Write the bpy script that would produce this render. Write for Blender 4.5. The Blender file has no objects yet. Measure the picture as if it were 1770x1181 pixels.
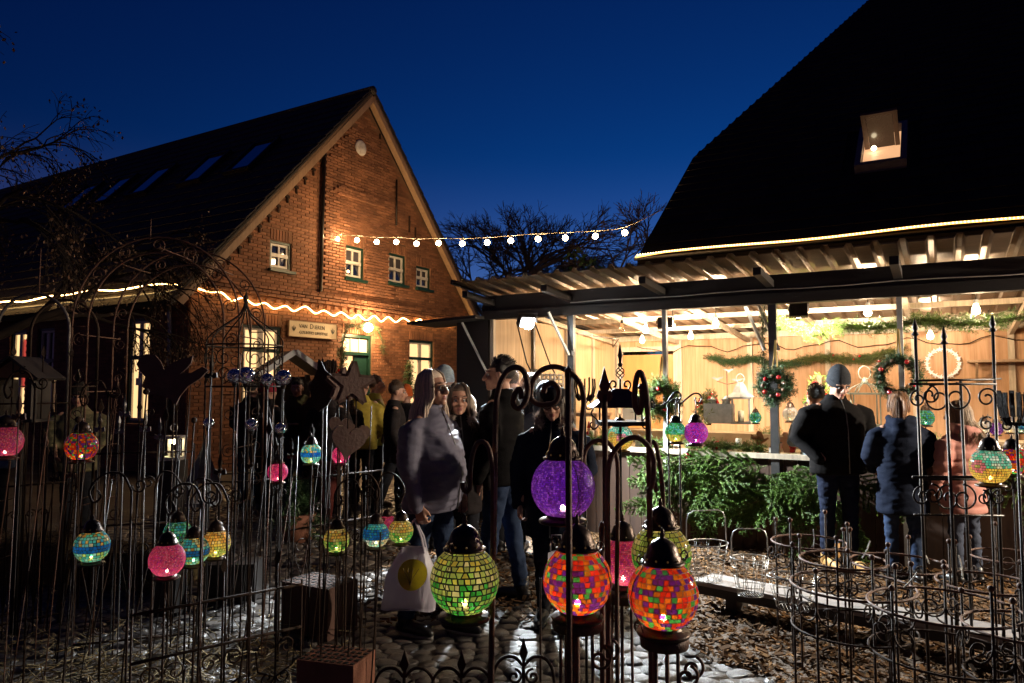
import bpy, math, random
import numpy as np
from mathutils import Vector, Matrix, Euler
PI = math.pi
rnd = random.Random(7)
nrs = np.random.RandomState(11)
C = bpy.context.scene.collection
SC = bpy.context.scene

# ------------------------------------------------------------------ camera
F, CX, CY, HC = 1250.0, 885.0, 590.5, 1.6
PITCH = math.atan(77.5 / F)
cam = bpy.data.cameras.new('camera'); cam.lens = F / 1770 * 36; cam.sensor_width = 36
cam.clip_start = 0.05; cam.clip_end = 600
camo = bpy.data.objects.new('camera', cam); C.objects.link(camo)
camo.location = (0, 0, HC); camo.rotation_euler = (PI / 2 + PITCH, 0, 0)
SC.camera = camo
# ------------------------------------------------------------------ world: the last blue light of dusk
world = bpy.data.worlds.new('World'); SC.world = world; world.use_nodes = True
wn = world.node_tree.nodes; wl = world.node_tree.links
sky = wn.new('ShaderNodeTexSky'); sky.sky_type = 'NISHITA'; sky.sun_disc = False
sky.sun_elevation = math.radians(-5.0); sky.sun_rotation = math.radians(25); sky.ozone_density = 4.0
sky.air_density = 1.0; sky.dust_density = 0.6
tint = wn.new('ShaderNodeMix'); tint.data_type = 'RGBA'; tint.blend_type = 'MULTIPLY'
tint.inputs[0].default_value = 1.0; tint.inputs[7].default_value = (0.10, 0.95, 1.0, 1)
wl.new(sky.outputs[0], tint.inputs[6])
# faint violet town glow hugging the horizon all round
wtc = wn.new('ShaderNodeTexCoord'); wsp = wn.new('ShaderNodeSeparateXYZ'); wl.new(wtc.outputs['Generated'], wsp.inputs[0])
wmr = wn.new('ShaderNodeMapRange'); wmr.inputs[1].default_value = 0.0; wmr.inputs[2].default_value = .32; wmr.inputs[3].default_value = 1.0; wmr.inputs[4].default_value = 0.0; wmr.interpolation_type = 'SMOOTHSTEP'
wl.new(wsp.outputs[2], wmr.inputs[0])
glow = wn.new('ShaderNodeMix'); glow.data_type = 'RGBA'; glow.blend_type = 'ADD'; glow.inputs[7].default_value = (0.012, 0.008, 0.018, 1)
wl.new(wmr.outputs[0], glow.inputs[0]); wl.new(tint.outputs[2], glow.inputs[6]); wl.new(glow.outputs[2], wn['Background'].inputs[0])
wn['Background'].inputs[1].default_value = 3.5
SC.view_settings.view_transform = 'Standard'; SC.view_settings.look = 'None'
SC.view_settings.exposure = 0.55; SC.view_settings.gamma = 1.0; SC.view_settings.use_curve_mapping = False
SC.cycles.use_denoising = True
try: SC.cycles.denoiser = 'OPENIMAGEDENOISE'
except Exception: pass
SC.cycles.max_bounces = 6; SC.cycles.diffuse_bounces = 3; SC.cycles.glossy_bounces = 3
SC.cycles.transmission_bounces = 6; SC.cycles.transparent_max_bounces = 8
SC.cycles.sample_clamp_indirect = 4.0; SC.cycles.caustics_reflective = False; SC.cycles.caustics_refractive = False

# ------------------------------------------------------------------ pixel <-> world measuring helpers
cp, sp_ = math.cos(PITCH), math.sin(PITCH)
def ray(px, py):
    x = (px - CX) / F; z = -(py - CY) / F
    return np.array((x, cp - z * sp_, sp_ + z * cp))
def W(px, py, Y):
    d = ray(px, py); return Vector(tuple(d * (Y / d[1]) + np.array((0, 0, HC))))
def GR(px, py, z=0.0):
    d = ray(px, py); return Vector(tuple(d * ((z - HC) / d[2]) + np.array((0, 0, HC))))
ANG = math.radians(59.3)
U = np.array((math.cos(ANG), math.sin(ANG))); V = np.array((-U[1], U[0]))
HO = np.array((-5.824, 13.0))               # near corner of the brick house: local x runs along U, y along V
SO = np.array((1.74, 7.5))                  # a point on the stall front: local x runs along -V, y along U
def Hl(px, py, plane, val):                 # pixel -> house local point on plane 'x' or 'y' = val
    d = ray(px, py); o = np.array((0, 0)) - HO
    lo = np.array((o @ U, o @ V, HC)); ld = np.array((d[:2] @ U, d[:2] @ V, d[2]))
    i = 0 if plane == 'x' else 1
    t = (val - lo[i]) / ld[i]; return lo + ld * t
def Sl(px, py, plane, val):                 # pixel -> stall local
    d = ray(px, py); o = np.array((0, 0)) - SO
    lo = np.array((o @ -V, o @ U, HC)); ld = np.array((d[:2] @ -V, d[:2] @ U, d[2]))
    i = {'x': 0, 'y': 1, 'z': 2}[plane]
    t = (val - lo[i]) / ld[i]; return lo + ld * t
def Sw(x, y, z=0):                          # stall local -> world
    p = SO + x * -V + y * U; return Vector((p[0], p[1], z))
def Hw(x, y, z=0):
    p = HO + x * U + y * V; return Vector((p[0], p[1], z))
S_ROT = ANG - PI / 2; H_ROT = ANG

# ------------------------------------------------------------------ mesh helpers
class MB:
    def __init__(s): s.v = []; s.f = []; s.m = []; s.n = 0
    def add(s, v, f, m=0):
        o = s.n; v = [tuple(p) for p in v]; s.v += v; s.n += len(v)
        for q in f: s.f.append(tuple(i + o for i in q)); s.m.append(m)
        return s
    def box(s, c, d, rot=None, m=0):
        x, y, z = d[0] / 2, d[1] / 2, d[2] / 2
        vs = [Vector(p) for p in ((-x, -y, -z), (x, -y, -z), (x, y, -z), (-x, y, -z), (-x, -y, z), (x, -y, z), (x, y, z), (-x, y, z))]
        if rot is not None:
            R = rot if isinstance(rot, Matrix) else Euler(rot).to_matrix()
            vs = [R @ p for p in vs]
        c = Vector(c)
        return s.add([p + c for p in vs], [(0, 3, 2, 1), (4, 5, 6, 7), (0, 1, 5, 4), (1, 2, 6, 5), (2, 3, 7, 6), (3, 0, 4, 7)], m)
    def bar(s, a, b, w, h, m=0, up=(0, 0, 1)):
        a, b = Vector(a), Vector(b); d = (b - a); L = d.length; d.normalize()
        upv = Vector(up)
        if abs(d.dot(upv)) > .95: upv = Vector((0, 1, 0))
        x = d.cross(upv).normalized(); z = x.cross(d)
        R = Matrix((x, d, z)).transposed()
        return s.box((a + b) / 2, (w, L, h), R, m)
    def tube(s, pts, r, n=6, m=0, caps=True, round_caps=False):
        P = [np.array(p, float) for p in pts]; k = len(P)
        R = list(r) if hasattr(r, '__len__') else [r] * k
        if round_caps:
            d0 = P[0] - P[1]; d0 /= np.linalg.norm(d0) + 1e-9; d1 = P[-1] - P[-2]; d1 /= np.linalg.norm(d1) + 1e-9
            a, b = R[0], R[-1]
            P = [P[0] + d0 * a * .95, P[0] + d0 * a * .7] + P + [P[-1] + d1 * b * .7, P[-1] + d1 * b * .95]
            R = [a * .3, a * .72] + R + [b * .72, b * .3]; k = len(P)
        T = []
        for i in range(k):
            t = P[min(i + 1, k - 1)] - P[max(i - 1, 0)]; T.append(t / (np.linalg.norm(t) + 1e-9))
        ref = np.array((0, 0, 1.)) if abs(T[0][2]) < .9 else np.array((1., 0, 0))
        x = np.cross(T[0], ref); x /= np.linalg.norm(x)
        vs = []
        ca = [(math.cos(2 * PI * j / n), math.sin(2 * PI * j / n)) for j in range(n)]
        for i in range(k):
            x = x - T[i] * (x @ T[i]); x /= (np.linalg.norm(x) + 1e-9); y = np.cross(T[i], x)
            for c_, s_ in ca: vs.append(P[i] + (x * c_ + y * s_) * R[i])
        fs = [(i * n + j, i * n + (j + 1) % n, (i + 1) * n + (j + 1) % n, (i + 1) * n + j) for i in range(k - 1) for j in range(n)]
        if caps: fs += [tuple(range(n - 1, -1, -1)), tuple((k - 1) * n + j for j in range(n))]
        return s.add(vs, fs, m)
    def lathe(s, prof, n=16, c=(0, 0, 0), m=0, sx=1, sy=1):
        vs = []; k = len(prof)
        for r, z in prof:
            for j in range(n):
                a = 2 * PI * j / n; vs.append((c[0] + r * sx * math.cos(a), c[1] + r * sy * math.sin(a), c[2] + z))
        fs = [(i * n + j, i * n + (j + 1) % n, (i + 1) * n + (j + 1) % n, (i + 1) * n + j) for i in range(k - 1) for j in range(n)]
        fs += [tuple(range(n - 1, -1, -1)), tuple((k - 1) * n + j for j in range(n))]
        return s.add(vs, fs, m)
    def loft(s, rings, n=20, m=0, M=None):      # rings: (cx, cy, z, rx, ry)
        vs = []; k = len(rings)
        for cx, cy, z, rx, ry in rings:
            for j in range(n):
                a = 2 * PI * j / n; vs.append(Vector((cx + rx * math.cos(a), cy + ry * math.sin(a), z)))
        if M is not None: vs = [M @ p for p in vs]
        fs = [(i * n + j, i * n + (j + 1) % n, (i + 1) * n + (j + 1) % n, (i + 1) * n + j) for i in range(k - 1) for j in range(n)]
        fs += [tuple(range(n - 1, -1, -1)), tuple((k - 1) * n + j for j in range(n))]
        return s.add(vs, fs, m)
    def ball(s, c, r, n=12, k=8, m=0, M=None):
        rx, ry, rz = r if hasattr(r, '__len__') else (r, r, r)
        rings = [(c[0], c[1], c[2] - rz * math.cos(PI * (i + .04) / (k + .08)), rx * math.sin(PI * (i + .04) / (k + .08)), ry * math.sin(PI * (i + .04) / (k + .08))) for i in range(k + 1)]
        return s.loft(rings, n, m, M)
    def prism(s, out, d, M=None, m=0):           # outline in x,z, thickness along y
        k = len(out)
        vs = [Vector((x, -d / 2, z)) for x, z in out] + [Vector((x, d / 2, z)) for x, z in out]
        if M is not None: vs = [M @ p for p in vs]
        return s.add(vs, [tuple(range(k)), tuple(range(2 * k - 1, k - 1, -1))] + [(i, k + i, k + (i + 1) % k, (i + 1) % k) for i in range(k)], m)
    def mesh(s, name, mats, smooth=False):
        me = bpy.data.meshes.new(name); me.from_pydata(s.v, [], s.f)
        for q in (mats if isinstance(mats, (list, tuple)) else [mats]): me.materials.append(q)
        if any(s.m): me.polygons.foreach_set('material_index', s.m)
        if smooth: me.polygons.foreach_set('use_smooth', [True] * len(me.polygons))
        me.update(); return me
    def build(s, name, mats, parent=None, smooth=False, loc=None, rz=0):
        return link(name, s.mesh(name, mats, smooth), parent, loc, rz)
def link(name, me, parent=None, loc=None, rz=0):
    o = bpy.data.objects.new(name, me); C.objects.link(o)
    if parent is not None: o.parent = parent
    if loc is not None: o.location = loc
    if rz: o.rotation_euler = (0, 0, rz)
    return o
def tag(o, label=None, cat=None, group=None, kind=None):
    if label: o['label'] = label
    if cat: o['category'] = cat
    if group: o['group'] = group
    if kind: o['kind'] = kind
    return o
def thing(name, label, cat, loc=(0, 0, 0), rz=0, group=None):
    o = bpy.data.objects.new(name, None); C.objects.link(o); o.empty_display_size = .1
    o.location = loc; o.rotation_euler = (0, 0, rz); return tag(o, label, cat, group)
def tube_part(name, pts, r, mat, parent, n=6, smooth=True):
    return MB().tube(pts, r, n).build(name, mat, parent, smooth)
def copy_tree(o, parent=None):
    c = o.copy(); C.objects.link(c)
    if parent is not None: c.parent = parent; c.matrix_parent_inverse = o.matrix_parent_inverse.copy()
    for ch in list(o.children): copy_tree(ch, c)
    return c
def scatter(name, tv, tf, mats4, mat, parent=None, smooth=False):
    """one joined mesh of many placed copies of a small template (real geometry, too many to count)"""
    tv = np.asarray(tv, float); n = len(tv); M = np.asarray(mats4, float)
    vs = np.einsum('kij,nj->kni', M[:, :3, :3], tv) + M[:, None, :3, 3]
    vs = vs.reshape(-1, 3); fs = []
    for q in tf:
        fs.append(np.asarray(q)[None, :] + (np.arange(len(M)) * n)[:, None])
    faces = []
    for a in fs: faces += a.tolist()
    me = bpy.data.meshes.new(name); me.from_pydata(vs.tolist(), [], faces); me.materials.append(mat)
    if smooth: me.polygons.foreach_set('use_smooth', [True] * len(me.polygons))
    me.update(); return link(name, me, parent)
def TRS(loc, rot, sc):
    return np.array(Matrix.LocRotScale(Vector(loc), Euler(rot), Vector(sc if hasattr(sc, '__len__') else (sc, sc, sc))))
BOXV = [(-.5, -.5, -.5), (.5, -.5, -.5), (.5, .5, -.5), (-.5, .5, -.5), (-.5, -.5, .5), (.5, -.5, .5), (.5, .5, .5), (-.5, .5, .5)]
BOXF = [(0, 3, 2, 1), (4, 5, 6, 7), (0, 1, 5, 4), (1, 2, 6, 5), (2, 3, 7, 6), (3, 0, 4, 7)]

# ------------------------------------------------------------------ materials
def mat(name, col, rough=.6, metal=0., col2=None, scale=6., var=.35, bump=0., bscale=40., island=0., stretch=(1, 1, 1), spec=.5, wave=None, rvar=0.):
    m = bpy.data.materials.new(name); m.use_nodes = True; nt = m.node_tree; N, L = nt.nodes, nt.links
    b = N['Principled BSDF']; b.inputs['Roughness'].default_value = rough; b.inputs['Metallic'].default_value = metal
    b.inputs['Specular IOR Level'].default_value = spec
    tc = N.new('ShaderNodeTexCoord'); mp = N.new('ShaderNodeMapping'); mp.inputs['Scale'].default_value = stretch
    L.new(tc.outputs['Object'], mp.inputs[0])
    col2 = col2 or tuple(c * .55 for c in col)
    nz = N.new('ShaderNodeTexNoise'); nz.inputs['Scale'].default_value = scale; nz.inputs['Detail'].default_value = 6; nz.inputs['Roughness'].default_value = .65
    L.new(mp.outputs[0], nz.inputs[0])
    rp = N.new('ShaderNodeValToRGB'); rp.color_ramp.elements[0].position = .5 - var / 2 - .02; rp.color_ramp.elements[1].position = .5 + var / 2 + .02
    rp.color_ramp.elements[0].color = (*col2, 1); rp.color_ramp.elements[1].color = (*col, 1)
    L.new(nz.outputs[0], rp.inputs[0]); out = rp.outputs[0]
    if wave:
        wv = N.new('ShaderNodeTexWave'); wv.inputs['Scale'].default_value = wave[0]; wv.inputs['Distortion'].default_value = wave[1]; wv.inputs['Detail'].default_value = 3
        wv.bands_direction = wave[2]; L.new(mp.outputs[0], wv.inputs[0])
        mx = N.new('ShaderNodeMix'); mx.data_type = 'RGBA'; mx.blend_type = 'MIX'; L.new(wv.outputs[1], mx.inputs[0])
        mx.inputs[7].default_value = (*wave[3], 1); L.new(out, mx.inputs[6]); out = mx.outputs[2]
    if island:
        g = N.new('ShaderNodeNewGeometry'); oi = N.new('ShaderNodeObjectInfo'); ad = N.new('ShaderNodeMath'); ad.operation = 'ADD'
        L.new(g.outputs['Random Per Island'], ad.inputs[0]); L.new(oi.outputs['Random'], ad.inputs[1])
        fr = N.new('ShaderNodeMath'); fr.operation = 'FRACT'; L.new(ad.outputs[0], fr.inputs[0])
        mr = N.new('ShaderNodeMapRange'); mr.inputs[3].default_value = 1 - island; mr.inputs[4].default_value = 1 + island * .7; L.new(fr.outputs[0], mr.inputs[0])
        mu = N.new('ShaderNodeMix'); mu.data_type = 'RGBA'; mu.blend_type = 'MULTIPLY'; mu.inputs[0].default_value = 1
        L.new(out, mu.inputs[6]); L.new(mr.outputs[0], mu.inputs[7]); out = mu.outputs[2]
    L.new(out, b.inputs['Base Color'])
    if rvar:
        mr2 = N.new('ShaderNodeMapRange'); mr2.inputs[1].default_value = .3; mr2.inputs[2].default_value = .7
        mr2.inputs[3].default_value = max(.05, rough - rvar); mr2.inputs[4].default_value = min(1, rough + rvar)
        L.new(nz.outputs[0], mr2.inputs[0]); L.new(mr2.outputs[0], b.inputs['Roughness'])
    if bump:
        n2 = N.new('ShaderNodeTexNoise'); n2.inputs['Scale'].default_value = bscale; n2.inputs['Detail'].default_value = 5; L.new(mp.outputs[0], n2.inputs[0])
        bp = N.new('ShaderNodeBump'); bp.inputs['Strength'].default_value = bump; bp.inputs['Distance'].default_value = .02
        L.new(n2.outputs[0], bp.inputs['Height']); L.new(bp.outputs[0], b.inputs['Normal'])
    return m
def emit(name, col, strength, base=(.8, .8, .8)):
    m = bpy.data.materials.new(name); m.use_nodes = True; b = m.node_tree.nodes['Principled BSDF']
    b.inputs['Base Color'].default_value = (*base, 1); b.inputs['Emission Color'].default_value = (*col, 1); b.inputs['Emission Strength'].default_value = strength
    return m
def stained(name, col, tr=.75):
    """stained glass: lets light through diffusely, with a polished face"""
    m = bpy.data.materials.new(name); m.use_nodes = True; N, L = m.node_tree.nodes, m.node_tree.links
    b = N['Principled BSDF']; b.inputs['Base Color'].default_value = (*[c * .35 for c in col], 1); b.inputs['Roughness'].default_value = .12
    t = N.new('ShaderNodeBsdfTranslucent'); mx = N.new('ShaderNodeMixShader'); mx.inputs[0].default_value = tr
    tc = N.new('ShaderNodeTexCoord'); nz = N.new('ShaderNodeTexNoise'); nz.inputs['Scale'].default_value = 30; L.new(tc.outputs['Object'], nz.inputs[0])
    g = N.new('ShaderNodeNewGeometry'); oi = N.new('ShaderNodeObjectInfo'); ad = N.new('ShaderNodeMath'); ad.operation = 'ADD'
    L.new(g.outputs['Random Per Island'], ad.inputs[0]); L.new(oi.outputs['Random'], ad.inputs[1])
    fr = N.new('ShaderNodeMath'); fr.operation = 'FRACT'; L.new(ad.outputs[0], fr.inputs[0])
    a2 = N.new('ShaderNodeMath'); a2.operation = 'ADD'; L.new(fr.outputs[0], a2.inputs[0]); L.new(nz.outputs[0], a2.inputs[1])
    mr = N.new('ShaderNodeMapRange'); mr.inputs[1].default_value = .3; mr.inputs[2].default_value = 1.6; mr.inputs[3].default_value = .45; mr.inputs[4].default_value = 1.15
    L.new(a2.outputs[0], mr.inputs[0])
    mu = N.new('ShaderNodeMix'); mu.data_type = 'RGBA'; mu.blend_type = 'MULTIPLY'; mu.inputs[0].default_value = 1; mu.inputs[6].default_value = (*col, 1)
    L.new(mr.outputs[0], mu.inputs[7]); L.new(mu.outputs[2], t.inputs[0])
    tp = N.new('ShaderNodeBsdfTransparent'); L.new(mu.outputs[2], tp.inputs[0]); m2 = N.new('ShaderNodeMixShader'); m2.inputs[0].default_value = .20
    L.new(b.outputs[0], mx.inputs[1]); L.new(t.outputs[0], mx.inputs[2]); L.new(mx.outputs[0], m2.inputs[1]); L.new(tp.outputs[0], m2.inputs[2]); L.new(m2.outputs[0], N['Material Output'].inputs[0])
    return m
def glass(name, col=(1, 1, 1), rough=.02, ior=1.45):
    m = bpy.data.materials.new(name); m.use_nodes = True; b = m.node_tree.nodes['Principled BSDF']
    b.inputs['Base Color'].default_value = (*col, 1); b.inputs['Transmission Weight'].default_value = 1; b.inputs['Roughness'].default_value = rough; b.inputs['IOR'].default_value = ior
    return m
def clear_lens(name):
    m = bpy.data.materials.new(name); m.use_nodes = True; N, L = m.node_tree.nodes, m.node_tree.links
    g = N.new('ShaderNodeBsdfGlossy'); g.inputs['Roughness'].default_value = .03; t = N.new('ShaderNodeBsdfTransparent'); mx = N.new('ShaderNodeMixShader'); mx.inputs[0].default_value = .07
    L.new(t.outputs[0], mx.inputs[1]); L.new(g.outputs[0], mx.inputs[2]); L.new(mx.outputs[0], N['Material Output'].inputs[0]); return m
def plight(name, loc, power, col, r=.03, parent=None):
    l = bpy.data.lights.new(name, 'POINT'); l.energy = power; l.color = col; l.shadow_soft_size = r
    o = bpy.data.objects.new(name, l); C.objects.link(o); o.location = loc
    if parent is not None: o.parent = parent
    return o
def slight(name, loc, target, power, col, ang, blend=.5, r=.05, parent=None):
    l = bpy.data.lights.new(name, 'SPOT'); l.energy = power; l.color = col; l.spot_size = math.radians(ang); l.spot_blend = blend; l.shadow_soft_size = r
    o = bpy.data.objects.new(name, l); C.objects.link(o); o.location = loc
    o.rotation_euler = (Vector(target) - Vector(loc)).to_track_quat('-Z', 'Y').to_euler()
    if parent is not None: o.parent = parent
    return o
WARM = (1.0, .63, .30); COOL = (.86, .95, 1.0)

brick_m = mat('brick_clay', (.33, .145, .072), .85, col2=(.18, .08, .045), scale=1.3, island=.34, bump=.2, bscale=60)
mortar_m = mat('lime_mortar', (.24, .13, .075), .95, scale=3, bump=.3)
tile_m = mat('dark_roof_tile', (.035, .028, .026), .8, scale=2, island=.3, bump=.2)
tan_wood = mat('tan_bargeboard', (.42, .27, .16), .6, scale=4, stretch=(6, 6, .6), var=.5)
green_paint = mat('dark_green_paint', (.012, .05, .035), .4, scale=5)
white_paint = mat('white_paint', (.75, .73, .68), .5, scale=5, var=.5, col2=(.62, .60, .55))
black_iron = mat('black_iron', (.03, .022, .018), .5, .6, scale=20, bump=.2, bscale=120)
rust_iron = mat('rusty_iron', (.15, .062, .032), .66, .2, col2=(.05, .024, .016), scale=30, bump=.3, bscale=150, rvar=.15)
dark_rust = mat('dark_rusted_iron', (.05, .026, .016), .75, .0, spec=.2, col2=(.02, .012, .008), scale=26, bump=.3, bscale=140, rvar=.15)
rust_sheet = mat('rusted_sheet_steel', (.16, .085, .06), .7, .2, col2=(.07, .035, .025), scale=14, var=.6, bump=.15)
rust_pale = mat('pale_rust_sheet', (.17, .105, .08), .6, .15, col2=(.17, .10, .08), scale=18, var=.35, bump=.2, bscale=60)
dark_wood = mat('dark_stained_timber', (.022, .014, .010), .65, scale=3, stretch=(1, 1, 12), bump=.15)
zinc = mat('weathered_zinc', (.34, .36, .37), .45, .7, scale=12, var=.5, bump=.1)
chrome = mat('galvanised_wire', (.5, .48, .45), .35, .9, scale=12)
clay_block = mat('perforated_clay_block', (.30, .12, .07), .85, col2=(.21, .08, .045), scale=5, bump=.3, bscale=60)
# ------------------------------------------------------------------ ground
earth_m = mat('damp_earth', (.075, .055, .042), .7, col2=(.035, .026, .02), scale=1.2, bump=.5, bscale=18, rvar=.25)
cobble_m = mat('wet_cobble_stone', (.12, .10, .085), .40, col2=(.05, .043, .04), scale=14, island=.55, bump=.5, bscale=38, rvar=.16, spec=.6)
chip_m = mat('wood_chip', (.20, .105, .042), .95, spec=.08, col2=(.06, .032, .016), scale=5, island=.75)
leaf_m = mat('fallen_leaf_litter', (.12, .06, .026), .9, spec=.1, col2=(.05, .03, .015), scale=5, island=.8)
straw_m = mat('straw', (.22, .155, .06), .8, col2=(.11, .075, .03), scale=5, island=.6)

gm = MB(); n = 60
for i in range(n + 1):
    for j in range(n + 1):
        x = -60 + 120 * i / n; y = -6 + 120 * j / n; gm.v.append((x, y, -.006))
gm.n = len(gm.v)
for i in range(n):
    for j in range(n):
        a = i * (n + 1) + j; gm.f.append((a, a + n + 1, a + n + 2, a + 1)); gm.m.append(0)
ground = tag(gm.build('ground', earth_m), kind='structure')

A_, B_ = GR(1195, 1075), GR(1395, 1181)
def in_mulch(x, y):
    # right of the cobble edge that runs from beside the stall towards the camera
    e = 1.02 + (y - 4.7) * -.42 if y < 5.0 else .88 - (y - 5.0) * .32
    return x > e + .07 * math.sin(y * 5) + .05 * math.sin(y * 11 + 1)
# cobbles: domed stones bedded in the earth, in wavering rows
def cobble_template(seed):
    r = random.Random(seed); k = 7; vs = []; base = [1 + r.uniform(-.13, .13) for _ in range(k)]
    for sc, z in ((1, -.5), (.99, .22), (.80, .43)):
        for j in range(k):
            a = 2 * PI * (j + .5) / k; e = max(abs(math.cos(a)), abs(math.sin(a))) ** -.55
            vs.append((.5 * sc * base[j] * e * math.cos(a), .5 * sc * base[j] * e * math.sin(a), z + r.uniform(-.05, .05)))
    vs.append((r.uniform(-.1, .1), r.uniform(-.1, .1), .5))
    fs = []
    for i in range(2):
        for j in range(k): fs.append((i * k + j, i * k + (j + 1) % k, (i + 1) * k + (j + 1) % k, (i + 1) * k + j))
    for j in range(k): fs.append((2 * k + j, 2 * k + (j + 1) % k, 3 * k))
    return vs, fs
cob_t = [cobble_template(i) for i in range(4)]
cob_me = []
for v, f in cob_t:
    m_ = MB(); m_.add(v, f); cob_me.append(m_.mesh('cobble', cobble_m, True))
spots = []
y = 2.6; row = 0
while y < 11.5:
    dep = rnd.uniform(.088, .112); x = -4.6 + rnd.uniform(0, .1)
    while x < 2.1:
        w = rnd.uniform(.10, .165)
        yy = y + .05 * math.sin(x * 1.7 + row * .3) + rnd.uniform(-.012, .012)
        if not in_mulch(x, yy) and not (x < -2.2 and yy > 2.5 and yy < 4.4 and rnd.random() < .75) and rnd.random() > .02:
            spots.append((x + w / 2, yy, w * 1.07, dep * 1.13))
        x += w
    y += dep; row += 1
def vis(p):
    px = CX + F * p[0] / p[1]; return p[1] > 3.85 and 380 < px < 1300
spots.sort(key=lambda p: (not vis(p), p[1]))
pave = tag(bpy.data.objects.new('cobbled_yard', None), kind='structure'); C.objects.link(pave)
mats4 = [[], [], [], []]
for i, (x, y, w, d) in enumerate(spots):
    h = rnd.uniform(.05, .07); z = -.016 + rnd.uniform(-.008, .006); rot = (rnd.uniform(-.07, .07), rnd.uniform(-.07, .07), rnd.uniform(-.15, .15)); k = rnd.randrange(4)
    if i < 290:
        o = link('cobble', cob_me[k], pave); o.location = (x, y, z); o.rotation_euler = rot; o.scale = (w, d, h)
    else: mats4[k].append(TRS((x, y, z), rot, (w, d, h)))
for k in range(4):
    o = scatter('cobble_field', cob_t[k][0], cob_t[k][1], mats4[k], cobble_m, pave, True); tag(o, kind='stuff')
# mulch: bark chips and leaves
def chips(n, fn, sz, m, name, zr=(.0, .03), tmpl=None):
    ms = []
    while len(ms) < n:
        p = fn()
        if p is None: continue
        s = rnd.uniform(*sz)
        ms.append(TRS((p[0], p[1], rnd.uniform(*zr)), (rnd.uniform(-.5, .5), rnd.uniform(-.5, .5), rnd.uniform(0, 6.3)), (s, s * rnd.uniform(.25, .6), s * .14)))
    return tag(scatter(name, BOXV, BOXF, ms, m), kind='stuff')
def mulch_pt():
    y = 3.2 + 5.2 * rnd.random() ** 1.3; x = rnd.uniform(.2, 4.6)
    if not in_mulch(x, y): return None
    q = np.array((x, y)) - SO
    if q @ U > -.02: return None
    return x, y
chips(20000, mulch_pt, (.014, .046), chip_m, 'wood_chip_mulch')
chips(3000, mulch_pt, (.03, .07), leaf_m, 'leaf_litter', (.01, .045))
def litter_pt():
    y = rnd.uniform(4.9, 9.5); x = rnd.gauss(-.1, .7)
    return None if in_mulch(x, y) else (x, y)
chips(1500, litter_pt, (.025, .06), leaf_m, 'leaf_litter', (.035, .055))
mul = MB(); 
for i in range(40):
    y = 3.0 + i * .14
# a slightly raised mulch bed under the chips
k = 44; vs = []; fs = []
for i in range(k + 1):
    y = 3.0 + 5.6 * i / k; e = (1.02 + (y - 4.7) * -.42 if y < 5.0 else .88 - (y - 5.0) * .32) + .07 * math.sin(y * 5) + .05 * math.sin(y * 11 + 1)
    vs += [(e, y, -.012), (e + .1, y, .012), (e + 5.5, y, .012)]
for i in range(k):
    for j in range(2): a = i * 3 + j; fs.append((a, a + 1, a + 4, a + 3))
mul.add(vs, fs); tag(mul.build('mulch_bed', mat('bark_mulch_soil', (.12, .07, .035), .85, col2=(.05, .03, .017), scale=40, bump=.6, bscale=60)), kind='structure')

# ------------------------------------------------------------------ brick farmhouse
house = thing('brick_house', 'red brick farmhouse with a steep gable, lit windows and a dark tiled roof', 'house', (HO[0], HO[1], 0), H_ROT)
WID, LEN, EZ, AX, AZ = 9.2, 20.0, 3.45, 4.58, 8.36
ops = {'W1': (1.78, 3.99, 2.35, 4.58), 'W2': (3.92, 4.08, 4.56, 4.84), 'W3': (5.43, 4.15, 6.1, 4.9), 'W4': (6.53, 4.15, 7.14, 4.73),
       'L1': (1.17, .85, 2.12, 2.81), 'D': (3.87, 0, 4.86, 2.80), 'L3': (6.27, .85, 7.3, 2.79)}
outline = [(0, 0), (WID, 0), (WID, EZ), (AX, AZ), (0, EZ)]
def clip_conv(poly, out):
    res = poly
    for i in range(len(out)):
        (x0, z0), (x1, z1) = out[i], out[(i + 1) % len(out)]; nw = []
        f = lambda p: (x1 - x0) * (p[1] - z0) - (z1 - z0) * (p[0] - x0)
        for j in range(len(res)):
            a, b = res[j], res[(j + 1) % len(res)]; fa, fb = f(a), f(b)
            if fa >= 0: nw.append(a)
            if fa * fb < 0: t = fa / (fa - fb); nw.append((a[0] + t * (b[0] - a[0]), a[1] + t * (b[1] - a[1])))
        res = nw
        if len(res) < 3: return []
    return res
def wall_sheet(out, rects, to3, depth):
    mb = MB(); xs = sorted({p[0] for p in out} | {r[0] for r in rects} | {r[2] for r in rects}); zs = sorted({p[1] for p in out} | {r[1] for r in rects} | {r[3] for r in rects})
    for i in range(len(xs) - 1):
        for j in range(len(zs) - 1):
            cx, cz = (xs[i] + xs[i + 1]) / 2, (zs[j] + zs[j + 1]) / 2
            if any(r[0] < cx < r[2] and r[1] < cz < r[3] for r in rects): continue
            p = clip_conv([(xs[i], zs[j]), (xs[i + 1], zs[j]), (xs[i + 1], zs[j + 1]), (xs[i], zs[j + 1])], out)
            if p: mb.add([to3(x, z, 0) for x, z in p], [tuple(range(len(p)))])
    for x0, z0, x1, z1 in rects:
        for (a, b), (c, d) in (((x0, z0), (x0, z1)), ((x0, z1), (x1, z1)), ((x1, z1), (x1, z0)), ((x1, z0), (x0, z0))):
            mb.add([to3(a, b, 0), to3(c, d, 0), to3(c, d, depth), to3(a, b, depth)], [(0, 1, 2, 3)])
    return mb
gable = wall_sheet(outline, list(ops.values()), lambda x, z, d: (x, d, z), .14).build('gable_wall', mortar_m, house)
side_ops = [(1.15, .9, 1.87, 2.9), (4.5, .9, 5.2, 2.85), (5.65, .9, 6.35, 2.85), (8.0, .9, 8.8, 2.85)]
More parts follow.
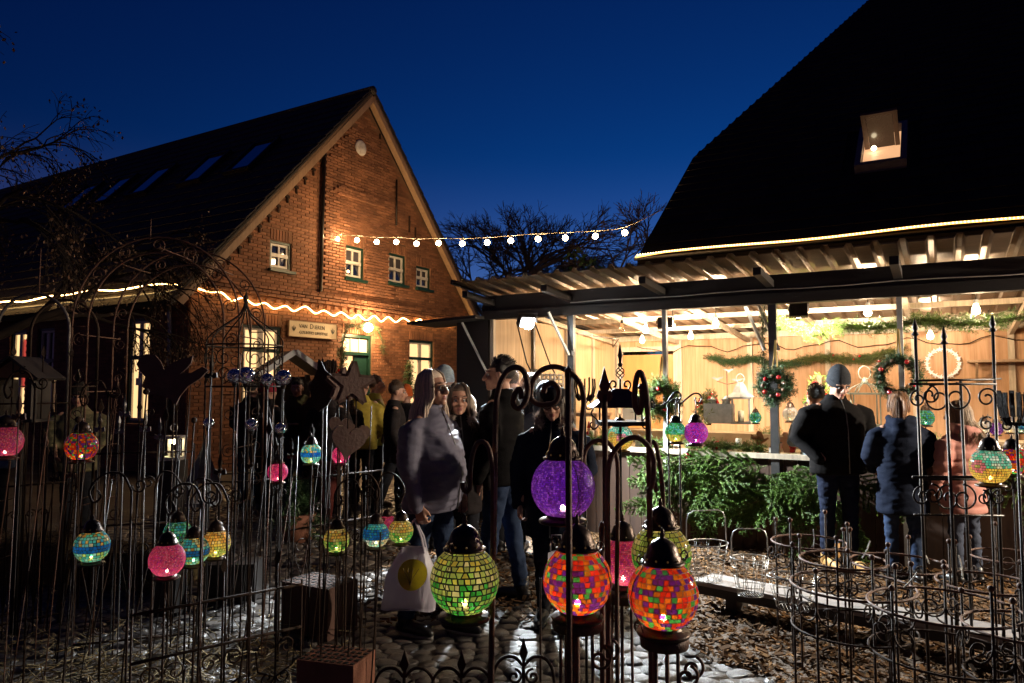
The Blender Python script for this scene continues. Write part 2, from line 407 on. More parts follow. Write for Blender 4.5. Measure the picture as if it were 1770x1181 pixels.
sidew = wall_sheet([(0, 0), (LEN, 0), (LEN, EZ - .1), (0, EZ - .1)], side_ops, lambda x, z, d: (d, x, z), .14).build('side_wall', mortar_m, house)
wl_back = MB(); wl_back.box((WID + .0, LEN / 2, EZ / 2), (.02, LEN, EZ)); wl_back.box((WID / 2, LEN, EZ / 2), (WID, .02, EZ)); wl_back.build('rear_wall', mortar_m, house)
# bricks, running bond, headers over the openings
def rakez(x): return EZ + (AZ - EZ) * (x / AX if x < AX else (WID - x) / (WID - AX))
BT = [(-.5, 0, -.5), (.5, 0, -.5), (.5, 0, .5), (-.5, 0, .5), (-.48, -1, -.46), (.48, -1, -.46), (.48, -1, .46), (-.48, -1, .46)]
BF = [(4, 5, 6, 7), (0, 1, 5, 4), (1, 2, 6, 5), (2, 3, 7, 6), (3, 0, 4, 7)]
bl = []
rects = list(ops.values()); CH, BL = .068, .225
z = .04; row = 0
lesene = [(3.22, 3.6), (5.55, 5.75)]
while z < AZ:
    x = 0 if row % 2 else -BL / 2
    while x < WID:
        a, b = max(0, x), min(WID, x + BL)
        for r in rects:                                   # cut bricks against the openings; lintel courses left to soldiers
            e = .0
            top = r[3] + .24
            if r[1] < z < top:
                if a < r[0] - e < b: b = r[0] - e
                elif a >= r[0] - e and b <= r[2] + e: a = b
                elif a < r[2] + e < b and a >= r[0]: a = r[2] + e
        if b - a > .05 and z + .05 < min(rakez(a), rakez(b)) - .02:
            d = .010 + rnd.uniform(0, .006)
            cxm = (a + b) / 2
            if z > 3.75 and 3.2 < cxm < 5.6 and z < 7.6: d += .035    # shallow projecting middle panel of the gable
            if 3.40 < z < 3.62: d += .05 if row % 2 else .07          # string course at eaves height
            if 5.95 < z < 6.1 and 3.5 < cxm < 5.4: d += .05
            bl.append((cxm, z, b - a - .012, CH - .013, d))
        x += BL
    z += CH; row += 1
for r in rects:
    x = r[0] + .03
    while x < r[2] - .02:
        bl.append((x + .005, r[3] + .122, .062, .225, .016)); x += .076
# dentil row under the string course
x = .1
while x < WID - .1:
    bl.append((x, 3.33, .11, .08, .055)); x += .235
bl.sort(key=lambda b: abs(b[0] - 2.4) + abs(b[1] - 4.3))
bt_me = MB().add(BT, BF).mesh('brick', brick_m)
ms = []
for i, (x, z, w, h, d) in enumerate(bl):
    if i < 290:
        o = link('brick', bt_me, gable); o.location = (x, 0, z); o.scale = (w, d, h)
    else: ms.append(TRS((x, 0, z), (0, 0, 0), (w, d, h)))
tag(scatter('brickwork', BT, BF, ms, brick_m, gable), kind='stuff')
ms = []; z = .04; row = 0
while z < EZ - .15:
    y = 0 if row % 2 else -BL / 2
    while y < 11:
        a, b = max(0, y), y + BL
        for r in side_ops:
            if r[1] < z < r[3] + .2:
                if a < r[0] < b: b = r[0]
                elif a >= r[0] and b <= r[2]: a = b
                elif a < r[2] < b and a >= r[0]: a = r[2]
        if b - a > .05: ms.append(TRS((0, (a + b) / 2, z), (0, 0, -PI / 2), (b - a - .012, .012 + rnd.uniform(0, .005), CH - .013)))
        y += BL
    z += CH; row += 1
BT2 = BT; tag(scatter('brickwork', BT2, BF, ms, brick_m, sidew), kind='stuff')
# iron wall anchors along the left rake, and dark tubes standing for the recess shadows
am = dark_rust
for i in range(12):
    x = .55 + i * .235; z = rakez(x) - .30
    o = MB().box((0, 0, 0), (.035, .03, .17)).box((0, 0, .05), (.10, .03, .05)).build('wall_anchor', am, house); o.location = (x, -.03, z)
for x, z in ((5.05, 7.55), (5.35, 7.1), (6.2, 5.75), (6.45, 5.5)):
    o = MB().box((0, 0, 0), (.04, .03, .42)).build('wall_anchor', am, house); o.location = (x, -.03, z)
MB().tube([(3.17, -.075, 6.9), (3.14, -.075, 5.2), (3.12, -.075, 3.66)], .04, 8).build('recess_shadow', black_iron, house, True)  # dark tube stands for the shadowed recess along the pilaster edge
MB().tube([(5.62, -.09, 6.75), (5.62, -.09, 5.6)], .025, 6).build('pilaster_shadow', black_iron, house, True)  # shorter dark tube, standing for the shade at the other pilaster
pl = MB().lathe([(.0, -.02), (.15, -.02), (.19, .0), (.15, .02), (0, .02)], 24); o = pl.build('round_plaque', mat('stone_plaque', (.75, .72, .70), .6, col2=(.42, .38, .36), scale=9), house, True); o.rotation_euler = (PI / 2, 0, 0); o.location = (4.33, -.07, 7.2)
# bargeboards and the roof
OH = .2
def slope_pt(side, t):                    # t 0 at eave .. 1 at ridge
    x0 = -.32 if side == 0 else WID + .28; z0 = EZ - .02 - .3
    return x0 + (AX - x0) * t, z0 + (AZ + .12 - z0) * t
for side in (0, 1):
    a, b = slope_pt(side, -.01), slope_pt(side, 1.0)
    MB().bar((a[0], -OH + .0, a[1]), (b[0], -OH, b[1]), .04, .19, up=(0, 0, 1)).build('bargeboard', tan_wood, house)
    MB().bar((a[0], -.1, a[1] - .05), (b[0], -.1, b[1] - .05), .15, .02).build('verge_soffit', tan_wood, house)
    rp = MB(); x0, z0 = slope_pt(side, -.03); x1, z1 = slope_pt(side, 1.0)
    rp.bar(((x0 + x1) / 2, -OH - .03, 0), ((x0 + x1) / 2, LEN + .3, 0), .1, .04)
    ln = math.hypot(x1 - x0, z1 - z0); sl = math.atan2(z1 - z0, (x1 - x0)); nx, nz = -math.sin(sl), math.cos(sl)
    if side == 1: nx, nz = -nx, -nz
    rp = MB(); o_ = .13
    q = [(x0 + nx * o_, z0 + nz * o_), (x1 + nx * o_, z1 + nz * o_), (x1 + nx * (o_ - .1), z1 + nz * (o_ - .1)), (x0 + nx * (o_ - .1), z0 + nz * (o_ - .1))]
    rp.add([(x, -OH - .02, z) for x, z in q] + [(x, LEN + .3, z) for x, z in q], [(0, 1, 2, 3), (7, 6, 5, 4), (0, 4, 5, 1), (1, 5, 6, 2), (2, 6, 7, 3), (3, 7, 4, 0)])
    rf = rp.build('roof', tile_m, house)
    ms = []; nr = int(ln / .33)
    for r_ in range(nr):
        for c_ in range(int((LEN + .6) / .3)):
            t = (r_ + .5) / nr; yy = -OH + .13 + c_ * .3
            ms.append(TRS((x0 + (x1 - x0) * t + nx * (o_ + .03), yy, z0 + (z1 - z0) * t + nz * (o_ + .03)), (0, -sl + (.07 if side == 0 else -.07 + 0), 0), (.36, .285, .03)))
    tag(scatter('roof_tiles', BOXV, BOXF, ms, tile_m, rf), kind='stuff')
    if side == 0:
        sky_glass = mat('skylight_glass', (.92, .92, .92), .04, 1.0, scale=1, var=.1, col2=(.88, .88, .88))
        for (px0, py0) in ((440, 276), (357, 297), (266, 318), (200, 334), (142, 346)):
            d = ray(px0, py0); lo = np.array(((-HO) @ U, (-HO) @ V, HC)); ld = np.array((d[:2] @ U, d[:2] @ V, d[2]))
            # meet the roof plane
            pn = np.array((nx, 0, nz)); p0 = np.array((x0 + nx * o_, 0, z0 + nz * o_)); tt = ((p0 - lo) @ pn) / (ld @ pn); hp = lo + ld * tt
            R = Euler((0, -sl, 0)).to_matrix()
            w = thing('skylight', None, None); w.parent = rf; w.location = tuple(hp + pn * .03); w.rotation_euler = (0, -sl, 0)
            # third level only: frame and pane joined to the roof as parts of the skylight
            w2 = MB(); 
            for cx_, cy_, dx, dy in ((0, -.42, 1.3, .07), (0, .42, 1.3, .07), (-.62, 0, .07, .9), (.62, 0, .07, .9)): w2.box((cx_, cy_, .06), (dx, dy, .12))
            w2.box((0, 0, .07), (1.18, .78, .02), None, 1)
            bpy.data.objects.remove(w)
            so = w2.build('skylight', [black_iron, sky_glass], rf); so.location = tuple(hp + pn * .03); so.rotation_euler = (0, -sl, 0)
MB().tube([(AX, -OH - .03, AZ + .28), (AX, LEN + .3, AZ + .28)], .11, 8).build('ridge', tile_m, house, True)
# windows
lit_pane = emit('lit_window_pane', (1.0, .62, .27), .95, (.5, .4, .3))
dark_pane = mat('dark_window_glass', (.012, .02, .05), .06, scale=2)
dark_pane.node_tree.nodes['Principled BSDF'].inputs['Specular IOR Level'].default_value = 1.0
curtain_w = mat('net_curtain', (.07, .065, .075), .8, stretch=(14, 14, .4), scale=3, var=.6)
red_cur = emit('lit_red_curtain', (.9, .10, .07), .38, (.5, .05, .04))
lamp_glow = emit('lamp_glow', (1, .6, .25), 6)
def window(par, rect, to3, rotz, lit, cols=2, transom=None, style='up', curtain=None):
    x0, z0, x1, z1 = rect; w, h = x1 - x0, z1 - z0
    o = thing('window', None, None); o.parent = par
    fr = MB(); t = .05
    for cx_, cz_, dx, dz in ((0, t / 2, w, t), (0, h - t / 2, w, t), (-w / 2 + t / 2, h / 2, t, h - 2 * t - .004), (w / 2 - t / 2, h / 2, t, h - 2 * t - .004)): fr.box((cx_, .05, cz_), (dx, .08, dz))
    f_ = fr.build('frame', green_paint, o)
    sh = MB(); ti = t + .004; q = .045
    W2, H2 = w - 2 * ti, h - 2 * ti
    for cx_, cz_, dx, dz in ((0, ti + q / 2, W2, q), (0, h - ti - q / 2, W2, q), (-W2 / 2 + q / 2, h / 2, q, H2 - 2 * q - .002), (W2 / 2 - q / 2, h / 2, q, H2 - 2 * q - .002)): sh.box((cx_, .06, cz_), (dx, .05, dz))
    sh.build('sash', white_paint, o)
    for i in range(1, cols): MB().box((-W2 / 2 + W2 * i / cols, .058, h / 2), (.13 if lit else .042, .04, H2 - 2 * q - .004)).build('glazing_bar', white_paint, o)
    if transom: MB().box((0, .05, transom - z0), (W2 - .01, .075, .075)).build('transom', green_paint if style == 'low' else white_paint, o)
    MB().box((0, .078, h / 2), (W2 - .03, .012, H2 - .03)).build('pane', lit_pane if lit else dark_pane, o)
    if curtain == 'red': MB().box((W2 * .22, .07, h * .62), (W2 * .3, .004, h * .55)).build('curtain', red_cur, o)
    if curtain == 'net':
        for s_ in (-1, 1):
            c_ = MB(); pts = [(s_ * W2 * .47, h * .9), (s_ * W2 * .02, h * .9), (s_ * W2 * .1, h * .5), (s_ * W2 * .35, h * .25), (s_ * W2 * .47, h * .15)]
            c_.prism(pts, .004); c_.v = [(x, y + .071, z) for x, y, z in c_.v]; c_.build('curtain', curtain_w, o)
    MB().box((0, -.02, -.03), (w + .1, .2, .055)).build('sill', green_paint if style == 'up' else brick_m, o)
    o.location = to3((x0 + x1) / 2, z0); o.rotation_euler = (0, 0, rotz); return o
gt = lambda x, z: (x, 0.02, z)
window(house, ops['W1'], gt, 0, False, 2, 4.29)
w = window(house, ops['W2'], gt, 0, False, 2, 4.46, curtain='net')
MB().ball((-.12, .06, .17), .035, 8, 6).build('window_lamp', lamp_glow, w)
window(house, ops['W3'], gt, 0, False, 2, 4.52, curtain='net'); window(house, ops['W4'], gt, 0, False, 2, 4.44, curtain='net')
window(house, ops['L1'], gt, 0, True, 2, 2.32, 'low'); window(house, ops['L3'], gt, 0, True, 2, 2.32, 'low')
st = lambda y, z: (.02, y, z)
for i, r in enumerate(side_ops):
    window(house, r, st, -PI / 2, i in (0, 2), 2, 2.15, 'low', 'red' if i == 2 else None)
# door with a lit transom light
d0 = thing('door', None, None); d0.parent = house; d0.location = (4.365, .04, 0)
fr = MB()
for cx_, cz_, dx, dz in ((-.46, 1.4, .07, 2.8), (.46, 1.4, .07, 2.8), (0, 2.765, .846, .07), (0, 2.36, .846, .07)): fr.box((cx_, .03, cz_), (dx, .1, dz))
fr.build('door_frame', green_paint, d0)
MB().box((0, .05, 2.55), (.84, .012, .3)).build('transom_pane', lit_pane, d0)
for x in (-.14, .14): MB().box((x, .03, 2.56), (.025, .03, .31)).build('glazing_bar', white_paint, d0)
dl = MB(); dl.box((.19, .05, 1.16), (.42, .05, 2.28)); dl.build('door_leaf', green_paint, d0)
MB().box((-.23, .06, 1.16), (.37, .012, 2.28)).build('lit_doorway', lit_pane, d0)
# lamp over the door, garland round it
lp = thing('wall_lamp', 'glowing globe lamp over the door of the brick house', 'lamp', Hw(4.55, -.16, 2.97), H_ROT)
MB().ball((0, 0, 0), .115, 16, 10).build('globe', emit('lamp_globe', (1, .62, .28), 9), lp, True)
MB().tube([(0, .16, .1), (0, .02, .16), (0, 0, .11)], .02, 6).build('bracket', black_iron, lp)
plight('door_lamp_light', (0, -.2, 0), 150, WARM, .1, lp)
# painted sign
sg = thing('shop_sign', 'cream painted shop sign with dark serif lettering between two small lilies on the brick wall', 'sign', Hw(2.94, -.06, 2.66), H_ROT)
MB().box((0, 0, .145), (1.36, .035, .34)).build('board', mat('cream_sign_board', (.78, .66, .45), .5, scale=3, var=.6, col2=(.7, .58, .38)), sg)
sfr = MB()
for cz_ in (-.02, .31): sfr.box((0, -.004, cz_), (1.38, .045, .012))
for cx_ in (-.685, .685): sfr.box((cx_, -.004, .145), (.012, .045, .316))
sfr.build('sign_frame', tan_wood, sg)
ink = mat('dark_sign_lettering', (.06, .045, .02), .6)
def text(s, size, loc, rot, m, par, name, ext=.002, align='CENTER', sc=1.0):
    cu = bpy.data.curves.new(name, 'FONT'); cu.body = s; cu.size = size; cu.extrude = ext; cu.align_x = align; cu.align_y = 'CENTER'; cu.resolution_u = 2
    t = bpy.data.objects.new(name, cu); C.objects.link(t); bpy.context.view_layer.update()
    me = bpy.data.meshes.new_from_object(t.evaluated_get(bpy.context.evaluated_depsgraph_get())); bpy.data.objects.remove(t); bpy.data.curves.remove(cu)
    me.materials.clear(); me.materials.append(m); o = link(name, me, par); o.location = loc; o.rotation_euler = rot; o.scale = (sc, 1, 1); return o
text('VAN', .115, (-.30, -.021, .205), (PI / 2, 0, 0), ink, sg, 'lettering')
text('D', .15, (-.062, -.021, .212), (PI / 2, 0, 0), ink, sg, 'lettering')
text('IEREN', .115, (.168, -.021, .205), (PI / 2, 0, 0), ink, sg, 'lettering')
text('COUNTRY-LIFESTYLE', .088, (0, -.021, .075), (PI / 2, 0, 0), ink, sg, 'lettering', sc=.98)
for s_ in (-1, 1):
    fl = MB(); c_ = .56 * s_
    fl.prism([(c_ - .012, .09), (c_ + .012, .09), (c_ + .018, .15), (c_, .22), (c_ - .018, .15)], .003)
    for q in (-1, 1): fl.prism([(c_ + q * .012, .11), (c_ + q * .05, .14), (c_ + q * .055, .175), (c_ + q * .03, .185), (c_ + q * .035, .15), (c_ + q * .01, .135)], .003)
    fl.prism([(c_ - .035, .105), (c_ + .035, .105), (c_ + .035, .118), (c_ - .035, .118)], .003)
    fl.v = [(x, y - .021, z) for x, y, z in fl.v]; fl.build('lily_emblem', ink, sg)
# downspout at the corner, zinc
dp = MB(); dp.tube([(-.09, .45, 3.2), (-.09, .45, 2.9), (-.07, .45, 2.7), (-.07, .45, .1)], .04, 8); dp.build('downspout', zinc, house, True)
MB().tube([(-.42, -OH, 3.22), (-.42, LEN, 3.22)], .06, 8).build('gutter', zinc, house, True)
# lean-to with a dim verge on the far part of the long side
# ------------------------------------------------------------------ rope light that zigzags across the gable and runs along the eave
rope_m = emit('rope_light_glow', (1.0, .56, .18), 14)
rl = thing('rope_light', 'warm white rope light zigzagging across the brick gable and along the eave', 'rope light', Hw(0, 0, 3.4), H_ROT)
pts = []
zz = [(340, 498), (362, 505), (383, 506), (401, 520), (420, 515), (440, 527), (458, 524), (474, 534), (494, 529), (508, 538), (528, 530), (545, 542), (560, 537), (577, 546), (590, 540), (607, 551), (619, 544), (633, 554), (647, 546), (659, 556), (671, 548), (684, 557), (697, 550), (712, 558), (726, 552), (735, 561), (748, 554), (760, 563), (770, 555), (782, 564), (793, 556), (803, 562), (812, 556), (816, 572), (822, 578), (828, 572), (828, 566)]
zp = [Vector(tuple(Hl(px, py, 'y', -.09))) for px, py in zz]
def smooth_path(P, k=4):
    out = []
    for i in range(len(P) - 1):
        p0, p1, p2, p3 = P[max(i - 1, 0)], P[i], P[i + 1], P[min(i + 2, len(P) - 1)]
        for j in range(k):
            t = j / k; out.append(.5 * ((2 * p1) + (p2 - p0) * t + (2 * p0 - 5 * p1 + 4 * p2 - p3) * t * t + (3 * p1 - p0 - 3 * p2 + p3) * t ** 3))
    out.append(P[-1]); return out
zp = [p - Vector((0, 0, 3.4)) for p in smooth_path(zp, 4)]
ev = [Vector((-.5, 7.6 - i * .55, .0 + .02 * math.sin(i * 2.1) + .02 * math.sin(i * .9))) for i in range(15)]
zp = smooth_path(ev + [zp[0] + Vector((-.3, 0, .0))], 2) + zp
MB().tube([tuple(p) for p in zp], .013, 6).build('light_tube', rope_m, rl, True)

# ------------------------------------------------------------------ big dark barn behind the stall
barn = thing('barn', 'huge dark steep-roofed barn rising behind the lit stall', 'barn', (SO[0], SO[1], 0), S_ROT)
BX, BY, BZ = -1.97, 4.0, 3.74          # near left eave corner
BLN = 15.0
roof_dark = mat('black_barn_tile', (.017, .014, .014), .9, scale=2, island=.4, bump=.3, spec=.2)
TA = .794
def rz_(s): return BZ + TA * s
e0, e1, e2 = (BX, 0), (BX, 3.27), (BX + 3.05, 12.0)   # (x, s) outline of the left verge and the half hip
poly = [e0, (BX + BLN, 0), (BX + BLN, 12), e2, e1]
rp = MB(); rp.add([(x, BY + s, rz_(s)) for x, s in poly] + [(x, BY + s, rz_(s) - .12) for x, s in poly], [tuple(range(5)), tuple(range(9, 4, -1))] + [(i, 5 + i, 5 + (i + 1) % 5, (i + 1) % 5) for i in range(5)])
rp.add([(BX, BY + 3.27, rz_(3.27) - .02), (BX + 3.05, BY + 12, rz_(12) - .02), (BX + .4, BY + 24, rz_(3.27))], [(0, 1, 2)])
rf = rp.build('roof', roof_dark, barn)
ms = []; sl = math.atan(TA); rows = int(12 / math.cos(sl) / .34)
for r_ in range(rows):
    s = (r_ + .5) * .34 * math.cos(sl)
    left = BX if s < 3.27 else BX + (s - 3.27) * (3.05 / 8.73)
    x = left + .06
    while x < BX + BLN:
        if not (5.0 < x - 0 < 5.0): ms.append((x + .14, s))
        x += .29
wx, wy = Sl(1532, 258, 'y', 0)[:2], None
# where the roof window sits: meet the roof plane
def barn_hit(px, py):
    d = ray(px, py); o = -SO; lo = np.array((o @ -V, o @ U, HC)); ld = np.array((d[:2] @ -V, d[:2] @ U, d[2]))
    t = (BZ - TA * BY - lo[2] + TA * lo[1]) / (ld[2] - TA * ld[1]); return lo + ld * t
c0, c1, c2 = barn_hit(1483, 300), barn_hit(1562, 293), barn_hit(1500, 236)
wcx = (c0[0] + c1[0]) / 2; ws0 = c0[1] - BY; ws1 = c2[1] - BY; wwd = abs(c1[0] - c0[0])
ms = [TRS((x, BY + s, rz_(s) + .03), (sl - .06, 0, 0), (.285, .37, .035)) for x, s in ms if not (abs(x - wcx) < wwd / 2 + .15 and ws0 - .1 < s < ws1 + .1)]
tag(scatter('roof_tiles', BOXV, BOXF, ms, roof_dark, rf), kind='stuff')
# roof window swung open over a lit attic
rw = thing('roof_window', None, None); rw.parent = barn
rw.location = (wcx, BY + (ws0 + ws1) / 2, rz_((ws0 + ws1) / 2)); rw.rotation_euler = (sl, 0, 0)
wl_ = (ws1 - ws0) / math.cos(sl); hw = wwd / 2
fm = MB()
for cx_, cy_, dx, dy in ((-hw, 0, .09, wl_ + .1), (hw, 0, .09, wl_ + .1), (0, wl_ / 2, 2 * hw - .09, .1), (0, -wl_ / 2, 2 * hw - .09, .1)): fm.box((cx_, cy_, .09), (dx, dy, .16))
fm.build('frame', mat('grey_window_frame', (.16, .14, .15), .5), rw)
attic_m = mat('attic_plaster', (.7, .55, .40), .8)
MB().box((0, .0, .012), (2 * hw - .1, wl_ - .1, .016)).build('lit_reveal', emit('lit_attic', (1.0, .52, .25), .62, (.5, .4, .3)), rw)
sh = MB()
for cx_, cy_, dx, dy in ((-hw + .1, 0, .07, wl_ - .16), (hw - .1, 0, .07, wl_ - .16), (0, wl_ / 2 - .12, 2 * hw - .27, .07), (0, -wl_ / 2 + .12, 2 * hw - .27, .07)): sh.box((cx_, cy_, 0), (dx, dy, .05))
sh.box((0, 0, -.005), (2 * hw - .28, wl_ - .3, .012), None, 1)
so = sh.build('sash', [mat('brown_sash_wood', (.10, .06, .045), .5), mat('dark_sash_glass', (.03, .02, .02), .15)], rw); so.location = (0, .08, .16); so.rotation_euler = (-math.radians(62), 0, 0)
MB().ball((-.12, -.06, .10), .045, 8, 6).build('attic_bulb', emit('attic_bulb_glow', (1, .8, .5), 8), rw)
# wall under the eave, soffit board, gutter stub
plank_b = mat('pale_cornice_board', (.34, .25, .18), .7, col2=(.24, .17, .12), scale=3, stretch=(.5, 6, 6))
bw = MB(); bw.box((BX + BLN / 2 + .2, BY + .45, BZ / 2 - .05), (BLN - .4, .3, BZ - .1)); bw.build('wall', brick_m, barn)
MB().box((BX + BLN / 2, BY + .04, BZ - .20), (BLN, .04, .28)).build('cornice_board', plank_b, barn)
MB().box((BX + BLN / 2, BY + .2, BZ - .36), (BLN, .3, .03)).build('soffit', plank_b, barn)
MB().box((BX + .12, BY + 1.7, BZ - .2 + .9), (.05, 3.3, .12)); 
o = MB().tube([(BX + .62, BY + .0, BZ - .16), (BX + .62, BY, BZ - .45)], .085, 10).build('cornice_bracket', plank_b, barn, True)
gb = MB().add([(BX + .35, BY + .3, 0), (BX + .35, BY + 3.4, 0), (BX + .35, BY + 3.4, rz_(3.1)), (BX + .35, BY + .3, rz_(.0))], [(0, 3, 2, 1)]); gb.build('gable_end', brick_m, barn)
MB().tube([(BX - .05, BY + .0, BZ - .02), (BX + BLN, BY + .0, BZ - .02)], .03, 8).build('gutter', black_iron, barn, True)
br = thing('rope_light', 'straight golden rope light running along the eave of the dark barn', 'rope light', Sw(BX, BY - .08, BZ + .03), S_ROT)
pts = [(x * .5, .01 * math.sin(x * 1.3), .015 * math.sin(x * .9) + (-.03 if x == 0 else 0)) for x in range(0, 30)]
MB().tube(pts, .017, 6).build('light_tube', emit('golden_rope_glow', (1.0, .46, .09), 2.6), br, True)
led = MB()
for i in range(180):
    x = .04 + i * .045; led.ball((x, -.012 + .01 * math.sin(x * 2.6), .015 * math.sin(x * 1.8)), .012, 5, 3)
tag(led.build('light_diodes', emit('led_point', (1, .75, .35), 6), br), kind='stuff')

# ------------------------------------------------------------------ bulb string between the two roofs
bs = thing('string_lights', 'string of bare warm bulbs spanning the yard from brick gable to dark barn', 'string lights', (0, 0, 0))
pA = Hw(3.68, -.14, 4.95); pB = Sw(BX + .02, BY + 1.17, rz_(1.17) + .12)
bx = [(583, 413), (617, 415), (651, 418), (685, 418), (720, 421), (758, 420), (799, 421), (842, 419), (883, 416), (930, 413), (977, 411), (1029, 408), (1080, 402)]
bulb_m = emit('bare_bulb', (1.0, .70, .38), 40); sock_m = mat('bulb_socket', (.02, .02, .02), .5)
wire = []
def line_at(px):
    r = (px - CX) / F; cpr = cp - 0
    # point of the segment A-B whose bearing matches px
    t = (r * pA.y - pA.x) / ((pB.x - pA.x) - r * (pB.y - pA.y)); return pA.y + t * (pB.y - pA.y)
for px, py in bx:
    Y = line_at(px); p = W(px, py, Y); wire.append(p + Vector((0, 0, .10)))
wire = [pA + Vector((-.0, .12, .12))] + wire + [pB]
MB().tube([tuple(p) for p in smooth_path(wire, 3)], .008, 5).build('cable', mat('pale_cable', (.35, .28, .2), .5), bs)
for p in wire[1:-1]:
    MB().ball((p.x, p.y, p.z - .105), .055, 10, 7).build('bulb', bulb_m, bs, True)
    MB().tube([(p.x, p.y, p.z), (p.x, p.y, p.z - .06)], .018, 6).build('socket', sock_m, bs)
    plight('bulb_light', (p.x, p.y, p.z - .105), 170 if p is wire[1] else 52, WARM, .07, bs)

# ------------------------------------------------------------------ market stall
stall = thing('market_stall', 'long open wooden market stall glowing warm under a corrugated roof', 'stall', (SO[0], SO[1], 0), S_ROT)
ply = mat('plywood_panel', (.56, .32, .17), .6, col2=(.38, .20, .09), scale=2.6, stretch=(9, 9, .45), var=.25, island=.12)
ply_p = mat('pale_plywood', (.55, .38, .22), .6, col2=(.38, .25, .13), scale=2.6, stretch=(9, 9, .45), var=.25, island=.12)
batten_m = mat('pale_batten', (.62, .5, .36), .6, scale=5, stretch=(5, 5, .6))
tin = mat('corrugated_sheet', (.22, .155, .105), .34, .6, col2=(.10, .068, .045), scale=3, stretch=(1, 3, 1), var=.6, bump=.1)
steel = mat('stall_steel_post', (.13, .125, .12), .4, .7, scale=8)
white_steel = mat('white_steel_strut', (.7, .68, .62), .4, .2)
X0, X1, DEP, ZB = -2.306, 6.0, 3.86, 2.42
bw = thing('back_wall', None, None); bw.parent = stall
x = X0 + .01; k = 0
while x < X1:
    w = 1.08
    if k in (0,):
        MB().box((x + w / 2, DEP, ZB - .12), (w - .012, .03, .235)).build('panel', ply, bw)       # strip over the door
    else: MB().box((x + w / 2, DEP, ZB / 2), (w - .012, .03, ZB - .01)).build('panel', ply, bw)
    MB().box((x, DEP - .035, ZB / 2), (.07, .04, ZB - .03)).build('batten', batten_m, bw)
    x += w; k += 1
MB().box(((X0 + X1) / 2, DEP - .06, ZB - .04), (X1 - X0 - .1, .03, .07)).build('top_rail', batten_m, bw)
# door in the back wall
dd = thing('stall_door', None, None); dd.parent = stall; dd.location = (X0 + .56, DEP - .01, 0)
MB().box((0, 0, 1.06), (.86, .04, 2.1)).build('leaf', mat('orange_ply_door', (.55, .25, .08), .5, col2=(.46, .19, .06), scale=2, stretch=(6, 6, .5)), dd)
for s_ in (-1, 1): MB().box((s_ * .475, -.02, 1.08), (.08, .07, 2.16)).build('jamb', batten_m, dd)
MB().box((0, -.02, 2.2), (1.03, .07, .075)).build('lintel', batten_m, dd)
# row of wood knots / scalloped stain along the upper panels
# left wall
lw = thing('left_wall', None, None); lw.parent = stall
ys = [0.02, 1.0, 1.98, 2.9, DEP - .03]
for i in range(4):
    a, b = ys[i], ys[i + 1]
    MB().box((X0 - .02, (a + b) / 2, ZB / 2), (.03, b - a - .01, ZB + .06)).build('panel', ply_p, lw)
    MB().box((X0 + .015, b - .0, ZB / 2), (.04, .05, ZB)).build('batten', batten_m if i else steel, lw)
MB().box((X0 + .015, .0, ZB / 2), (.05, .05, ZB)).build('batten', batten_m, lw)
rwl = MB().box((X1 + .02, DEP / 2, ZB / 2), (.03, DEP, ZB)); rwl.build('right_wall', ply, stall)
# dark outer shutter beside the stall front
MB().box((X0 - .28, .02, 1.22), (.46, .05, 2.44)).build('front_shutter', dark_wood, stall)
# front beam
MB().box(((X0 + X1) / 2 - .02, 0, 2.54), (X1 - X0 + .1, .12, .28)).build('front_beam', dark_wood, stall)
MB().box(((X0 + X1) / 2 - .02, -.085, 2.445), (X1 - X0 + .1, .04, .10)).build('beam_batten', dark_wood, stall)
MB().tube([(x * .4 - 1.2, -.115, 2.53 + .008 * math.sin(x * 1.7)) for x in range(18)], .006, 5).build('cable', mat('white_cable', (.55, .5, .45), .5), stall)
for x in (-1.244, -.155, .931, 2.024, 3.11, 4.2, 5.3):
    thick = abs(x + 1.244) < .1 or abs(x - .931) < .1 or x > 3
    MB().box((x, .0, 1.205), (.075 if thick else .045, .06, 2.41)).build('post', steel if thick else white_steel, stall)
def strut(a, b, m=white_steel): MB().bar(a, b, .03, .02).build('strut', m, stall)
strut((-1.244, -.07, 1.95), (-1.38, -.30, 2.42)); strut((-1.20, -.05, 1.95), (-1.44, .3, 2.44)); strut((.99, -.05, 1.95), (.74, .25, 2.44), steel); strut((.86, -.05, 1.95), (.62, .2, 2.44))
# roof: purlins, rafters and corrugated sheets
def roof_z(y): return 2.715 - .078 * y
for y in (1.0, 1.9, 2.8, 3.75):
    MB().box(((X0 + X1) / 2, y, roof_z(y) - .065), (X1 - X0 + .06, .05, .06)).build('purlin', batten_m if y > 0 else dark_wood, stall)
for x in [-2.25, -1.244, -.155, .931, 2.024, 3.11, 4.2, 5.3]:
    MB().bar((x, -.66, roof_z(-.66) - .13), (x, -.07, roof_z(-.07) - .13), .07, .07).build('rafter', dark_wood, stall)
    MB().bar((x, .07, roof_z(.07) - .13), (x, 3.8, roof_z(3.8) - .13), .05, .06).build('rafter', batten_m, stall)
def corr_sheet(w):
    mb = MB(); prof = []; p = .0
    while p < w - .01:
        prof += [(p, 0), (p + .11, 0), (p + .13, .035), (p + .17, .035), (p + .19, 0)]; p += .2
    prof.append((w, 0)); ya, yb = -.70, 4.0; k = len(prof)
    vs = []
    for y in (ya, yb):
        for x, z in prof: vs.append((x, y, roof_z(y) + z))
    for y in (ya, yb):
        for x, z in prof: vs.append((x, y, roof_z(y) + z + .004))
    fs = []
    for i in range(k - 1):
        fs += [(i, i + 1, k + i + 1, k + i), (2 * k + i, 3 * k + i, 3 * k + i + 1, 2 * k + i + 1), (i, 2 * k + i, 2 * k + i + 1, i + 1)]
    mb.add(vs, fs); return mb.mesh('roof_sheet', tin)
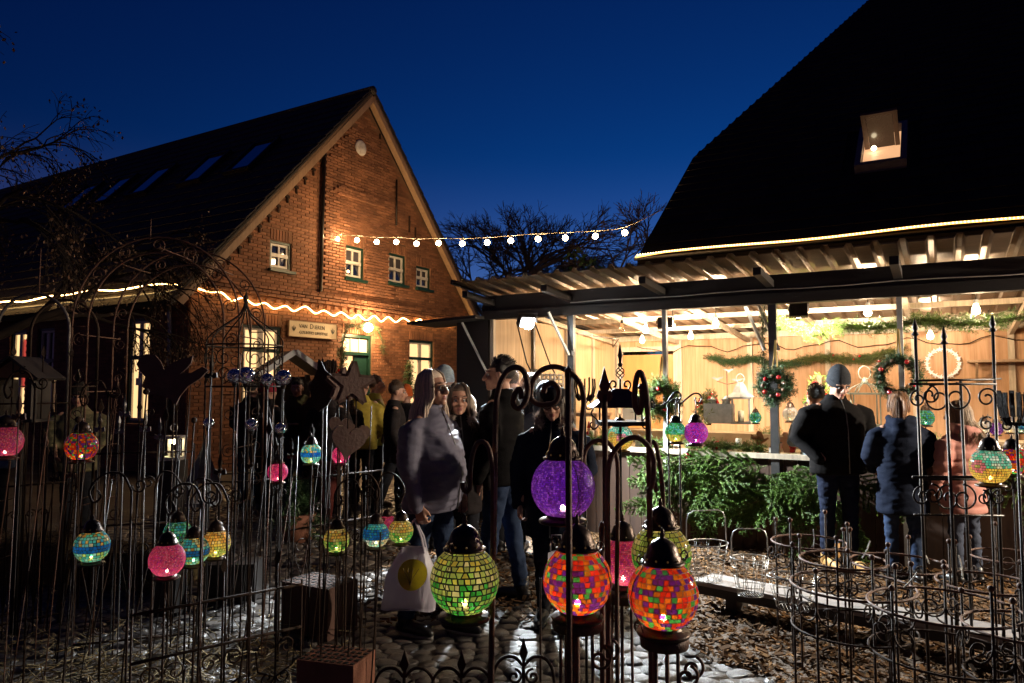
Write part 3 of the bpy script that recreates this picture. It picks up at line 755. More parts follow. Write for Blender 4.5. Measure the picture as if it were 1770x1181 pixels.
cs = corr_sheet(1.0)
for i in range(9):
    o = link('roof_sheet', cs, stall); o.location = (-2.40 + i * .985, 0, (i % 2) * .006)
MB().box((-2.40, 1.65, roof_z(1.65) + .01), (.05, 4.7, .05), Euler((math.atan(-.078), 0, 0))).build('verge_strip', dark_wood, stall)
# hinged flap held out sideways on a strut
fl = thing('side_flap', None, None); fl.parent = stall; fl.location = (X0 - .03, -.05, 2.40)
MB().box((-.52, .06, .0), (1.02, .62, .035), Euler((0, math.radians(-2), 0))).build('flap_board', dark_wood, fl)
MB().bar((-.30, -.1, -.03), (.02, .0, -.68), .035, .02).build('flap_strut', white_steel, fl)
# counter: planked front, top and a raised display shelf behind
ct = thing('counter', None, None); ct.parent = stall
fb = mat('brown_counter_plank', (.09, .045, .025), .8, col2=(.045, .022, .013), scale=2.5, stretch=(6, 6, .6), island=.25)
x = -1.6
while x < X1 - .1:
    MB().box((x + .065, -.0, .455), (.124, .025, .90)).build('front_plank', fb, ct); x += .13
MB().box((-1.6 + 3.75, .36, .925), (7.5, .80, .035)).build('counter_top', mat('burlap_counter_cover', (.50, .38, .22), .85, col2=(.36, .26, .14), scale=10, bump=.3, bscale=80), ct)
MB().box((-1.6 + 3.75, -.035, .93), (7.5, .02, .05)).build('front_edge', batten_m, ct)
MB().box((2.3, .97, .56), (7.0, .4, 1.05)).build('display_step', mat('burlap_step', (.46, .34, .20), .85, col2=(.33, .23, .13), scale=10), ct)
# wall shelf at the right
sf = thing('wall_shelf', None, None); sf.parent = stall; sf.location = (2.62, DEP - .02, 1.92)
MB().box((1.1, -.16, 0), (2.2, .28, .03)).build('shelf_board', tan_wood, sf)
for x in (.1, 1.4): MB().bar((x, -.28, -.02), (x, -.03, -.28), .03, .03).build('bracket', tan_wood, sf)
MB().tube([(X0 + .1, 3.5, 2.35), (-2.0, 3, 2.2), (-1.5, 2.0, 2.25), (-1.244, .1, 2.2)], .008, 5).build('cable', black_iron, stall)
MB().tube([(-2.2, .9, 2.4), (-2.15, 1.2, 1.9), (-2.0, 1.6, 1.3)], .010, 5).build('cable', black_iron, stall)
MB().tube([(-2.25, .5, 2.4), (-2.22, .7, 1.9), (-2.1, 1.0, 1.4)], .010, 5).build('cable', black_iron, stall)
# hanging bulbs inside, one of them dark
def stall_bulb(px, py, y, lit=True, pw=38, lab=''):
    p = Sl(px, py, 'y', y); o = thing('hanging_bulb', lab, 'bulb', Sw(p[0], p[1], p[2]), S_ROT, 'bare bulbs hanging inside the stall')
    top = roof_z(y) - .1 - p[2]
    MB().lathe([(0, -.055), (.03, -.045), (.038, -.02), (.03, .01), (.018, .04), (.016, .05)], 12).build('glass_bulb', bulb_m if lit else glass('clear_bulb_glass', (1, .95, .85), .1), o, True)
    MB().tube([(0, 0, .05), (0, 0, .09)], .02, 8).build('socket', sock_m if not lit else mat('white_socket', (.6, .55, .5), .5), o)
    MB().tube([(0, 0, .09), (.01, 0, max(.12, top))], .005, 5).build('cord', sock_m, o)
    if lit: plight('bulb_light', (0, 0, -.07), pw, (1, .74, .47), .05, o)
stall_bulb(1075, 566, 1.0, False, 0, 'unlit clear bulb hanging near the left steel post of the stall')
stall_bulb(1116, 569, 1.6, lab='lit bare bulb, highest of the pair over the stall door')
stall_bulb(1110, 587, 2.9, lab='lit bare bulb hanging lowest over the stall door')
stall_bulb(1194, 580, 2.5, lab='lit bare bulb just right of the thin stall post by the door')
stall_bulb(1237, 558, 1.2, lab='lit bare bulb under the roof left of the green-wrapped post')
stall_bulb(1500, 538, 1.0, lab='lit bare bulb under the roof near the right-hand thin post')
stall_bulb(1608, 579, 2.9, lab='lit bare bulb above the white star wreath')
stall_bulb(1687, 534, 1.0, lab='lit bare bulb far right under the corrugated roof')
stall_bulb(1162, 562, 1.0, lab='lit bare bulb beside the thin stall post at beam height')
stall_bulb(1708, 559, 2.2, False, 0, 'unlit bulb in the fir garland at the far right')
# floodlights
def flood(px, py, y, target, pw, col, ang, label, em):
    p = Sl(px, py, 'y', y); o = thing('floodlight', label, 'floodlight', Sw(p[0], p[1], p[2]), 0)
    d = (Vector(target) - o.location).normalized(); q = d.to_track_quat('-Y', 'Z').to_matrix()
    hb = MB(); M4 = q.to_4x4()
    vs = MB().box((0, .05, 0), (.17, .09, .13)); hb.add([q @ Vector(v) for v in vs.v], vs.f); hb.build('housing', black_iron, o)
    vs = MB().box((0, -.004, 0), (.145, .012, .105)); MB().add([q @ Vector(v) for v in vs.v], vs.f).build('lens', emit('flood_lens', col, em), o)
    MB().ball(tuple(d * .02), .062, 14, 10).build('glare_ball', emit('flood_glare', col, em), o, True)  # glowing ball added so the lamp reads as a blown-out blob
    MB().tube([(-.1, 0, 0), (-.1, 0, .1), (.1, 0, .1), (.1, 0, 0)], .008, 5).build('yoke', black_iron, o)
    slight('flood_beam', tuple(d * .10), tuple(d), pw, col, ang, .35, .06, o)
    return o
flood(912, 558, -.60, (1.3, 5.0, 0), 1900, COOL, 118, 'blazing cool white floodlight under the stall beam, pointing out at the yard', 60)
flood(1380, 539, .22, Sw(.55, DEP, 1.75), 560, (1, .84, .64), 84, 'square black floodlight under the roof aimed at the stall wall', 30)
flood(1150, 560, .9, Sw(-1.3, DEP, 2.0), 260, (1, .82, .60), 84, 'small floodlight behind the thin post lighting the stall door', 30)
fo = thing('floodlight', 'floodlight under the right end of the stall beam, beyond the picture edge', 'floodlight', Sw(5.6, -.10, 2.34), 0)
MB().box((0, .03, 0), (.17, .09, .13), (0, 0, S_ROT)).build('housing', black_iron, fo)
fd = (Vector((-.6, 4.0, .5)) - fo.location).normalized()
MB().box(tuple(fd * .06), (.1, .1, .09), fd.to_track_quat('-Y', 'Z').to_matrix()).build('lens', emit('flood_lens_warm', (1, .88, .7), 30), fo)
slight('flood_beam', tuple(fd * .13), tuple(fd), 1150, (1, .84, .64), 140, .4, .06, fo)
ft = thing('tube_light', 'short white fluorescent tube under the front beam', 'light', Sw(*Sl(1262, 528, 'y', .10)), S_ROT)
MB().box((0, 0, 0), (.5, .04, .03)).build('tube', emit('tube_glow', (1, .9, .75), 14), ft)
MB().box((0, 0, .03), (.56, .05, .025)).build('fitting', white_paint, ft)
# ------------------------------------------------------------------ mosaic lanterns
LK = .27
GL = {k: stained('glass_' + k, v) for k, v in dict(red=(1, .06, .02), orange=(1, .28, .02), green=(.10, .62, .12), purple=(.22, .03, .36), yellow=(1, .72, .16), lime=(.62, .82, .22),
      olive=(.66, .66, .22), blue=(.02, .22, .80), sky=(.08, .55, .85), teal=(.12, .72, .62), aqua=(.35, .85, .75), pink=(1, .10, .28), rose=(1, .26, .42), violet=(.26, .04, .62), lilac=(.52, .16, .85), cream=(1, .82, .5), white=(.9, .92, .9), amber=(1, .52, .12), magenta=(.70, .05, .42)).items()}
grout_m = mat('black_grout', (.02, .018, .016), .7)
grout_w = mat('pale_grout', (.45, .40, .42), .7)
cap_m = mat('aged_bronze_cap', (.075, .042, .028), .36, .75, col2=(.03, .02, .016), scale=14, bump=.15, bscale=60, rvar=.12)
flame_m = emit('candle_flame', (1, .80, .45), 34)
wax_m = mat('candle_wax', (.8, .72, .55), .5)
def pick(*a): return rnd.choice(a)
def f_green(t, a): return pick('olive', 'olive', 'lime', 'yellow', 'cream') if t < .5 + rnd.uniform(-.08, .08) else pick('lime', 'green', 'lime', 'green', 'olive')
def f_multi(t, a): return pick('red', 'orange', 'orange', 'green', 'purple', 'red', 'purple')
def f_blue(t, a): return pick('teal', 'aqua', 'cream', 'sky', 'amber') if t < .42 else ('blue' if t < .62 else pick('aqua', 'teal', 'lime'))
def f_blue2(t, a): return pick('sky', 'teal', 'aqua') if t < .3 else (pick('blue', 'sky', 'blue') if t < .68 else pick('cream', 'aqua', 'white'))
def f_amber(t, a): return pick('amber', 'cream', 'amber', 'yellow') if t < .55 else pick('lime', 'yellow', 'olive')
def f_greeny(t, a): return pick('cream', 'amber', 'olive', 'yellow') if t < .5 else pick('lime', 'green', 'lime')
def f_aqua(t, a): return pick('aqua', 'teal', 'green', 'sky')
def f_pink(t, a): return pick('pink', 'rose', 'pink', 'magenta')
def f_purple(t, a): return pick('violet', 'violet', 'lilac', 'purple')
def f_magenta(t, a): return pick('magenta', 'lilac', 'magenta', 'violet')
def f_white(t, a): return pick('white', 'cream', 'white')
def f_flower(t, a):                       # daisies on a pale ground above yellow
    for ca, ct, c1 in ((-1.75, .42, 'amber'), (-.9, .5, 'rose'), (-2.7, .4, 'green')):
        q = math.hypot((a - ca) * .62, (t - ct) * 1.9)
        if q < .09: return 'olive'
        if q < .30: return c1
    return pick('white', 'aqua', 'teal') if t < .55 else pick('yellow', 'amber', 'yellow')
def f_flower2(t, a):
    for ca, ct, c1 in ((-2.45, .45, 'violet'), (-2.9, .7, 'rose'), (-.7, .4, 'green')):
        q = math.hypot((a - ca) * .62, (t - ct) * 1.9)
        if q < .28: return c1
    return pick('teal', 'aqua', 'green') if t < .6 else pick('yellow', 'lime', 'yellow')
def shell(R, kind):
    """profile point at t in 0..1 from the neck down to the foot"""
    if kind == 'tub':
        def fn(t):
            ph = .42 + t * 2.25; e = 2.6
            s, c = math.sin(ph), math.cos(ph)
            k = (abs(s) ** e + abs(c) ** e) ** (-1 / e)
            return R * .74 * k * s, R * 1.0 * k * c
        return fn
    return lambda t: (R * math.sin(.46 + t * 2.16), R * math.cos(.46 + t * 2.16))
def lantern(label, wp, R, style, power=.4, rows=13, single=False, kind='globe', gap=.13, grout=None, hang=True, group='mosaic glass lanterns', lit=True, jit=.16, name='mosaic_lantern', capm=None):
    capm = capm or cap_m
    root = thing(name, label, 'lantern', wp, rnd.uniform(0, 6.28), group)
    fn = shell(R, kind); gr = MB(); tiles = []
    # rows of tesserae; each cell becomes a tile in the middle and grout round it
    cells = []
    for i in range(rows):
        t0, t1 = i / rows, (i + 1) / rows; rm = fn((t0 + t1) / 2)[0]; h = R * 2.16 / rows
        n = max(6, int(2 * PI * rm / (h * 1.02))); off = rnd.uniform(0, 1)
        cells.append((t0, t1, n, off))
    for t0, t1, n, off in cells:
        dt = t1 - t0
        ja = [rnd.uniform(-jit, jit) for _ in range(n)]; jb = [rnd.uniform(-jit, jit) for _ in range(n)]
        for j in range(n):
            j2 = (j + 1) % n
            aa = [2 * PI * (off + j + ja[j]) / n, 2 * PI * (off + j + 1 + ja[j2]) / n, 2 * PI * (off + j + 1 + jb[j2]) / n, 2 * PI * (off + j + jb[j]) / n]
            tt = [t0, t0, t1, t1]
            ca, ct = sum(aa) / 4, sum(tt) / 4
            def P(a, t, k=1.0):
                r, z = fn(t); return (r * k * math.cos(a), r * k * math.sin(a), z * k)
            g = gap * rnd.uniform(.8, 1.25)
            ins = [(a + (ca - a) * g * 1.35 + rnd.uniform(-.04, .04) * (2 * PI / n), t + (ct - t) * g * 1.35 + rnd.uniform(-.05, .05) * dt) for a, t in zip(aa, tt)]
            out4 = [P(a, t) for a, t in zip(aa, tt)]; in4 = [P(a, t) for a, t in ins]
            gr.add(out4 + in4, [(k, (k + 1) % 4, 4 + (k + 1) % 4, 4 + k) for k in range(4)])
            mid = lambda p, q, f=.5: (p[0] + (q[0] - p[0]) * f, p[1] + (q[1] - p[1]) * f)
            tp = []
            for k in range(4): tp += [ins[k], mid(ins[k], ins[(k + 1) % 4])]
            a_n = ((ca + PI) % (2 * PI)) - PI
            tiles.append(([P(a, t, 1.004) for a, t in tp] + [P(ca, ct, 1.012)], style(ct, a_n)))
    gl = gr.build('globe', grout or grout_m, root)
    TF = [(k, (k + 1) % 8, 8) for k in range(8)]
    if single:
        for vs, c in tiles:
            MB().add(vs, TF).build('glass_tile', GL[c], gl, True)
    else:
        names = sorted({c for _, c in tiles}); mb = MB()
        for vs, c in tiles: mb.add(vs, TF, names.index(c))
        o = mb.build('glass_tiles', [GL[c] for c in names], gl, True); tag(o, kind='stuff')
    s = R
    if kind == 'tub': zt, rt = fn(0)[1], fn(0)[0]
    else: zt, rt = R * math.cos(.46), R * math.sin(.46)
    cz = zt - .02 * s
    k = s
    prof = [(.02 * k, cz - .0), (.62 * k, cz), (.64 * k, cz + .05 * k), (.56 * k, cz + .08 * k), (.53 * k, cz + .10 * k), (.52 * k, cz + .22 * k), (.47 * k, cz + .27 * k), (.45 * k, cz + .36 * k), (.40 * k, cz + .50 * k), (.30 * k, cz + .62 * k), (.16 * k, cz + .70 * k), (.08 * k, cz + .73 * k), (.06 * k, cz + .78 * k), (.085 * k, cz + .83 * k), (.05 * k, cz + .89 * k), (.055 * k, cz + .94 * k), (.01 * k, cz + 1.04 * k)]
    cp_ = MB().lathe(prof, 20).build('cap', capm, root, True)
    hm = MB()
    for q in range(10):
        a = 2 * PI * q / 10
        hm.ball((.525 * k * math.cos(a), .525 * k * math.sin(a), cz + .16 * k), .035 * k, 6, 4)
    tag(hm.build('pierced_holes', emit('lit_hole', (1, .5, .15), .03, (.03, .02, .015)) if lit else capm, cp_), kind='stuff')
    fz = fn(1)[1]; fr = fn(1)[0]
    MB().lathe([(0, fz + .04 * s), (fr * 1.02, fz + .04 * s), (fr * 1.04, fz - .05 * s), (fr * 1.12, fz - .09 * s), (fr * 1.5, fz - .14 * s), (fr * 1.56, fz - .19 * s), (fr * 1.5, fz - .25 * s), (0, fz - .26 * s)], 20).build('base', capm, root, True)
    for sg_ in (-1, 1):
        h = [(sg_ * .56 * s, 0, cz + .04 * s)]
        for q in range(14):
            a = PI * 1.1 - q * .52; rr = .16 * s * (1 - q * .02)
            h.append((sg_ * (.74 * s + -rr * math.cos(a) * .8), 0, cz + .16 * s + rr * math.sin(a)))
        tube_part('curl_ring', h, .022 * s, capm, root, 6)
        tube_part('side_wire', [(sg_ * .66 * s, 0, cz + .02 * s)] + [(sg_ * (fn(t)[0] * 1.05 + .02 * s), 0, fn(t)[1]) for t in (.12, .3, .5, .7, .86)] + [(sg_ * fr * 1.35, 0, fz - .12 * s)], .014 * s, capm, root, 5)
    if hang:
        tube_part('handle', [(sg2 * .10 * s, 0, cz + z_ * s) for sg2, z_ in ((-1, .88), (-1.9, 1.05), (-1.6, 1.7), (0, 2.0), (1.6, 1.7), (1.9, 1.05), (1, .88))], .014 * s, capm, root, 5)
    if lit:
        MB().lathe([(0, fz), (.2 * s, fz), (.2 * s, fz + .10 * s), (0, fz + .11 * s)], 12).build('candle', wax_m, root, True)
        MB().lathe([(0, fz + .11 * s), (.07 * s, fz + .14 * s), (.10 * s, fz + .20 * s), (.08 * s, fz + .27 * s), (.0, fz + .34 * s)], 8).build('flame', flame_m, root, True)
        plight('candle_light', (0, 0, fz + .30 * s), power * LK, (1, .86, .62), .12 * s, root)
    return root
def LP(px, py, Y): return W(px, py, Y)
def Rof(rpx, Y): return rpx * Y / F
# the big ones near the camera
def big(px, py, rpx, Y, *a, **k): return lantern(a[0], LP(px, py, Y), Rof(rpx, Y), a[1], **k)
big(803, 1003, 58, 2.15, 'large lit globe lantern of olive and green tiles, hanging beside the white carrier bag', f_green, rows=13, single=True, power=.55, gap=.18, jit=.26)
big(998, 1003, 58, 2.15, 'large lantern of bright red, orange, green and purple tiles on a round iron stand', f_multi, rows=14, single=True, power=1.05, jit=.23, gap=.07, grout=grout_w, hang=False)
big(1146, 1028, 59, 2.12, 'large checkered red and purple lantern, lowest of the front cluster, right of centre', f_multi, rows=14, single=True, power=.75, jit=.23, gap=.07, grout=grout_w, hang=False)
big(973, 842, 54, 2.3, 'big dim violet crackle glass globe hanging in front of the woman in the peaked cap', f_purple, rows=34, power=.17, gap=.10, jit=.3)
big(1077, 970, 40, 2.7, 'glowing pink crackle glass lantern with straight sides behind the two red ones', f_pink, rows=30, power=.6, gap=.10, jit=.3, kind='tub', hang=False)
big(1143, 958, 50, 2.55, 'pale green mosaic globe half hidden behind the checkered lantern', f_green, rows=12, power=.22, gap=.13)
# middle distance
for px, py, rp, Y, sty, lab, kw in (
    (1072, 757, 22, 3.6, f_flower, 'round lantern with daisy pattern on yellow, hung under the little iron roof', dict(rows=15, power=.35)),
    (1168, 747, 18, 4.6, f_flower2, 'teal and yellow flower lantern left of the purple one in front of the counter', dict(rows=15, power=.28)),
    (1203, 748, 20, 4.55, f_magenta, 'glowing magenta purple globe hanging in front of the stall counter', dict(rows=26, power=.5, jit=.3)),
    (1711, 806, 31, 3.3, f_flower, 'wide floral mosaic globe at the right beside the pink padded coat', dict(rows=15, power=.3)),
    (1750, 797, 24, 3.9, f_multi, 'red mosaic lantern at the right edge behind the floral one', dict(rows=13, power=.3)),
    (9, 763, 28, 3.5, f_pink, 'pink crackle globe cut by the left edge of the picture', dict(rows=26, power=.24, jit=.3)),
    (141, 771, 26, 3.8, f_multi, 'small lit red patchwork globe at far left among the rods', dict(rows=15, power=.2, gap=.08)),
    (159, 944, 28, 3.3, f_blue, 'blue banded mosaic globe hanging alone over the straw at left', dict(rows=11, power=.32)),
    (289, 967, 29, 3.25, f_pink, 'rose red crackle globe lowest in the left cluster of four', dict(rows=28, power=.40, jit=.3)),
    (307, 922, 23, 3.7, f_aqua, 'aqua green mosaic globe at the back of the left cluster', dict(rows=11, power=.26)),
    (335, 951, 25, 3.5, f_blue, 'blue and aqua mosaic globe between rose and amber lanterns', dict(rows=11, power=.34)),
    (373, 939, 24, 3.6, f_amber, 'amber and yellow mosaic globe, rightmost of the left cluster', dict(rows=11, power=.38)),
    (480, 816, 17, 4.7, f_pink, 'small pink crackle globe on a pole in front of the straw bale', dict(rows=22, power=.32, jit=.3)),
    (538, 784, 18, 4.6, f_blue, 'small blue banded globe left of the rusty heart', dict(rows=11, power=.3)),
    (589, 787, 15, 4.9, f_pink, 'pink globe peeping out from behind the rusty heart', dict(rows=22, power=.25, jit=.3)),
    (582, 933, 22, 3.7, f_greeny, 'yellow green mosaic globe hanging left of the blue one near the woman', dict(rows=10, power=.36)),
    (650, 924, 22, 3.7, f_blue2, 'bright blue mosaic globe with a pale bright foot, near the carrier bag', dict(rows=11, power=.42)),
    (669, 905, 15, 4.3, f_pink, 'pink globe mostly hidden behind the bright blue one', dict(rows=20, power=.25, jit=.3)),
    (693, 918, 21, 3.75, f_greeny, 'yellow green globe hanging right in front of the bag handles', dict(rows=10, power=.36))):
    big(px, py, rp, Y, lab, sty, **kw)

# ------------------------------------------------------------------ wrought iron
def irn(root, name, pts, r, m=None, n=6):
    L = root.location; return tube_part(name, [tuple(Vector(p) - L) for p in pts], r, m or rust_iron, root, n)
def pxs(P, Y, k=4):
    return smooth_path([W(x, y, Y) for x, y in P], k)
def spiral_pts(c, ex, ez, R, turns, a0, dr=1, rin=.22, n=26):
    out = []
    for i in range(n + 1):
        t = i / n; a = a0 + dr * turns * 2 * PI * t; r = R * (1 - (1 - rin) * t)
        out.append(c + ex * (r * math.cos(a)) + ez * (r * math.sin(a)))
    return out
def cscroll(root, c, ex, ez, R, a0, dr, r, m=None, turns=1.3):
    return irn(root, 'scroll', spiral_pts(Vector(c), Vector(ex), Vector(ez), R, turns, a0, dr), r, m, 5)
EXW, EZW = Vector((1, 0, 0)), Vector((0, 0, 1))
def crook(label, P, Y, r, low=None, group='rusty shepherd hooks', m=None, extra=()):
    pts = pxs(P, Y); b = pts[0].copy(); root = thing('shepherd_hook', label, 'hook', (b.x, b.y, 0), 0, group)
    irn(root, 'pole', [Vector((b.x, b.y, -.02)), b], r, m, 8); irn(root, 'crook', pts, r, m, 8)
    for P2, r2 in extra: irn(root, 'inner_curl', pxs(P2, Y), r2, m, 8)
    return root
crook('tall rusty hook with a big curl in front of the man in the dark jacket', [(848, 1180), (854, 900), (857, 720), (862, 672), (874, 645), (890, 635), (905, 642), (912, 665), (910, 690), (898, 706), (888, 700), (889, 684), (898, 672), (902, 690)], 2.2, .0085)
crook('short rusty hook from which the large green lantern hangs', [(851, 1000), (852, 840), (850, 800), (845, 775), (836, 764), (824, 768), (816, 790), (813, 822), (812, 843), (807, 850), (801, 846), (800, 834)], 2.18, .007)
crook('rusty hook with wide arch and inner spiral above the violet globe', [(997, 1000), (1003, 800), (1006, 730), (1009, 692), (1003, 664), (984, 643), (958, 634), (935, 641), (921, 660), (917, 684), (926, 697), (945, 700), (962, 693), (966, 675), (955, 662), (943, 667), (940, 680)], 2.3, .0085)
crook('hook turned edge on with a thick loop right of the iron roof', [(1124, 1000), (1122, 800), (1120, 720), (1116, 672), (1108, 645), (1102, 648), (1098, 668), (1097, 695), (1101, 711), (1106, 712), (1110, 695), (1109, 672), (1104, 667)], 2.5, .010)
crook('low rusty hook arching left of the spear post', [(1066, 1000), (1068, 830), (1064, 785), (1050, 765), (1030, 762), (1014, 775), (1008, 800), (1010, 830)], 2.6, .008)
crook('low rusty hook arching right of the spear post', [(1052, 1050), (1050, 850), (1055, 795), (1072, 768), (1096, 756), (1118, 768), (1130, 795), (1128, 835), (1120, 850)], 2.45, .009)
crook('hook with narrow bend at the right of the low arches', [(1152, 1060), (1146, 860), (1140, 800), (1133, 768), (1126, 766), (1121, 785), (1124, 815), (1132, 838), (1135, 850)], 2.6, .008)
def spear_outline(h, w): return [(0, h), (w * .25, h * .62), (w * .5, h * .32), (w * .36, h * .14), (w * .16, 0), (-w * .16, 0), (-w * .36, h * .14), (-w * .5, h * .32), (-w * .25, h * .62)]
def spear_post(label, px, ytop, Y, hpx, wpx, r, group='spear topped iron posts', m=None):
    p = W(px, ytop + hpx, Y); root = thing('spear_post', label, 'post', (p.x, p.y, 0), 0, group)
    irn(root, 'pole', [Vector((p.x, p.y, -.02)), p], r, m, 8)
    o = MB().prism(spear_outline(hpx * Y / F, wpx * Y / F), .012).build('spear_head', m or rust_iron, root); o.location = (0, 0, p.z)
    for s_ in (-1, 1):
        q = MB().prism([(0, 0), (s_ * wpx * .55 * Y / F, .012), (s_ * wpx * .75 * Y / F, -.012), (s_ * wpx * .45 * Y / F, -.03), (0, -.03)][::s_], .014).build('leaf_collar', m or rust_iron, root); q.location = (0, 0, p.z + .004)
    return root
spear_post('thick iron post with a leaf shaped spear head right of the flared basket', 1045, 634, 2.5, 48, 19, .010)
spear_post('tall plain iron post with small pointed tip in front of the violet globe', 982, 630, 2.05, 14, 8, .009)
# round iron stand under the centre lantern and pole stands
def stand(label, px, ytop, Y, rpx, legs):
    p = W(px, ytop, Y); root = thing('lantern_stand', label, 'stand', (p.x, p.y, 0)); R = rpx * Y / F
    MB().lathe([(0, 0), (R, 0), (R * 1.03, -.012), (R, -.03), (0, -.03)], 24).build('plate', rust_iron, root, True).location = (0, 0, p.z)
    for a in legs: irn(root, 'leg', [Vector((p.x + R * .7 * math.cos(a), p.y + R * .7 * math.sin(a), p.z - .03)), Vector((p.x + R * .85 * math.cos(a), p.y + R * .85 * math.sin(a), -.01))], .0055, rust_iron)
    for s_ in (-.2, .45): cscroll(root, (p.x + R * 1.0 + s_ * .05, p.y + s_ * .1, p.z - .11), EXW, EZW, .035, 1.2, -1, .005)
    return root
stand('round rusty stand with thin legs carrying the bright red lantern', 998, 1068, 2.15, 42, (3.4, 2.2, 4.4, 5.6))
stand('round rusty stand carrying the checkered lantern at the right', 1148, 1098, 2.12, 40, (4.0, 5.4, 2.0))
stand('thin legged iron stand under the pink tub lantern', 1077, 1024, 2.7, 32, (3.6, 5.2, 1.5))
spear_post('bare iron pole standing between the two red lanterns', 1040, 900, 2.3, 10, 6, .009)
# iron pavilion roof with basket twist finial
pv = thing('iron_feeder_roof', 'small black iron pavilion roof with twisted finial and scrolls above the daisy lantern', 'garden ornament', W(1072, 800, 3.55) - Vector((0, 0, W(1072, 800, 3.55).z)))
PY = 3.55
def pvp(x, y, dy=0): v = W(x, y, PY); v.y += dy; return v
irn(pv, 'pole', [Vector((pv.location.x, PY, -.02)), pvp(1072, 730)], .007, black_iron)
L_ = pv.location; hw_ = 52 * PY / F; zt_, zb_ = pvp(1072, 672).z, pvp(1072, 704).z; xm = pvp(1072, 700).x
rm = MB().add([(xm - hw_ - L_.x, -hw_, zb_), (xm + hw_ - L_.x, -hw_, zb_), (xm + hw_ - L_.x, hw_, zb_), (xm - hw_ - L_.x, hw_, zb_), (xm - .03 - L_.x, -.03, zt_), (xm + .03 - L_.x, -.03, zt_), (xm + .03 - L_.x, .03, zt_), (xm - .03 - L_.x, .03, zt_)], BOXF)
rm.build('roof', rust_sheet, pv)
MB().box((xm - L_.x, 0, pvp(1072, 731).z), (.22, .22, .02)).build('tray', black_iron, pv)
for dx in (-.09, .09):
    for dy in (-.09, .09): irn(pv, 'corner_rod', [Vector((xm + dx, PY + dy, pvp(1072, 731).z)), Vector((xm + dx, PY + dy, zb_))], .005, black_iron)
for s_ in (-1, 1):
    irn(pv, 'scroll', pxs([(1072 + s_ * 3, 690), (1072 + s_ * 12, 678), (1072 + s_ * 18, 666), (1072 + s_ * 14, 659), (1072 + s_ * 8, 661), (1072 + s_ * 8, 668), (1072 + s_ * 12, 668)], PY), .005, black_iron)
    irn(pv, 'scroll', pxs([(1072 + s_ * 46, 706), (1072 + s_ * 50, 716), (1072 + s_ * 40, 726), (1072 + s_ * 38, 736), (1072 + s_ * 46, 742), (1072 + s_ * 52, 734), (1072 + s_ * 48, 729)], PY), .004, black_iron)
    irn(pv, 'scroll', pxs([(1072 + s_ * 44, 704), (1072 + s_ * 56, 708), (1072 + s_ * 60, 699), (1072 + s_ * 55, 692), (1072 + s_ * 50, 697)], PY), .004, black_iron)
for a in range(4):
    irn(pv, 'twist_bar', [pvp(1072, 657) + Vector((.0 + .022 * math.sin(PI * t / 8) * math.cos(a * PI / 2 + t * .55), .022 * math.sin(PI * t / 8) * math.sin(a * PI / 2 + t * .55), t * .0088 * 1.0)) for t in range(9)], .003, black_iron)
irn(pv, 'finial', [pvp(1072, 674), pvp(1072, 657)], .006, black_iron)
fp = MB().lathe([(0, 0), (.008, .0), (.014, .012), (.006, .02), (.008, .04), (.014, .055), (.010, .065), (.002, .11), (0, .11)], 8).build('spike', black_iron, pv, True); fp.location = pvp(1072, 634) - L_
# black iron crane of scrolls carrying the teal and purple lanterns
cr = thing('scroll_bracket_stand', 'thin black iron stand with two scrolled arms holding the teal and purple globes', 'stand', (W(1176, 800, 4.58).x, 4.58, 0))
irn(cr, 'pole', [Vector((cr.location.x, 4.58, -.02)), W(1174, 692, 4.58)], .006, black_iron)
irn(cr, 'pole', [Vector((cr.location.x - .06, 4.6, -.02)), W(1154, 698, 4.6)], .006, black_iron)
irn(cr, 'arm', pxs([(1115, 690), (1128, 699), (1142, 702), (1154, 694), (1164, 680), (1172, 678), (1177, 684), (1174, 691), (1169, 688)], 4.58), .006, black_iron)
irn(cr, 'arm', pxs([(1158, 695), (1166, 690), (1175, 698), (1186, 690), (1198, 681), (1208, 681), (1213, 689), (1208, 697), (1201, 693), (1203, 687)], 4.58), .006, black_iron)
irn(cr, 'hook_wire', [W(1203, 692, 4.56), W(1203, 712, 4.56)], .003, black_iron)
irn(cr, 'hook_wire', [W(1168, 690, 4.58), W(1168, 714, 4.6)], .003, black_iron)
# flared slat baskets on poles
def slat_basket(label, px, yt, yb, rpx, Y, n=14):
    p = W(px, yb, Y); h = (yb - yt) * Y / F; R = rpx * Y / F; root = thing('slat_basket', label, 'basket', (p.x, p.y, 0), rnd.uniform(0, 1), 'flared slat baskets on poles')
    irn(root, 'pole', [Vector((p.x, p.y, -.02)), p], .006, black_iron)
    MB().lathe([(0, 0), (R * .55, 0), (R * .55, .012), (0, .012)], 14).build('floor', black_iron, root).location = (0, 0, p.z)
    for i in range(n):
        a = 2 * PI * i / n; q = [(R * k * math.cos(a), R * k * math.sin(a), p.z + h * t * (1 + (i % 3) * .06)) for k, t in ((.55, 0), (.85, .25), (1.0, .6), (.96, 1.0))]
        MB().bar(q[0], q[1], .004, R * .3, up=(0, 0, 1)).bar(q[1], q[2], .004, R * .3).bar(q[2], q[3], .004, R * .3).build('slat', dark_rust, root)
    return root
slat_basket('dark flared slat basket on a pole left of the spear head post', 1011, 657, 692, 18, 3.2)
slat_basket('dark flared slat basket on a pole left of the rusty star', 565, 625, 654, 15, 4.6)
slat_basket('dark flared slat basket at the far right edge above the red lantern', 1757, 682, 735, 24, 3.0)

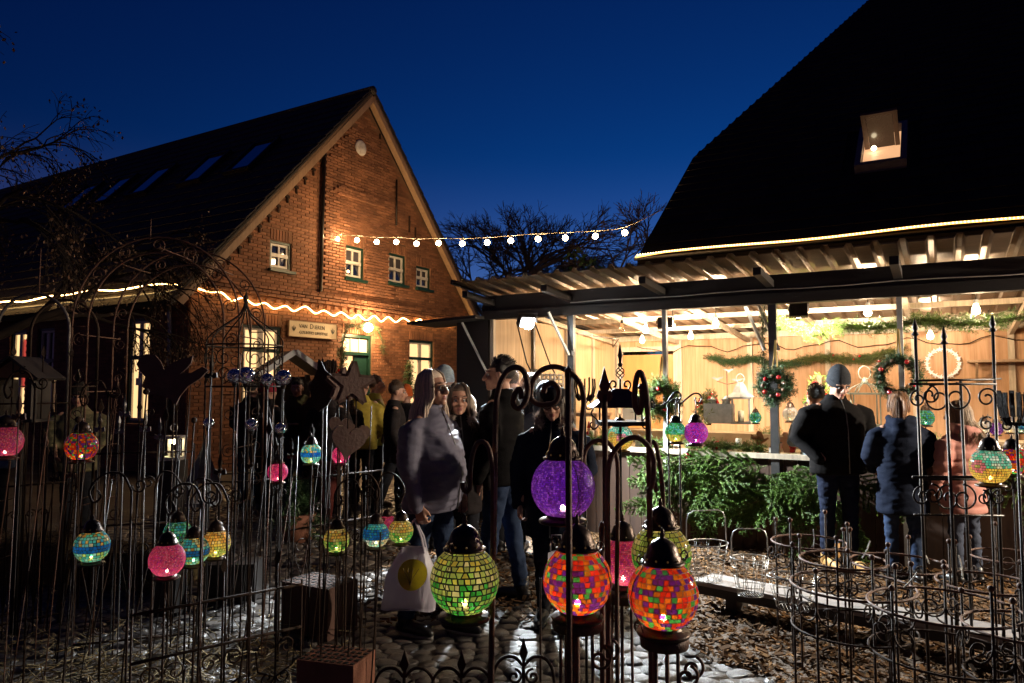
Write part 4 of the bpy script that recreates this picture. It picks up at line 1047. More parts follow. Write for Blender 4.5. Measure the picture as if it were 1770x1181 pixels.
# right: tall etagere with three spear finials and two bands of scrollwork
et = thing('iron_etagere', 'tall black iron etagere with spear finials and two scrollwork bands at the right', 'plant stand', (W(1650, 800, 4.0).x, 4.0, 0))
posts = [((1582, 560), (1606, 1180), 4.0), ((1632, 575), (1658, 1180), 3.85), ((1716, 553), (1738, 1180), 4.0), ((1660, 640), (1684, 1180), 4.3)]
for (a, b, Y) in posts:
    g = W(b[0], b[1], Y); t = W(a[0], a[1] + 18, Y); g = Vector((t.x + (g.x - t.x) * (t.z + .02) / (t.z - g.z), Y, -.02))
    irn(et, 'post', [g, t], .0085, black_iron)
    if a[1] < 600:
        o = MB().lathe([(0, -.012), (.012, -.008), (.02, .0), (.013, .008), (.009, .018), (.017, .032), (.012, .05), (0, .095)], 8).build('spear_finial', black_iron, et, True); o.location = t - et.location
def rail(y0, y1, xa, xb, Ya, Yb, r=.007): irn(et, 'rail', [W(xa, y0, Ya), W(xb, y1, Yb)], r, black_iron)
rail(658, 656, 1580, 1720, 4.0, 4.0); rail(664, 664, 1572, 1722, 3.9, 3.9); rail(825, 825, 1577, 1732, 3.95, 3.95, .009); rail(829, 829, 1590, 1730, 4.2, 4.2)
for (x, y, R, a0, dr) in ((1587, 690, 15, 1.6, 1), (1607, 683, 17, 1.6, -1), (1622, 690, 26, 1.4, 1), (1654, 688, 26, 1.6, -1), (1706, 688, 18, .3, 1), (1706, 733, 13, .9, 1), (1739, 735, 12, 2.4, -1),
                          (1594, 858, 17, 1.6, 1), (1612, 855, 18, 1.6, -1), (1640, 862, 24, 1.5, 1), (1666, 862, 24, 1.6, -1), (1715, 862, 18, 1.2, 1)):
    Y = 3.93; cscroll(et, W(x, y, Y), EXW, EZW, R * Y / F, a0, dr, .0055, black_iron, 1.35)
rail(890, 892, 1580, 1735, 3.95, 3.95, .006); rail(655, 655, 1715, 1730, 4.0, 4.3, .006)

# plant support rings at the right
def plant_ring(label, px, py, rpx, Y, legs=4, seed=0):
    c = W(px, py, Y); R = rpx * Y / F; root = thing('plant_support', label, 'plant support', (c.x, c.y, 0), 0, 'ring plant supports')
    ring = [Vector((c.x + R * math.cos(a * 2 * PI / 32), c.y + R * math.sin(a * 2 * PI / 32), c.z)) for a in range(33)]
    irn(root, 'ring', ring, .0065, rust_iron)
    irn(root, 'ring', [p - Vector((0, 0, .2)) for p in ring], .005, dark_rust)
    for i in range(legs):
        a = 2 * PI * (i + .35 + seed) / legs; q = Vector((c.x + R * math.cos(a), c.y + R * math.sin(a), 0)); h = c.z + .10 + .05 * ((i + int(seed * 10)) % 2)
        irn(root, 'leg', [q + Vector((0, 0, -.02)), q + Vector((0, 0, h))], .006, dark_rust)
        MB().ball((0, 0, 0), .014, 8, 6).build('ball_finial', rust_iron, root, True).location = q + Vector((0, 0, h + .008)) - root.location
        tx = Vector((-math.sin(a), math.cos(a), 0))
        for s_ in (-1, 1): cscroll(root, q + tx * s_ * .058 + Vector((0, 0, c.z - .085)), tx, EZW, .055, PI if s_ > 0 else 0, s_, .0045, dark_rust)
    return root
plant_ring('rusty ring plant support nearest the tan boots, farthest left of the group', 1398, 937, 60, 4.5, 4, .1)
plant_ring('rusty ring plant support in the middle, its ring level with the tan boots', 1457, 968, 69, 4.05, 4, .3)
plant_ring('low rusty ring plant support over the grey plank, left front of the group', 1473, 1012, 98, 3.6, 5, .6)
plant_ring('rusty ring plant support behind, below the navy coat', 1553, 974, 76, 4.15, 4, .2)
plant_ring('widest rusty ring plant support in the front at lower right', 1630, 1048, 116, 3.25, 5, .45)
plant_ring('rusty ring plant support at the right, below the pink coat', 1706, 1008, 76, 3.75, 4, .7)
plant_ring('rusty ring plant support cut by the lower right corner', 1775, 1085, 95, 3.1, 4, .15)
plant_ring('rusty ring plant support at the right edge behind the others', 1748, 962, 62, 4.5, 4, .5)
# white plastic ties
tie = mat('white_cable_tie', (.75, .72, .66), .4)
for a, b, Y in (((1406, 948), (1406, 915), 4.4), ((1490, 965), (1504, 935), 4.1), ((1594, 952), (1606, 975), 4.1), ((1657, 960), (1664, 1000), 3.7), ((1511, 1030), (1510, 1000), 3.5), ((1562, 1016), (1585, 990), 3.5)):
    p, q = W(*a, Y), W(*b, Y); o = thing('cable_tie', 'white cable tie sticking up from the plant support rings', 'cable tie', tuple(p), 0, 'white cable ties')
    MB().tube([(0, 0, 0), tuple((q - p) * .5 + Vector((.006, 0, 0))), tuple(q - p)], .0035, 5).build('strap', tie, o)
# grey plank on short blocks with wire baskets
a, b = GR(1206, 1002, .2), GR(1800, 1113, .2)
pk = thing('plank_bench', 'long weathered grey plank lying low across the mulch', 'plank', (a.x, a.y, 0), math.atan2(b.y - a.y, b.x - a.x))
plank_m = mat('weathered_grey_plank', (.30, .27, .25), .55, col2=(.17, .15, .14), scale=3, stretch=(.6, 8, 8), var=.6, bump=.2)
PLN = (b - a).length + .5
MB().box((PLN / 2, .10, .185), (PLN, .27, .03)).build('board', plank_m, pk)
MB().box((PLN / 2, -.02, .14), (PLN, .03, .058)).build('edge_board', dark_wood, pk)
for x in (.25, 1.2, PLN - .4): MB().box((x, .10, .083), (.08, .2, .17)).build('support_block', dark_wood, pk)
def wire_basket(label, px, ybase, Y, z0, wpx, hpx, hh):
    p = W(px, ybase, Y); R = wpx / 2 * Y / F; h = hpx * Y / F; H = hh * Y / F
    root = thing('wire_basket', label, 'basket', (p.x, p.y, z0), rnd.uniform(-.3, .3), 'wire baskets on the plank')
    m = chrome
    for k in range(5):
        t = k / 4; r = R * (.66 + .34 * t)
        tube_part('wire_ring', [(r * math.cos(q * PI / 12), r * .8 * math.sin(q * PI / 12), .006 + h * t) for q in range(25)], .0022 if k < 4 else .004, m, root, 5)
    for q in range(20):
        a = 2 * PI * q / 20; b2 = a + .22 * (1 if q % 2 else -1)
        tube_part('wire', [(R * .66 * math.cos(a), R * .66 * .8 * math.sin(a), .006), (R * math.cos(b2), R * .8 * math.sin(b2), .006 + h)], .0016, m, root, 4)
    for q in range(-4, 5):
        x = R * .66 * q / 5; yy = R * .66 * .8 * math.sqrt(max(0, 1 - (q / 5) ** 2)); tube_part('floor_wire', [(x, -yy, .006), (x, yy, .006)], .0018, m, root, 4)
    tube_part('handle', [(-R * .98, 0, h * .9), (-R * .95, 0, H * .86), (-R * .85, 0, H * .96), (-R * .6, 0, H), (R * .6, 0, H), (R * .85, 0, H * .96), (R * .95, 0, H * .86), (R * .98, 0, h * .9)], .004, m, root, 6)
    return root
def on_plank(px, py):
    return GR(px, py, .2).y
wire_basket('taller galvanised wire basket with hoop handle at the end of the plank', 1222, 1000, on_plank(1222, 1004), .2, 76, 62, 118)
wire_basket('second wire basket with hoop handle, right of the taller one', 1297, 1022, on_plank(1297, 1030), .2, 64, 62, 112)
wire_basket('low wire basket without much height, half hidden behind the rings', 1372, 1048, on_plank(1372, 1052), .2, 84, 52, 60)

# low border fence with arcs and spears along the bottom
def border_fence(label, xs, yt, Y, group='low spear topped border fences'):
    p = W(sum(xs) / len(xs), 1181, Y); root = thing('border_fence', label, 'fence', (p.x, Y, 0), 0, group)
    zr = W(xs[0], yt + 62, Y).z
    irn(root, 'rail', [W(xs[0] - 60, yt + 75, Y), W(xs[-1] + 60, yt + 75, Y)], .006, dark_rust)
    for x in xs:
        t = W(x, yt + 30, Y); irn(root, 'post', [Vector((t.x, Y, -.02)), t], .007, dark_rust)
        o = MB().prism(spear_outline(36 * Y / F, 15 * Y / F), .01).build('spear_head', dark_rust, root); o.location = (t.x - p.x, 0, t.z - .004)
        for s_ in (-1, 1):
            irn(root, 'hoop', pxs([(x + s_ * 2, yt + 42), (x + s_ * 16, yt + 28), (x + s_ * 36, yt + 30), (x + s_ * 50, yt + 50), (x + s_ * 54, yt + 90)], Y), .006, dark_rust)
            cscroll(root, W(x + s_ * 16, yt + 62, Y), EXW, EZW, 13 * Y / F, 1.5, s_, .005, dark_rust)
        g = t.copy()
    for x in range(int(xs[0] - 50), int(xs[-1] + 60), 30):
        t = W(x, yt + 75, Y); irn(root, 'bar', [Vector((t.x, Y, -.02)), t], .004, dark_rust)
    return root
border_fence('low rusty border fence with two spear tips at the bottom of the picture', [699, 798], 1128, 2.85)
border_fence('low rusty border fence with crown shaped arcs below the violet globe', [905], 1108, 2.75)
# ------------------------------------------------------------------ left thicket of garden iron
# big double rose arch
ar = thing('rose_arch', 'big rusty double hooped rose arch with scrollwork at left', 'garden arch', (W(262, 800, 5.3).x, 5.3, 0))
axm = ar.location.x
for Y, sc in ((5.3, 1.0), (5.85, 1.0)):
    for R in (.615, .50):
        zc = W(262, 560, 5.3).z
        arc = [Vector((axm + R * math.cos(PI * t / 24), Y, zc + (R + .03) * math.sin(PI * t / 24))) for t in range(25)]
        irn(ar, 'hoop', [Vector((axm + R, Y, -.02))] + arc + [Vector((axm - R, Y, -.02))], .0075, rust_iron)
    for t in range(7):
        a = PI * (t + .5) / 7; c = Vector((axm + .558 * math.cos(a), Y, zc + .585 * math.sin(a)))
        cscroll(ar, c, (math.cos(a), 0, math.sin(a)), (-math.sin(a), 0, math.cos(a)), .055, PI, 1 if t % 2 else -1, .0045, rust_iron, 1.5)
    for k in range(6):
        for s_ in (-1, 1): cscroll(ar, (axm + s_ * .558, Y, zc - .12 - k * .27), EXW, EZW, .053, PI / 2, s_ * (1 if k % 2 else -1), .0045, rust_iron, 1.5)
    for s_ in (-1, 1):
        for k in range(4): irn(ar, 'cross_rail', [Vector((axm + s_ * .50, Y, zc - .02 - k * .5)), Vector((axm + s_ * .615, Y, zc - .02 - k * .5))], .005, rust_iron)
for s_ in (-1, 1):
    for k in range(5): irn(ar, 'side_rung', [Vector((axm + s_ * .56, 5.3, .3 + k * .42)), Vector((axm + s_ * .56, 5.85, .3 + k * .42))], .005, rust_iron)
for a in (.9, 1.57, 2.2): irn(ar, 'top_rung', [Vector((axm + .56 * math.cos(a), 5.3, zc + .57 * math.sin(a))), Vector((axm + .56 * math.cos(a), 5.85, zc + .57 * math.sin(a)))], .005, rust_iron)
irn(ar, 'top_spike', [Vector((axm - .06, 5.3, zc + .62)), Vector((axm - .06, 5.3, zc + .78))], .004, rust_iron)
# plain tube arch at the left edge
a2 = thing('tube_arch', 'plain grey tube arch at the left edge of the yard', 'garden arch', (W(52, 700, 5.0).x, 5.0, 0))
for Y in (5.0, 5.35):
    zc = W(52, 570, 5.0).z; R = .25
    irn(a2, 'hoop', [Vector((a2.location.x + R, Y, -.02))] + [Vector((a2.location.x + R * math.cos(PI * t / 20), Y, zc + R * math.sin(PI * t / 20))) for t in range(21)] + [Vector((a2.location.x - R, Y, -.02))], .010, mat('grey_tube', (.14, .12, .11), .5, .4) if Y == 5.0 else dark_rust)
for k in range(4):
    for s_ in (-1, 1): irn(a2, 'rung', [Vector((a2.location.x + s_ * R, 5.0, .4 + k * .4)), Vector((a2.location.x + s_ * R, 5.35, .4 + k * .4))], .005, dark_rust)
irn(a2, 'spike', [Vector((a2.location.x + .03, 5.0, zc + R)), Vector((a2.location.x + .03, 5.0, zc + R + .32))], .004, rust_iron)
# onion topped obelisk
ob = thing('iron_obelisk', 'black onion topped iron obelisk cage in front of the lit house window', 'obelisk', (W(421, 700, 5.0).x, 5.0, 0))
oz = W(421, 598, 5.0).z; ot = W(421, 522, 5.0).z; hw_ = .25
for i in range(8):
    a = 2 * PI * i / 8 + .2; dx, dy = hw_ * math.cos(a), hw_ * math.sin(a); x0 = ob.location.x
    rr = [(1.0, 0), (1.0, .12), (.85, .28), (.5, .5), (.2, .68), (.07, .85), (.03, 1.0)]
    irn(ob, 'dome_rib', smooth_path([Vector((x0 + dx * k, 5.0 + dy * k, oz + (ot - oz) * t)) for k, t in rr], 3), .0045, black_iron)
    irn(ob, 'upright', [Vector((x0 + dx, 5.0 + dy, -.02)), Vector((x0 + dx, 5.0 + dy, oz))], .0055, black_iron)
for z in (oz, oz - .28, oz - .9): irn(ob, 'hoop', [Vector((x0 + hw_ * math.cos(q * PI / 12), 5.0 + hw_ * math.sin(q * PI / 12), z)) for q in range(25)], .006, black_iron)
MB().lathe([(0, -.02), (.02, 0), (.012, .012), (.02, .03), (.008, .05), (0, .09)], 8).build('finial', black_iron, ob, True).location = (0, 0, ot)
for i in range(8):
    a = 2 * PI * (i + .5) / 8 + .2; c = Vector((x0 + hw_ * math.cos(a), 5 + hw_ * math.sin(a), oz - .14)); tx = (-math.sin(a), math.cos(a), 0)
    cscroll(ob, c + Vector((0, 0, .05)), tx, EZW, .06, 1.5, 1, .0035, black_iron); cscroll(ob, c - Vector((0, 0, .06)), tx, EZW, .06, -1.5, 1, .0035, black_iron)
# heart trellis stake, scroll fence panel, lower left
def panel(label, x0, y0, x1, y1, Y0, Y1, zt, n, group, r=.005, hearts=True, m=None):
    a, b = W(x0, y0, Y0), W(x1, y1, Y1); a.z = 0; b.z = 0; m = m or dark_rust
    root = thing('scroll_fence_panel', label, 'fence panel', tuple((a + b) / 2), 0, group); d = (b - a); ex = d.normalized(); L = d.length
    for z in (.10, zt * .62, zt * .96): irn(root, 'rail', [a + EZW * z, b + EZW * z], r * 1.4, m)
    for i in range(n + 1):
        q = a + d * (i / n); h = zt * (1.0 + .16 * (i % 2)); irn(root, 'bar', [q - EZW * .02, q + EZW * h], r, m)
        if i % 2: 
            o = MB().prism(spear_outline(.075, .03), .008, Matrix.Rotation(math.atan2(ex.y, ex.x), 4, 'Z')).build('spear_tip', m, root); o.location = q + EZW * h - root.location
    if hearts:
        for i in range(1, n, 2):
            q = a + d * (i / n); w = L / n
            for s_ in (-1, 1):
                c = q + ex * s_ * w * .42 + EZW * (zt * .50); cscroll(root, c, ex, EZW, w * .36, PI * (1 if s_ > 0 else 0), -s_, r * .85, m, 1.25)
                irn(root, 'heart_side', [c + ex * s_ * w * .34, c + ex * s_ * w * .25 - EZW * .10, q + EZW * .17], r * .85, m)
                cscroll(root, q + ex * s_ * w * .32 + EZW * .17, ex, EZW, w * .28, PI * (1 if s_ > 0 else 0), s_, r * .85, m, 1.2)
    return root
panel('rusty scroll fence panel with hearts standing low at bottom left', 225, 1170, 520, 1112, 3.25, 3.75, .62, 6, 'scroll fence panels')
panel('taller rusty scroll panel among the rods at left behind the blue globe', 130, 1000, 330, 985, 4.3, 4.5, 1.25, 6, 'scroll fence panels', .0045)
panel('rusty scroll panel right of the small pink globe', 500, 930, 660, 900, 5.0, 5.6, 1.0, 5, 'scroll fence panels', .0045)
panel('dark scroll panel at the far left edge behind the pink globe', -20, 1000, 110, 980, 4.6, 4.9, 1.55, 5, 'scroll fence panels', .0045)
# forest of thin rods and stakes
r2 = random.Random(21)
def stake(px, ytop, Y, lean, tip, m, r=.0045):
    t = W(px, ytop, Y); tn = {'spear': 'a flat spear tip', 'lily': 'a lily shaped tip', 'ball': 'a ball tip', 'curl': 'a curled top', 'none': 'a plain blunt end'}[tip]; mn = 'pale grey' if m.name.startswith('pale') else 'rusty'
    gn = f'{mn} stakes with {tn}'; root = thing('garden_stake', f'thin {mn} garden stake with {tn} among the rods at left', 'garden stake', (t.x + lean, Y, 0), 0, gn)
    irn(root, 'rod', [Vector((t.x + lean, Y, -.02)), Vector((t.x + lean * .45, Y, t.z * .5)), t], r, m, 5)
    q = t - root.location
    if tip == 'spear': MB().prism(spear_outline(.085, .032), .01).build('tip', m, root).location = q
    elif tip == 'lily':
        o = MB().lathe([(0, -.005), (.012, 0), (.014, .01), (.006, .02), (.014, .05), (.010, .075), (0, .12)], 6)
        for s_ in (-1, 1): o.prism([(0, 0), (s_ * .03, .015), (s_ * .034, -.012), (s_ * .012, -.018)][::s_], .008)
        o.build('tip', m, root).location = q
    elif tip == 'ball': MB().ball((0, 0, .012), .016, 8, 6).build('tip', m, root, True).location = q
    elif tip == 'curl': irn(root, 'curl', spiral_pts(t + Vector((.035, 0, 0)), EXW, EZW, .035, 1.2, PI, -1), r * .9, m, 5)
    return root
grey_st = mat('pale_grey_iron', (.20, .19, .19), .45, .5, scale=20)
for px, yt in ((215, 715), (172, 742), (251, 742), (205, 745), (276, 755)): stake(px, yt, 4.4 + r2.uniform(-.2, .2), r2.uniform(-.05, .03), 'lily', grey_st, .004)
for i in range(58):
    px = r2.uniform(30, 350) if i < 36 else r2.uniform(350, 660); yt = r2.uniform(600, 860); Y = r2.uniform(3.3, 5.2)
    if px > 500: yt = r2.uniform(700, 880); Y = r2.uniform(3.9, 5.2)
    stake(px, yt, Y, r2.uniform(-.16, .02), r2.choice(['spear', 'lily', 'ball', 'curl', 'none', 'none', 'none']), r2.choice([dark_rust, rust_iron, dark_rust, black_iron]), r2.uniform(.0025, .0042))
stake(934, 1000, 2.9, 0, 'none', dark_rust)
# scrolled hooks that carry the left lanterns
def left_hook(px, py_l, rpx, Y, dx, lab):
    R = Rof(rpx, Y); c = W(px, py_l, Y); top = c.z + R * 2.95; x = c.x + dx
    root = thing('shepherd_hook', lab, 'hook', (x, Y + .02, 0), 0, 'scrolled hooks holding the left lanterns')
    irn(root, 'pole', [Vector((x, Y + .02, -.02)), Vector((x, Y + .02, top + .03))], .005, dark_rust)
    s_ = -1 if dx > 0 else 1; w = abs(dx)
    irn(root, 'crook', smooth_path([Vector((x, Y + .02, top + .02)), Vector((x + s_ * w * .25, Y + .01, top + .10)), Vector((x + s_ * w * .75, Y, top + .10)), Vector((x + s_ * w * 1.12, Y, top + .03)), Vector((x + s_ * w * 1.0, Y, top - .025)), Vector((x + s_ * w * .8, Y, top)), Vector((x + s_ * w * .9, Y, top + .03))], 4), .005, dark_rust)
    cscroll(root, (x - s_ * .035, Y + .02, top + .05), EXW, EZW, .035, 0 if s_ > 0 else PI, 1, .004, dark_rust)
for a in ((159, 944, 28, 3.3, .16, 'scrolled hook of the lone blue globe over the straw'), (289, 967, 29, 3.25, .14, 'scrolled hook of the rose red globe'), (307, 922, 23, 3.7, -.13, 'scrolled hook of the aqua globe at the back'),
          (335, 951, 25, 3.5, .15, 'scrolled hook of the blue and aqua globe'), (373, 939, 24, 3.6, -.15, 'scrolled hook of the amber globe'), (582, 933, 22, 3.7, .12, 'scrolled hook of the yellow green globe left of the blue one'),
          (650, 924, 22, 3.7, -.11, 'scrolled hook of the bright blue globe'), (693, 918, 21, 3.75, -.13, 'scrolled hook of the yellow green globe by the bag'), (141, 771, 26, 3.8, .12, 'scrolled hook of the red patchwork globe'), (9, 763, 28, 3.5, .12, 'scrolled hook of the pink globe at the left edge')): left_hook(*a)
def pole_under(px, py, rpx, Y, lab):
    c = W(px, py, Y); root = thing('lantern_pole', lab, 'pole', (c.x, Y, 0), 0, 'iron poles with lanterns on top'); R = Rof(rpx, Y)
    irn(root, 'pole', [Vector((c.x, Y, -.02)), Vector((c.x, Y, c.z - R * .84))], .005, dark_rust)
    for s_ in (-1, 1): cscroll(root, (c.x + s_ * .035, Y, c.z - R - .06), EXW, EZW, .035, PI / 2, s_, .004, dark_rust)
pole_under(480, 816, 17, 4.7, 'iron pole below the small pink globe'); pole_under(538, 784, 18, 4.6, 'iron pole below the small blue banded globe'); pole_under(589, 787, 15, 4.9, 'iron pole below the pink globe behind the heart')
pole_under(1711, 806, 31, 3.3, 'iron pole below the floral globe at right'); pole_under(1750, 797, 24, 3.9, 'iron pole below the red lantern at the right edge')
# crackle glass balls on sticks
ball_glass = glass('clear_crackle_glass', (.95, .97, 1), .05, 1.5); nt = ball_glass.node_tree
vz = nt.nodes.new('ShaderNodeTexVoronoi'); vz.inputs['Scale'].default_value = 34; vz.feature = 'DISTANCE_TO_EDGE'; tcn = nt.nodes.new('ShaderNodeTexCoord'); nt.links.new(tcn.outputs['Object'], vz.inputs['Vector'])
bp = nt.nodes.new('ShaderNodeBump'); bp.inputs['Strength'].default_value = 1.0; bp.inputs['Distance'].default_value = .02; nt.links.new(vz.outputs['Distance'], bp.inputs['Height']); nt.links.new(bp.outputs[0], nt.nodes['Principled BSDF'].inputs['Normal'])
nt.nodes['Principled BSDF'].inputs['Metallic'].default_value = .7
for px, py, rp, Y, lab in ((406, 650, 13, 4.5, 'clear glass ball at the far left of the upper row of balls'), (425, 649, 15, 4.4, 'largest clear glass ball in the upper row, overlapping its neighbour'), (462, 656, 11, 4.5, 'small clear glass ball in front of the red knitted hat'), (490, 653, 14, 4.3, 'clear glass ball at the right of the upper row'),
                           (361, 731, 9, 4.4, 'lone clear glass ball at left over the little tin house'), (435, 734, 11, 4.4, 'clear glass ball low at left above the pink globe'), (485, 741, 10, 4.3, 'clear glass ball low at right above the pink globe')):
    c = W(px, py, Y); root = thing('glass_ball_stake', lab, 'glass ball', (c.x, c.y, 0), 0, 'crackle glass balls on sticks')
    MB().ball((0, 0, 0), rp * Y / F, 18, 12).build('ball', ball_glass, root, True).location = (0, 0, c.z)
    irn(root, 'rod', [Vector((c.x, c.y, -.02)), Vector((c.x, c.y, c.z - rp * Y / F))], .005, dark_rust)
    MB().lathe([(0, -.02), (.012, -.02), (.018, 0), (0, .004)], 8).build('socket', black_iron, root).location = (0, 0, c.z - rp * Y / F)
# cut steel silhouettes: star, hearts, bird
def px_out(P, c, Y): return [((x - c[0]) * Y / F, -(y - c[1]) * Y / F) for x, y in P]
def star(px, py, R, Y, rz, lab, m):
    c = W(px, py, Y); root = thing('steel_star', lab, 'star', (c.x, c.y, 0), rz, 'rusted steel stars'); r = R * Y / F
    pts = [(r * (1 if i % 2 == 0 else .40) * math.sin(i * PI / 5 + .06), r * (1 if i % 2 == 0 else .40) * math.cos(i * PI / 5 + .06)) for i in range(10)]
    MB().prism(pts, .004).build('star_plate', m, root).location = (0, 0, c.z)
    ed = MB(); 
    for i in range(10):
        a, b = pts[i], pts[(i + 1) % 10]; ed.bar((a[0], .012, a[1]), (b[0], .012, b[1]), .028, .004, up=(0, 1, 0))
    ed.build('star_rim', rust_sheet, root).location = (0, 0, c.z)
    for dx in (-.02, .02): tube_part('rod', [(dx, .01, -.02), (dx, .01, c.z - r * .3)], .004, dark_rust, root)
star(610, 664, 39, 3.7, .42, 'large speckled rusted star on two rods in front of the yellow jacket', rust_pale)
star(593, 665, 30, 4.0, .6, 'smaller star half hidden behind the large rusted star', rust_pale)
def heart(px, py, R, Y, rz, lab, m):
    c = W(px, py, Y); root = thing('steel_heart', lab, 'heart', (c.x, c.y, 0), rz, 'rusted steel hearts'); r = R * Y / F
    pts = []
    for i in range(36):
        t = 2 * PI * i / 36; x = 16 * math.sin(t) ** 3; z = 13 * math.cos(t) - 5 * math.cos(2 * t) - 2 * math.cos(3 * t) - math.cos(4 * t); pts.append((x / 16 * r, z / 15 * r))
    o = MB().prism(pts, .028, Matrix.Rotation(.16, 4, 'Y')).build('heart_plate', m, root); o.location = (0, 0, c.z)
    tube_part('rod', [(0, .018, -.02), (0, .018, c.z)], .004, dark_rust, root)
heart(602, 762, 30, 3.65, .42, 'large rusted heart on a rod above the pink globe', rust_pale)
heart(588, 738, 20, 3.9, .3, 'small rusted heart tucked behind the large one at upper left', rust_pale)
heart(616, 752, 23, 4.0, .5, 'rusted heart behind the large one at right', rust_sheet)
bd = thing('steel_bird', 'dark rusted steel bird silhouette with raised wings at left', 'garden ornament', (W(300, 650, 4.2).x, 4.2, 0))
bc = (300, 650); BP = [(240, 622), (252, 612), (268, 614), (278, 626), (284, 640), (296, 628), (312, 622), (326, 618), (333, 615), (330, 628), (322, 638), (312, 646), (330, 645), (350, 634), (360, 640), (346, 655), (326, 668), (312, 686), (306, 700), (296, 690), (280, 684), (262, 680), (246, 668), (252, 652), (242, 640), (236, 630)]
MB().prism(px_out(BP, bc, 4.2), .012).build('bird_plate', rust_sheet, bd).location = (0, 0, W(300, 650, 4.2).z)
tube_part('rod', [(0, .012, -.02), (0, .012, W(300, 670, 4.2).z)], .005, dark_rust, bd)
pt = MB(); pt.box((0, 0, 0), (.028, .003, .042)); o = thing('price_tag', 'small white price tag dangling from the steel bird', 'tag', tuple(W(239, 660, 4.18))); pt.build('tag_card', white_paint, o); tube_part('string', [(0, 0, .02), (.003, 0, .07)], .0015, white_paint, o)
# dark steel cat-like silhouettes near the star
for P, lab, Y in (([(648, 640), (655, 625), (662, 640), (676, 652), (680, 676), (668, 700), (652, 712), (640, 700), (636, 668)], 'tall dark steel tulip silhouette between the basket and the star', 4.4),):
    P = [(x - 100, y) for x, y in P]; c = (558, 670); o = thing('steel_tulip', lab, 'garden ornament', (W(558, 670, Y).x, Y, 0)); MB().prism(px_out(P, c, Y), .012).build('tulip_plate', dark_rust, o).location = (0, 0, W(558, 670, Y).z); tube_part('rod', [(0, 0, -.02), (0, 0, W(558, 690, Y).z)], .005, dark_rust, o)
# ochre bird house roof at the left edge
bh = thing('bird_house', 'ochre gabled bird house on a post at the left edge', 'bird house', (W(38, 700, 4.8).x, 4.8, 0)); zb = W(38, 653, 4.8).z; w_ = 42 * 4.8 / F
och = mat('ochre_board', (.30, .17, .05), .7, scale=4)
MB().prism([(-w_, 0), (w_, 0), (0, .115)], .22).build('gable_board', och, bh).location = (0, 0, zb)
for s_ in (-1, 1): MB().bar((0, 0, .135), (s_ * (w_ + .03), 0, -.01), .30, .015, up=(0, 0, 1)).build('roof_board', dark_wood, bh).location = (0, 0, zb)
for dx in (-.11, .11):
    MB().box((dx, 0, zb - .14), (.03, .2, .26)).build('side_board', dark_wood, bh)
MB().box((0, 0, zb - .28), (.30, .24, .02)).build('floor_board', dark_wood, bh); tube_part('post', [(0, 0, -.02), (0, 0, zb - .29)], .02, dark_wood, bh)
irn(bh, 'scroll', spiral_pts(W(40, 641, 4.66), EXW, EZW, .03, 1.2, 1, 1), .004, black_iron)
# white lantern houses
def house_lantern(label, px, ytop, ybot, wpx, Y, z0=None, m=None, base_stand=True, roof='flat', candle=True, group='candle lanterns'):
    t, b = W(px, ytop, Y), W(px, ybot, Y); w = wpx * Y / F; h = t.z - b.z; m = m or white_paint
    root = thing('candle_lantern', label, 'lantern', (b.x, b.y, b.z), rnd.uniform(-.3, .3), group)
    MB().box((0, 0, .012), (w, w, .024)).build('base', m, root)
    for sx in (-1, 1):
        for sy in (-1, 1): MB().box((sx * w * .41, sy * w * .41, h * .37), (w * .12, w * .12, h * .66)).build('corner_post', m, root)
    MB().box((0, 0, h * .71), (w, w, h * .04)).build('top_frame', m, root)
    if roof == 'flat': MB().box((0, 0, h * .76), (w * 1.12, w * 1.12, h * .05)).build('roof', m, root)
    else: MB().lathe([(w * .78, h * .73), (w * .5, h * .82), (w * .34, h * .88), (w * .16, h * .93), (w * .16, h * .97), (.01, h * .99)], 4 if roof == 'pyr' else 16).build('roof', m, root)
    tube_part('ring', [(w * .2 * math.cos(q * PI / 8), 0, h * 1.05 + w * .2 * math.sin(q * PI / 8)) for q in range(17)], .004, m, root, 5)
    if candle: MB().lathe([(0, .024), (w * .18, .024), (w * .18, h * .3), (0, h * .31)], 10).build('candle', wax_m, root, True)
    return root
wl1 = house_lantern('weathered white wooden lantern with a lit bulb at left', 299, 742, 795, 30, 5.2)
MB().lathe([(0, 0), (.02, .01), (.02, .03), (0, .045)], 8).build('flame', flame_m, wl1, True).location = (0, 0, .11)
plight('lantern_light', (0, 0, .16), .4, WARM, .02, wl1)
pw = thing('lantern_post', 'dark pedestal below the weathered white lantern', 'pedestal', (wl1.location.x, wl1.location.y, 0)); MB().box((0, 0, (wl1.location.z) / 2), (.15, .15, wl1.location.z - .004)).build('pedestal_block', dark_wood, pw); MB().box((0, 0, .02), (.22, .22, .04)).build('foot', dark_wood, pw)
tl = thing('tin_house_lantern', 'dark tin lantern with steep pyramid roof beside the rods at left', 'lantern', (W(352, 800, 4.9).x, 4.9, 0)); z0 = W(352, 870, 4.9).z
MB().lathe([(.115, 0), (.02, .22), (.006, .27), (0, .27)], 4).build('roof', mat('dark_tin', (.07, .065, .07), .45, .5), tl).location = (0, 0, W(352, 833, 4.9).z)
for sx in (-1, 1):
    for sy in (-1, 1): MB().box((sx * .07, sy * .07, W(352, 850, 4.9).z), (.014, .014, .15)).build('corner_post', grey_st, tl)
MB().box((0, 0, z0 + .0), (.17, .17, .02)).build('base', grey_st, tl); tube_part('post', [(0, 0, -.02), (0, 0, z0)], .015, dark_rust, tl)
wp_ = thing('white_frame', 'narrow white wooden frame standing among the rods at left', 'frame', (W(84, 700, 5.0).x, 5.0, 0))
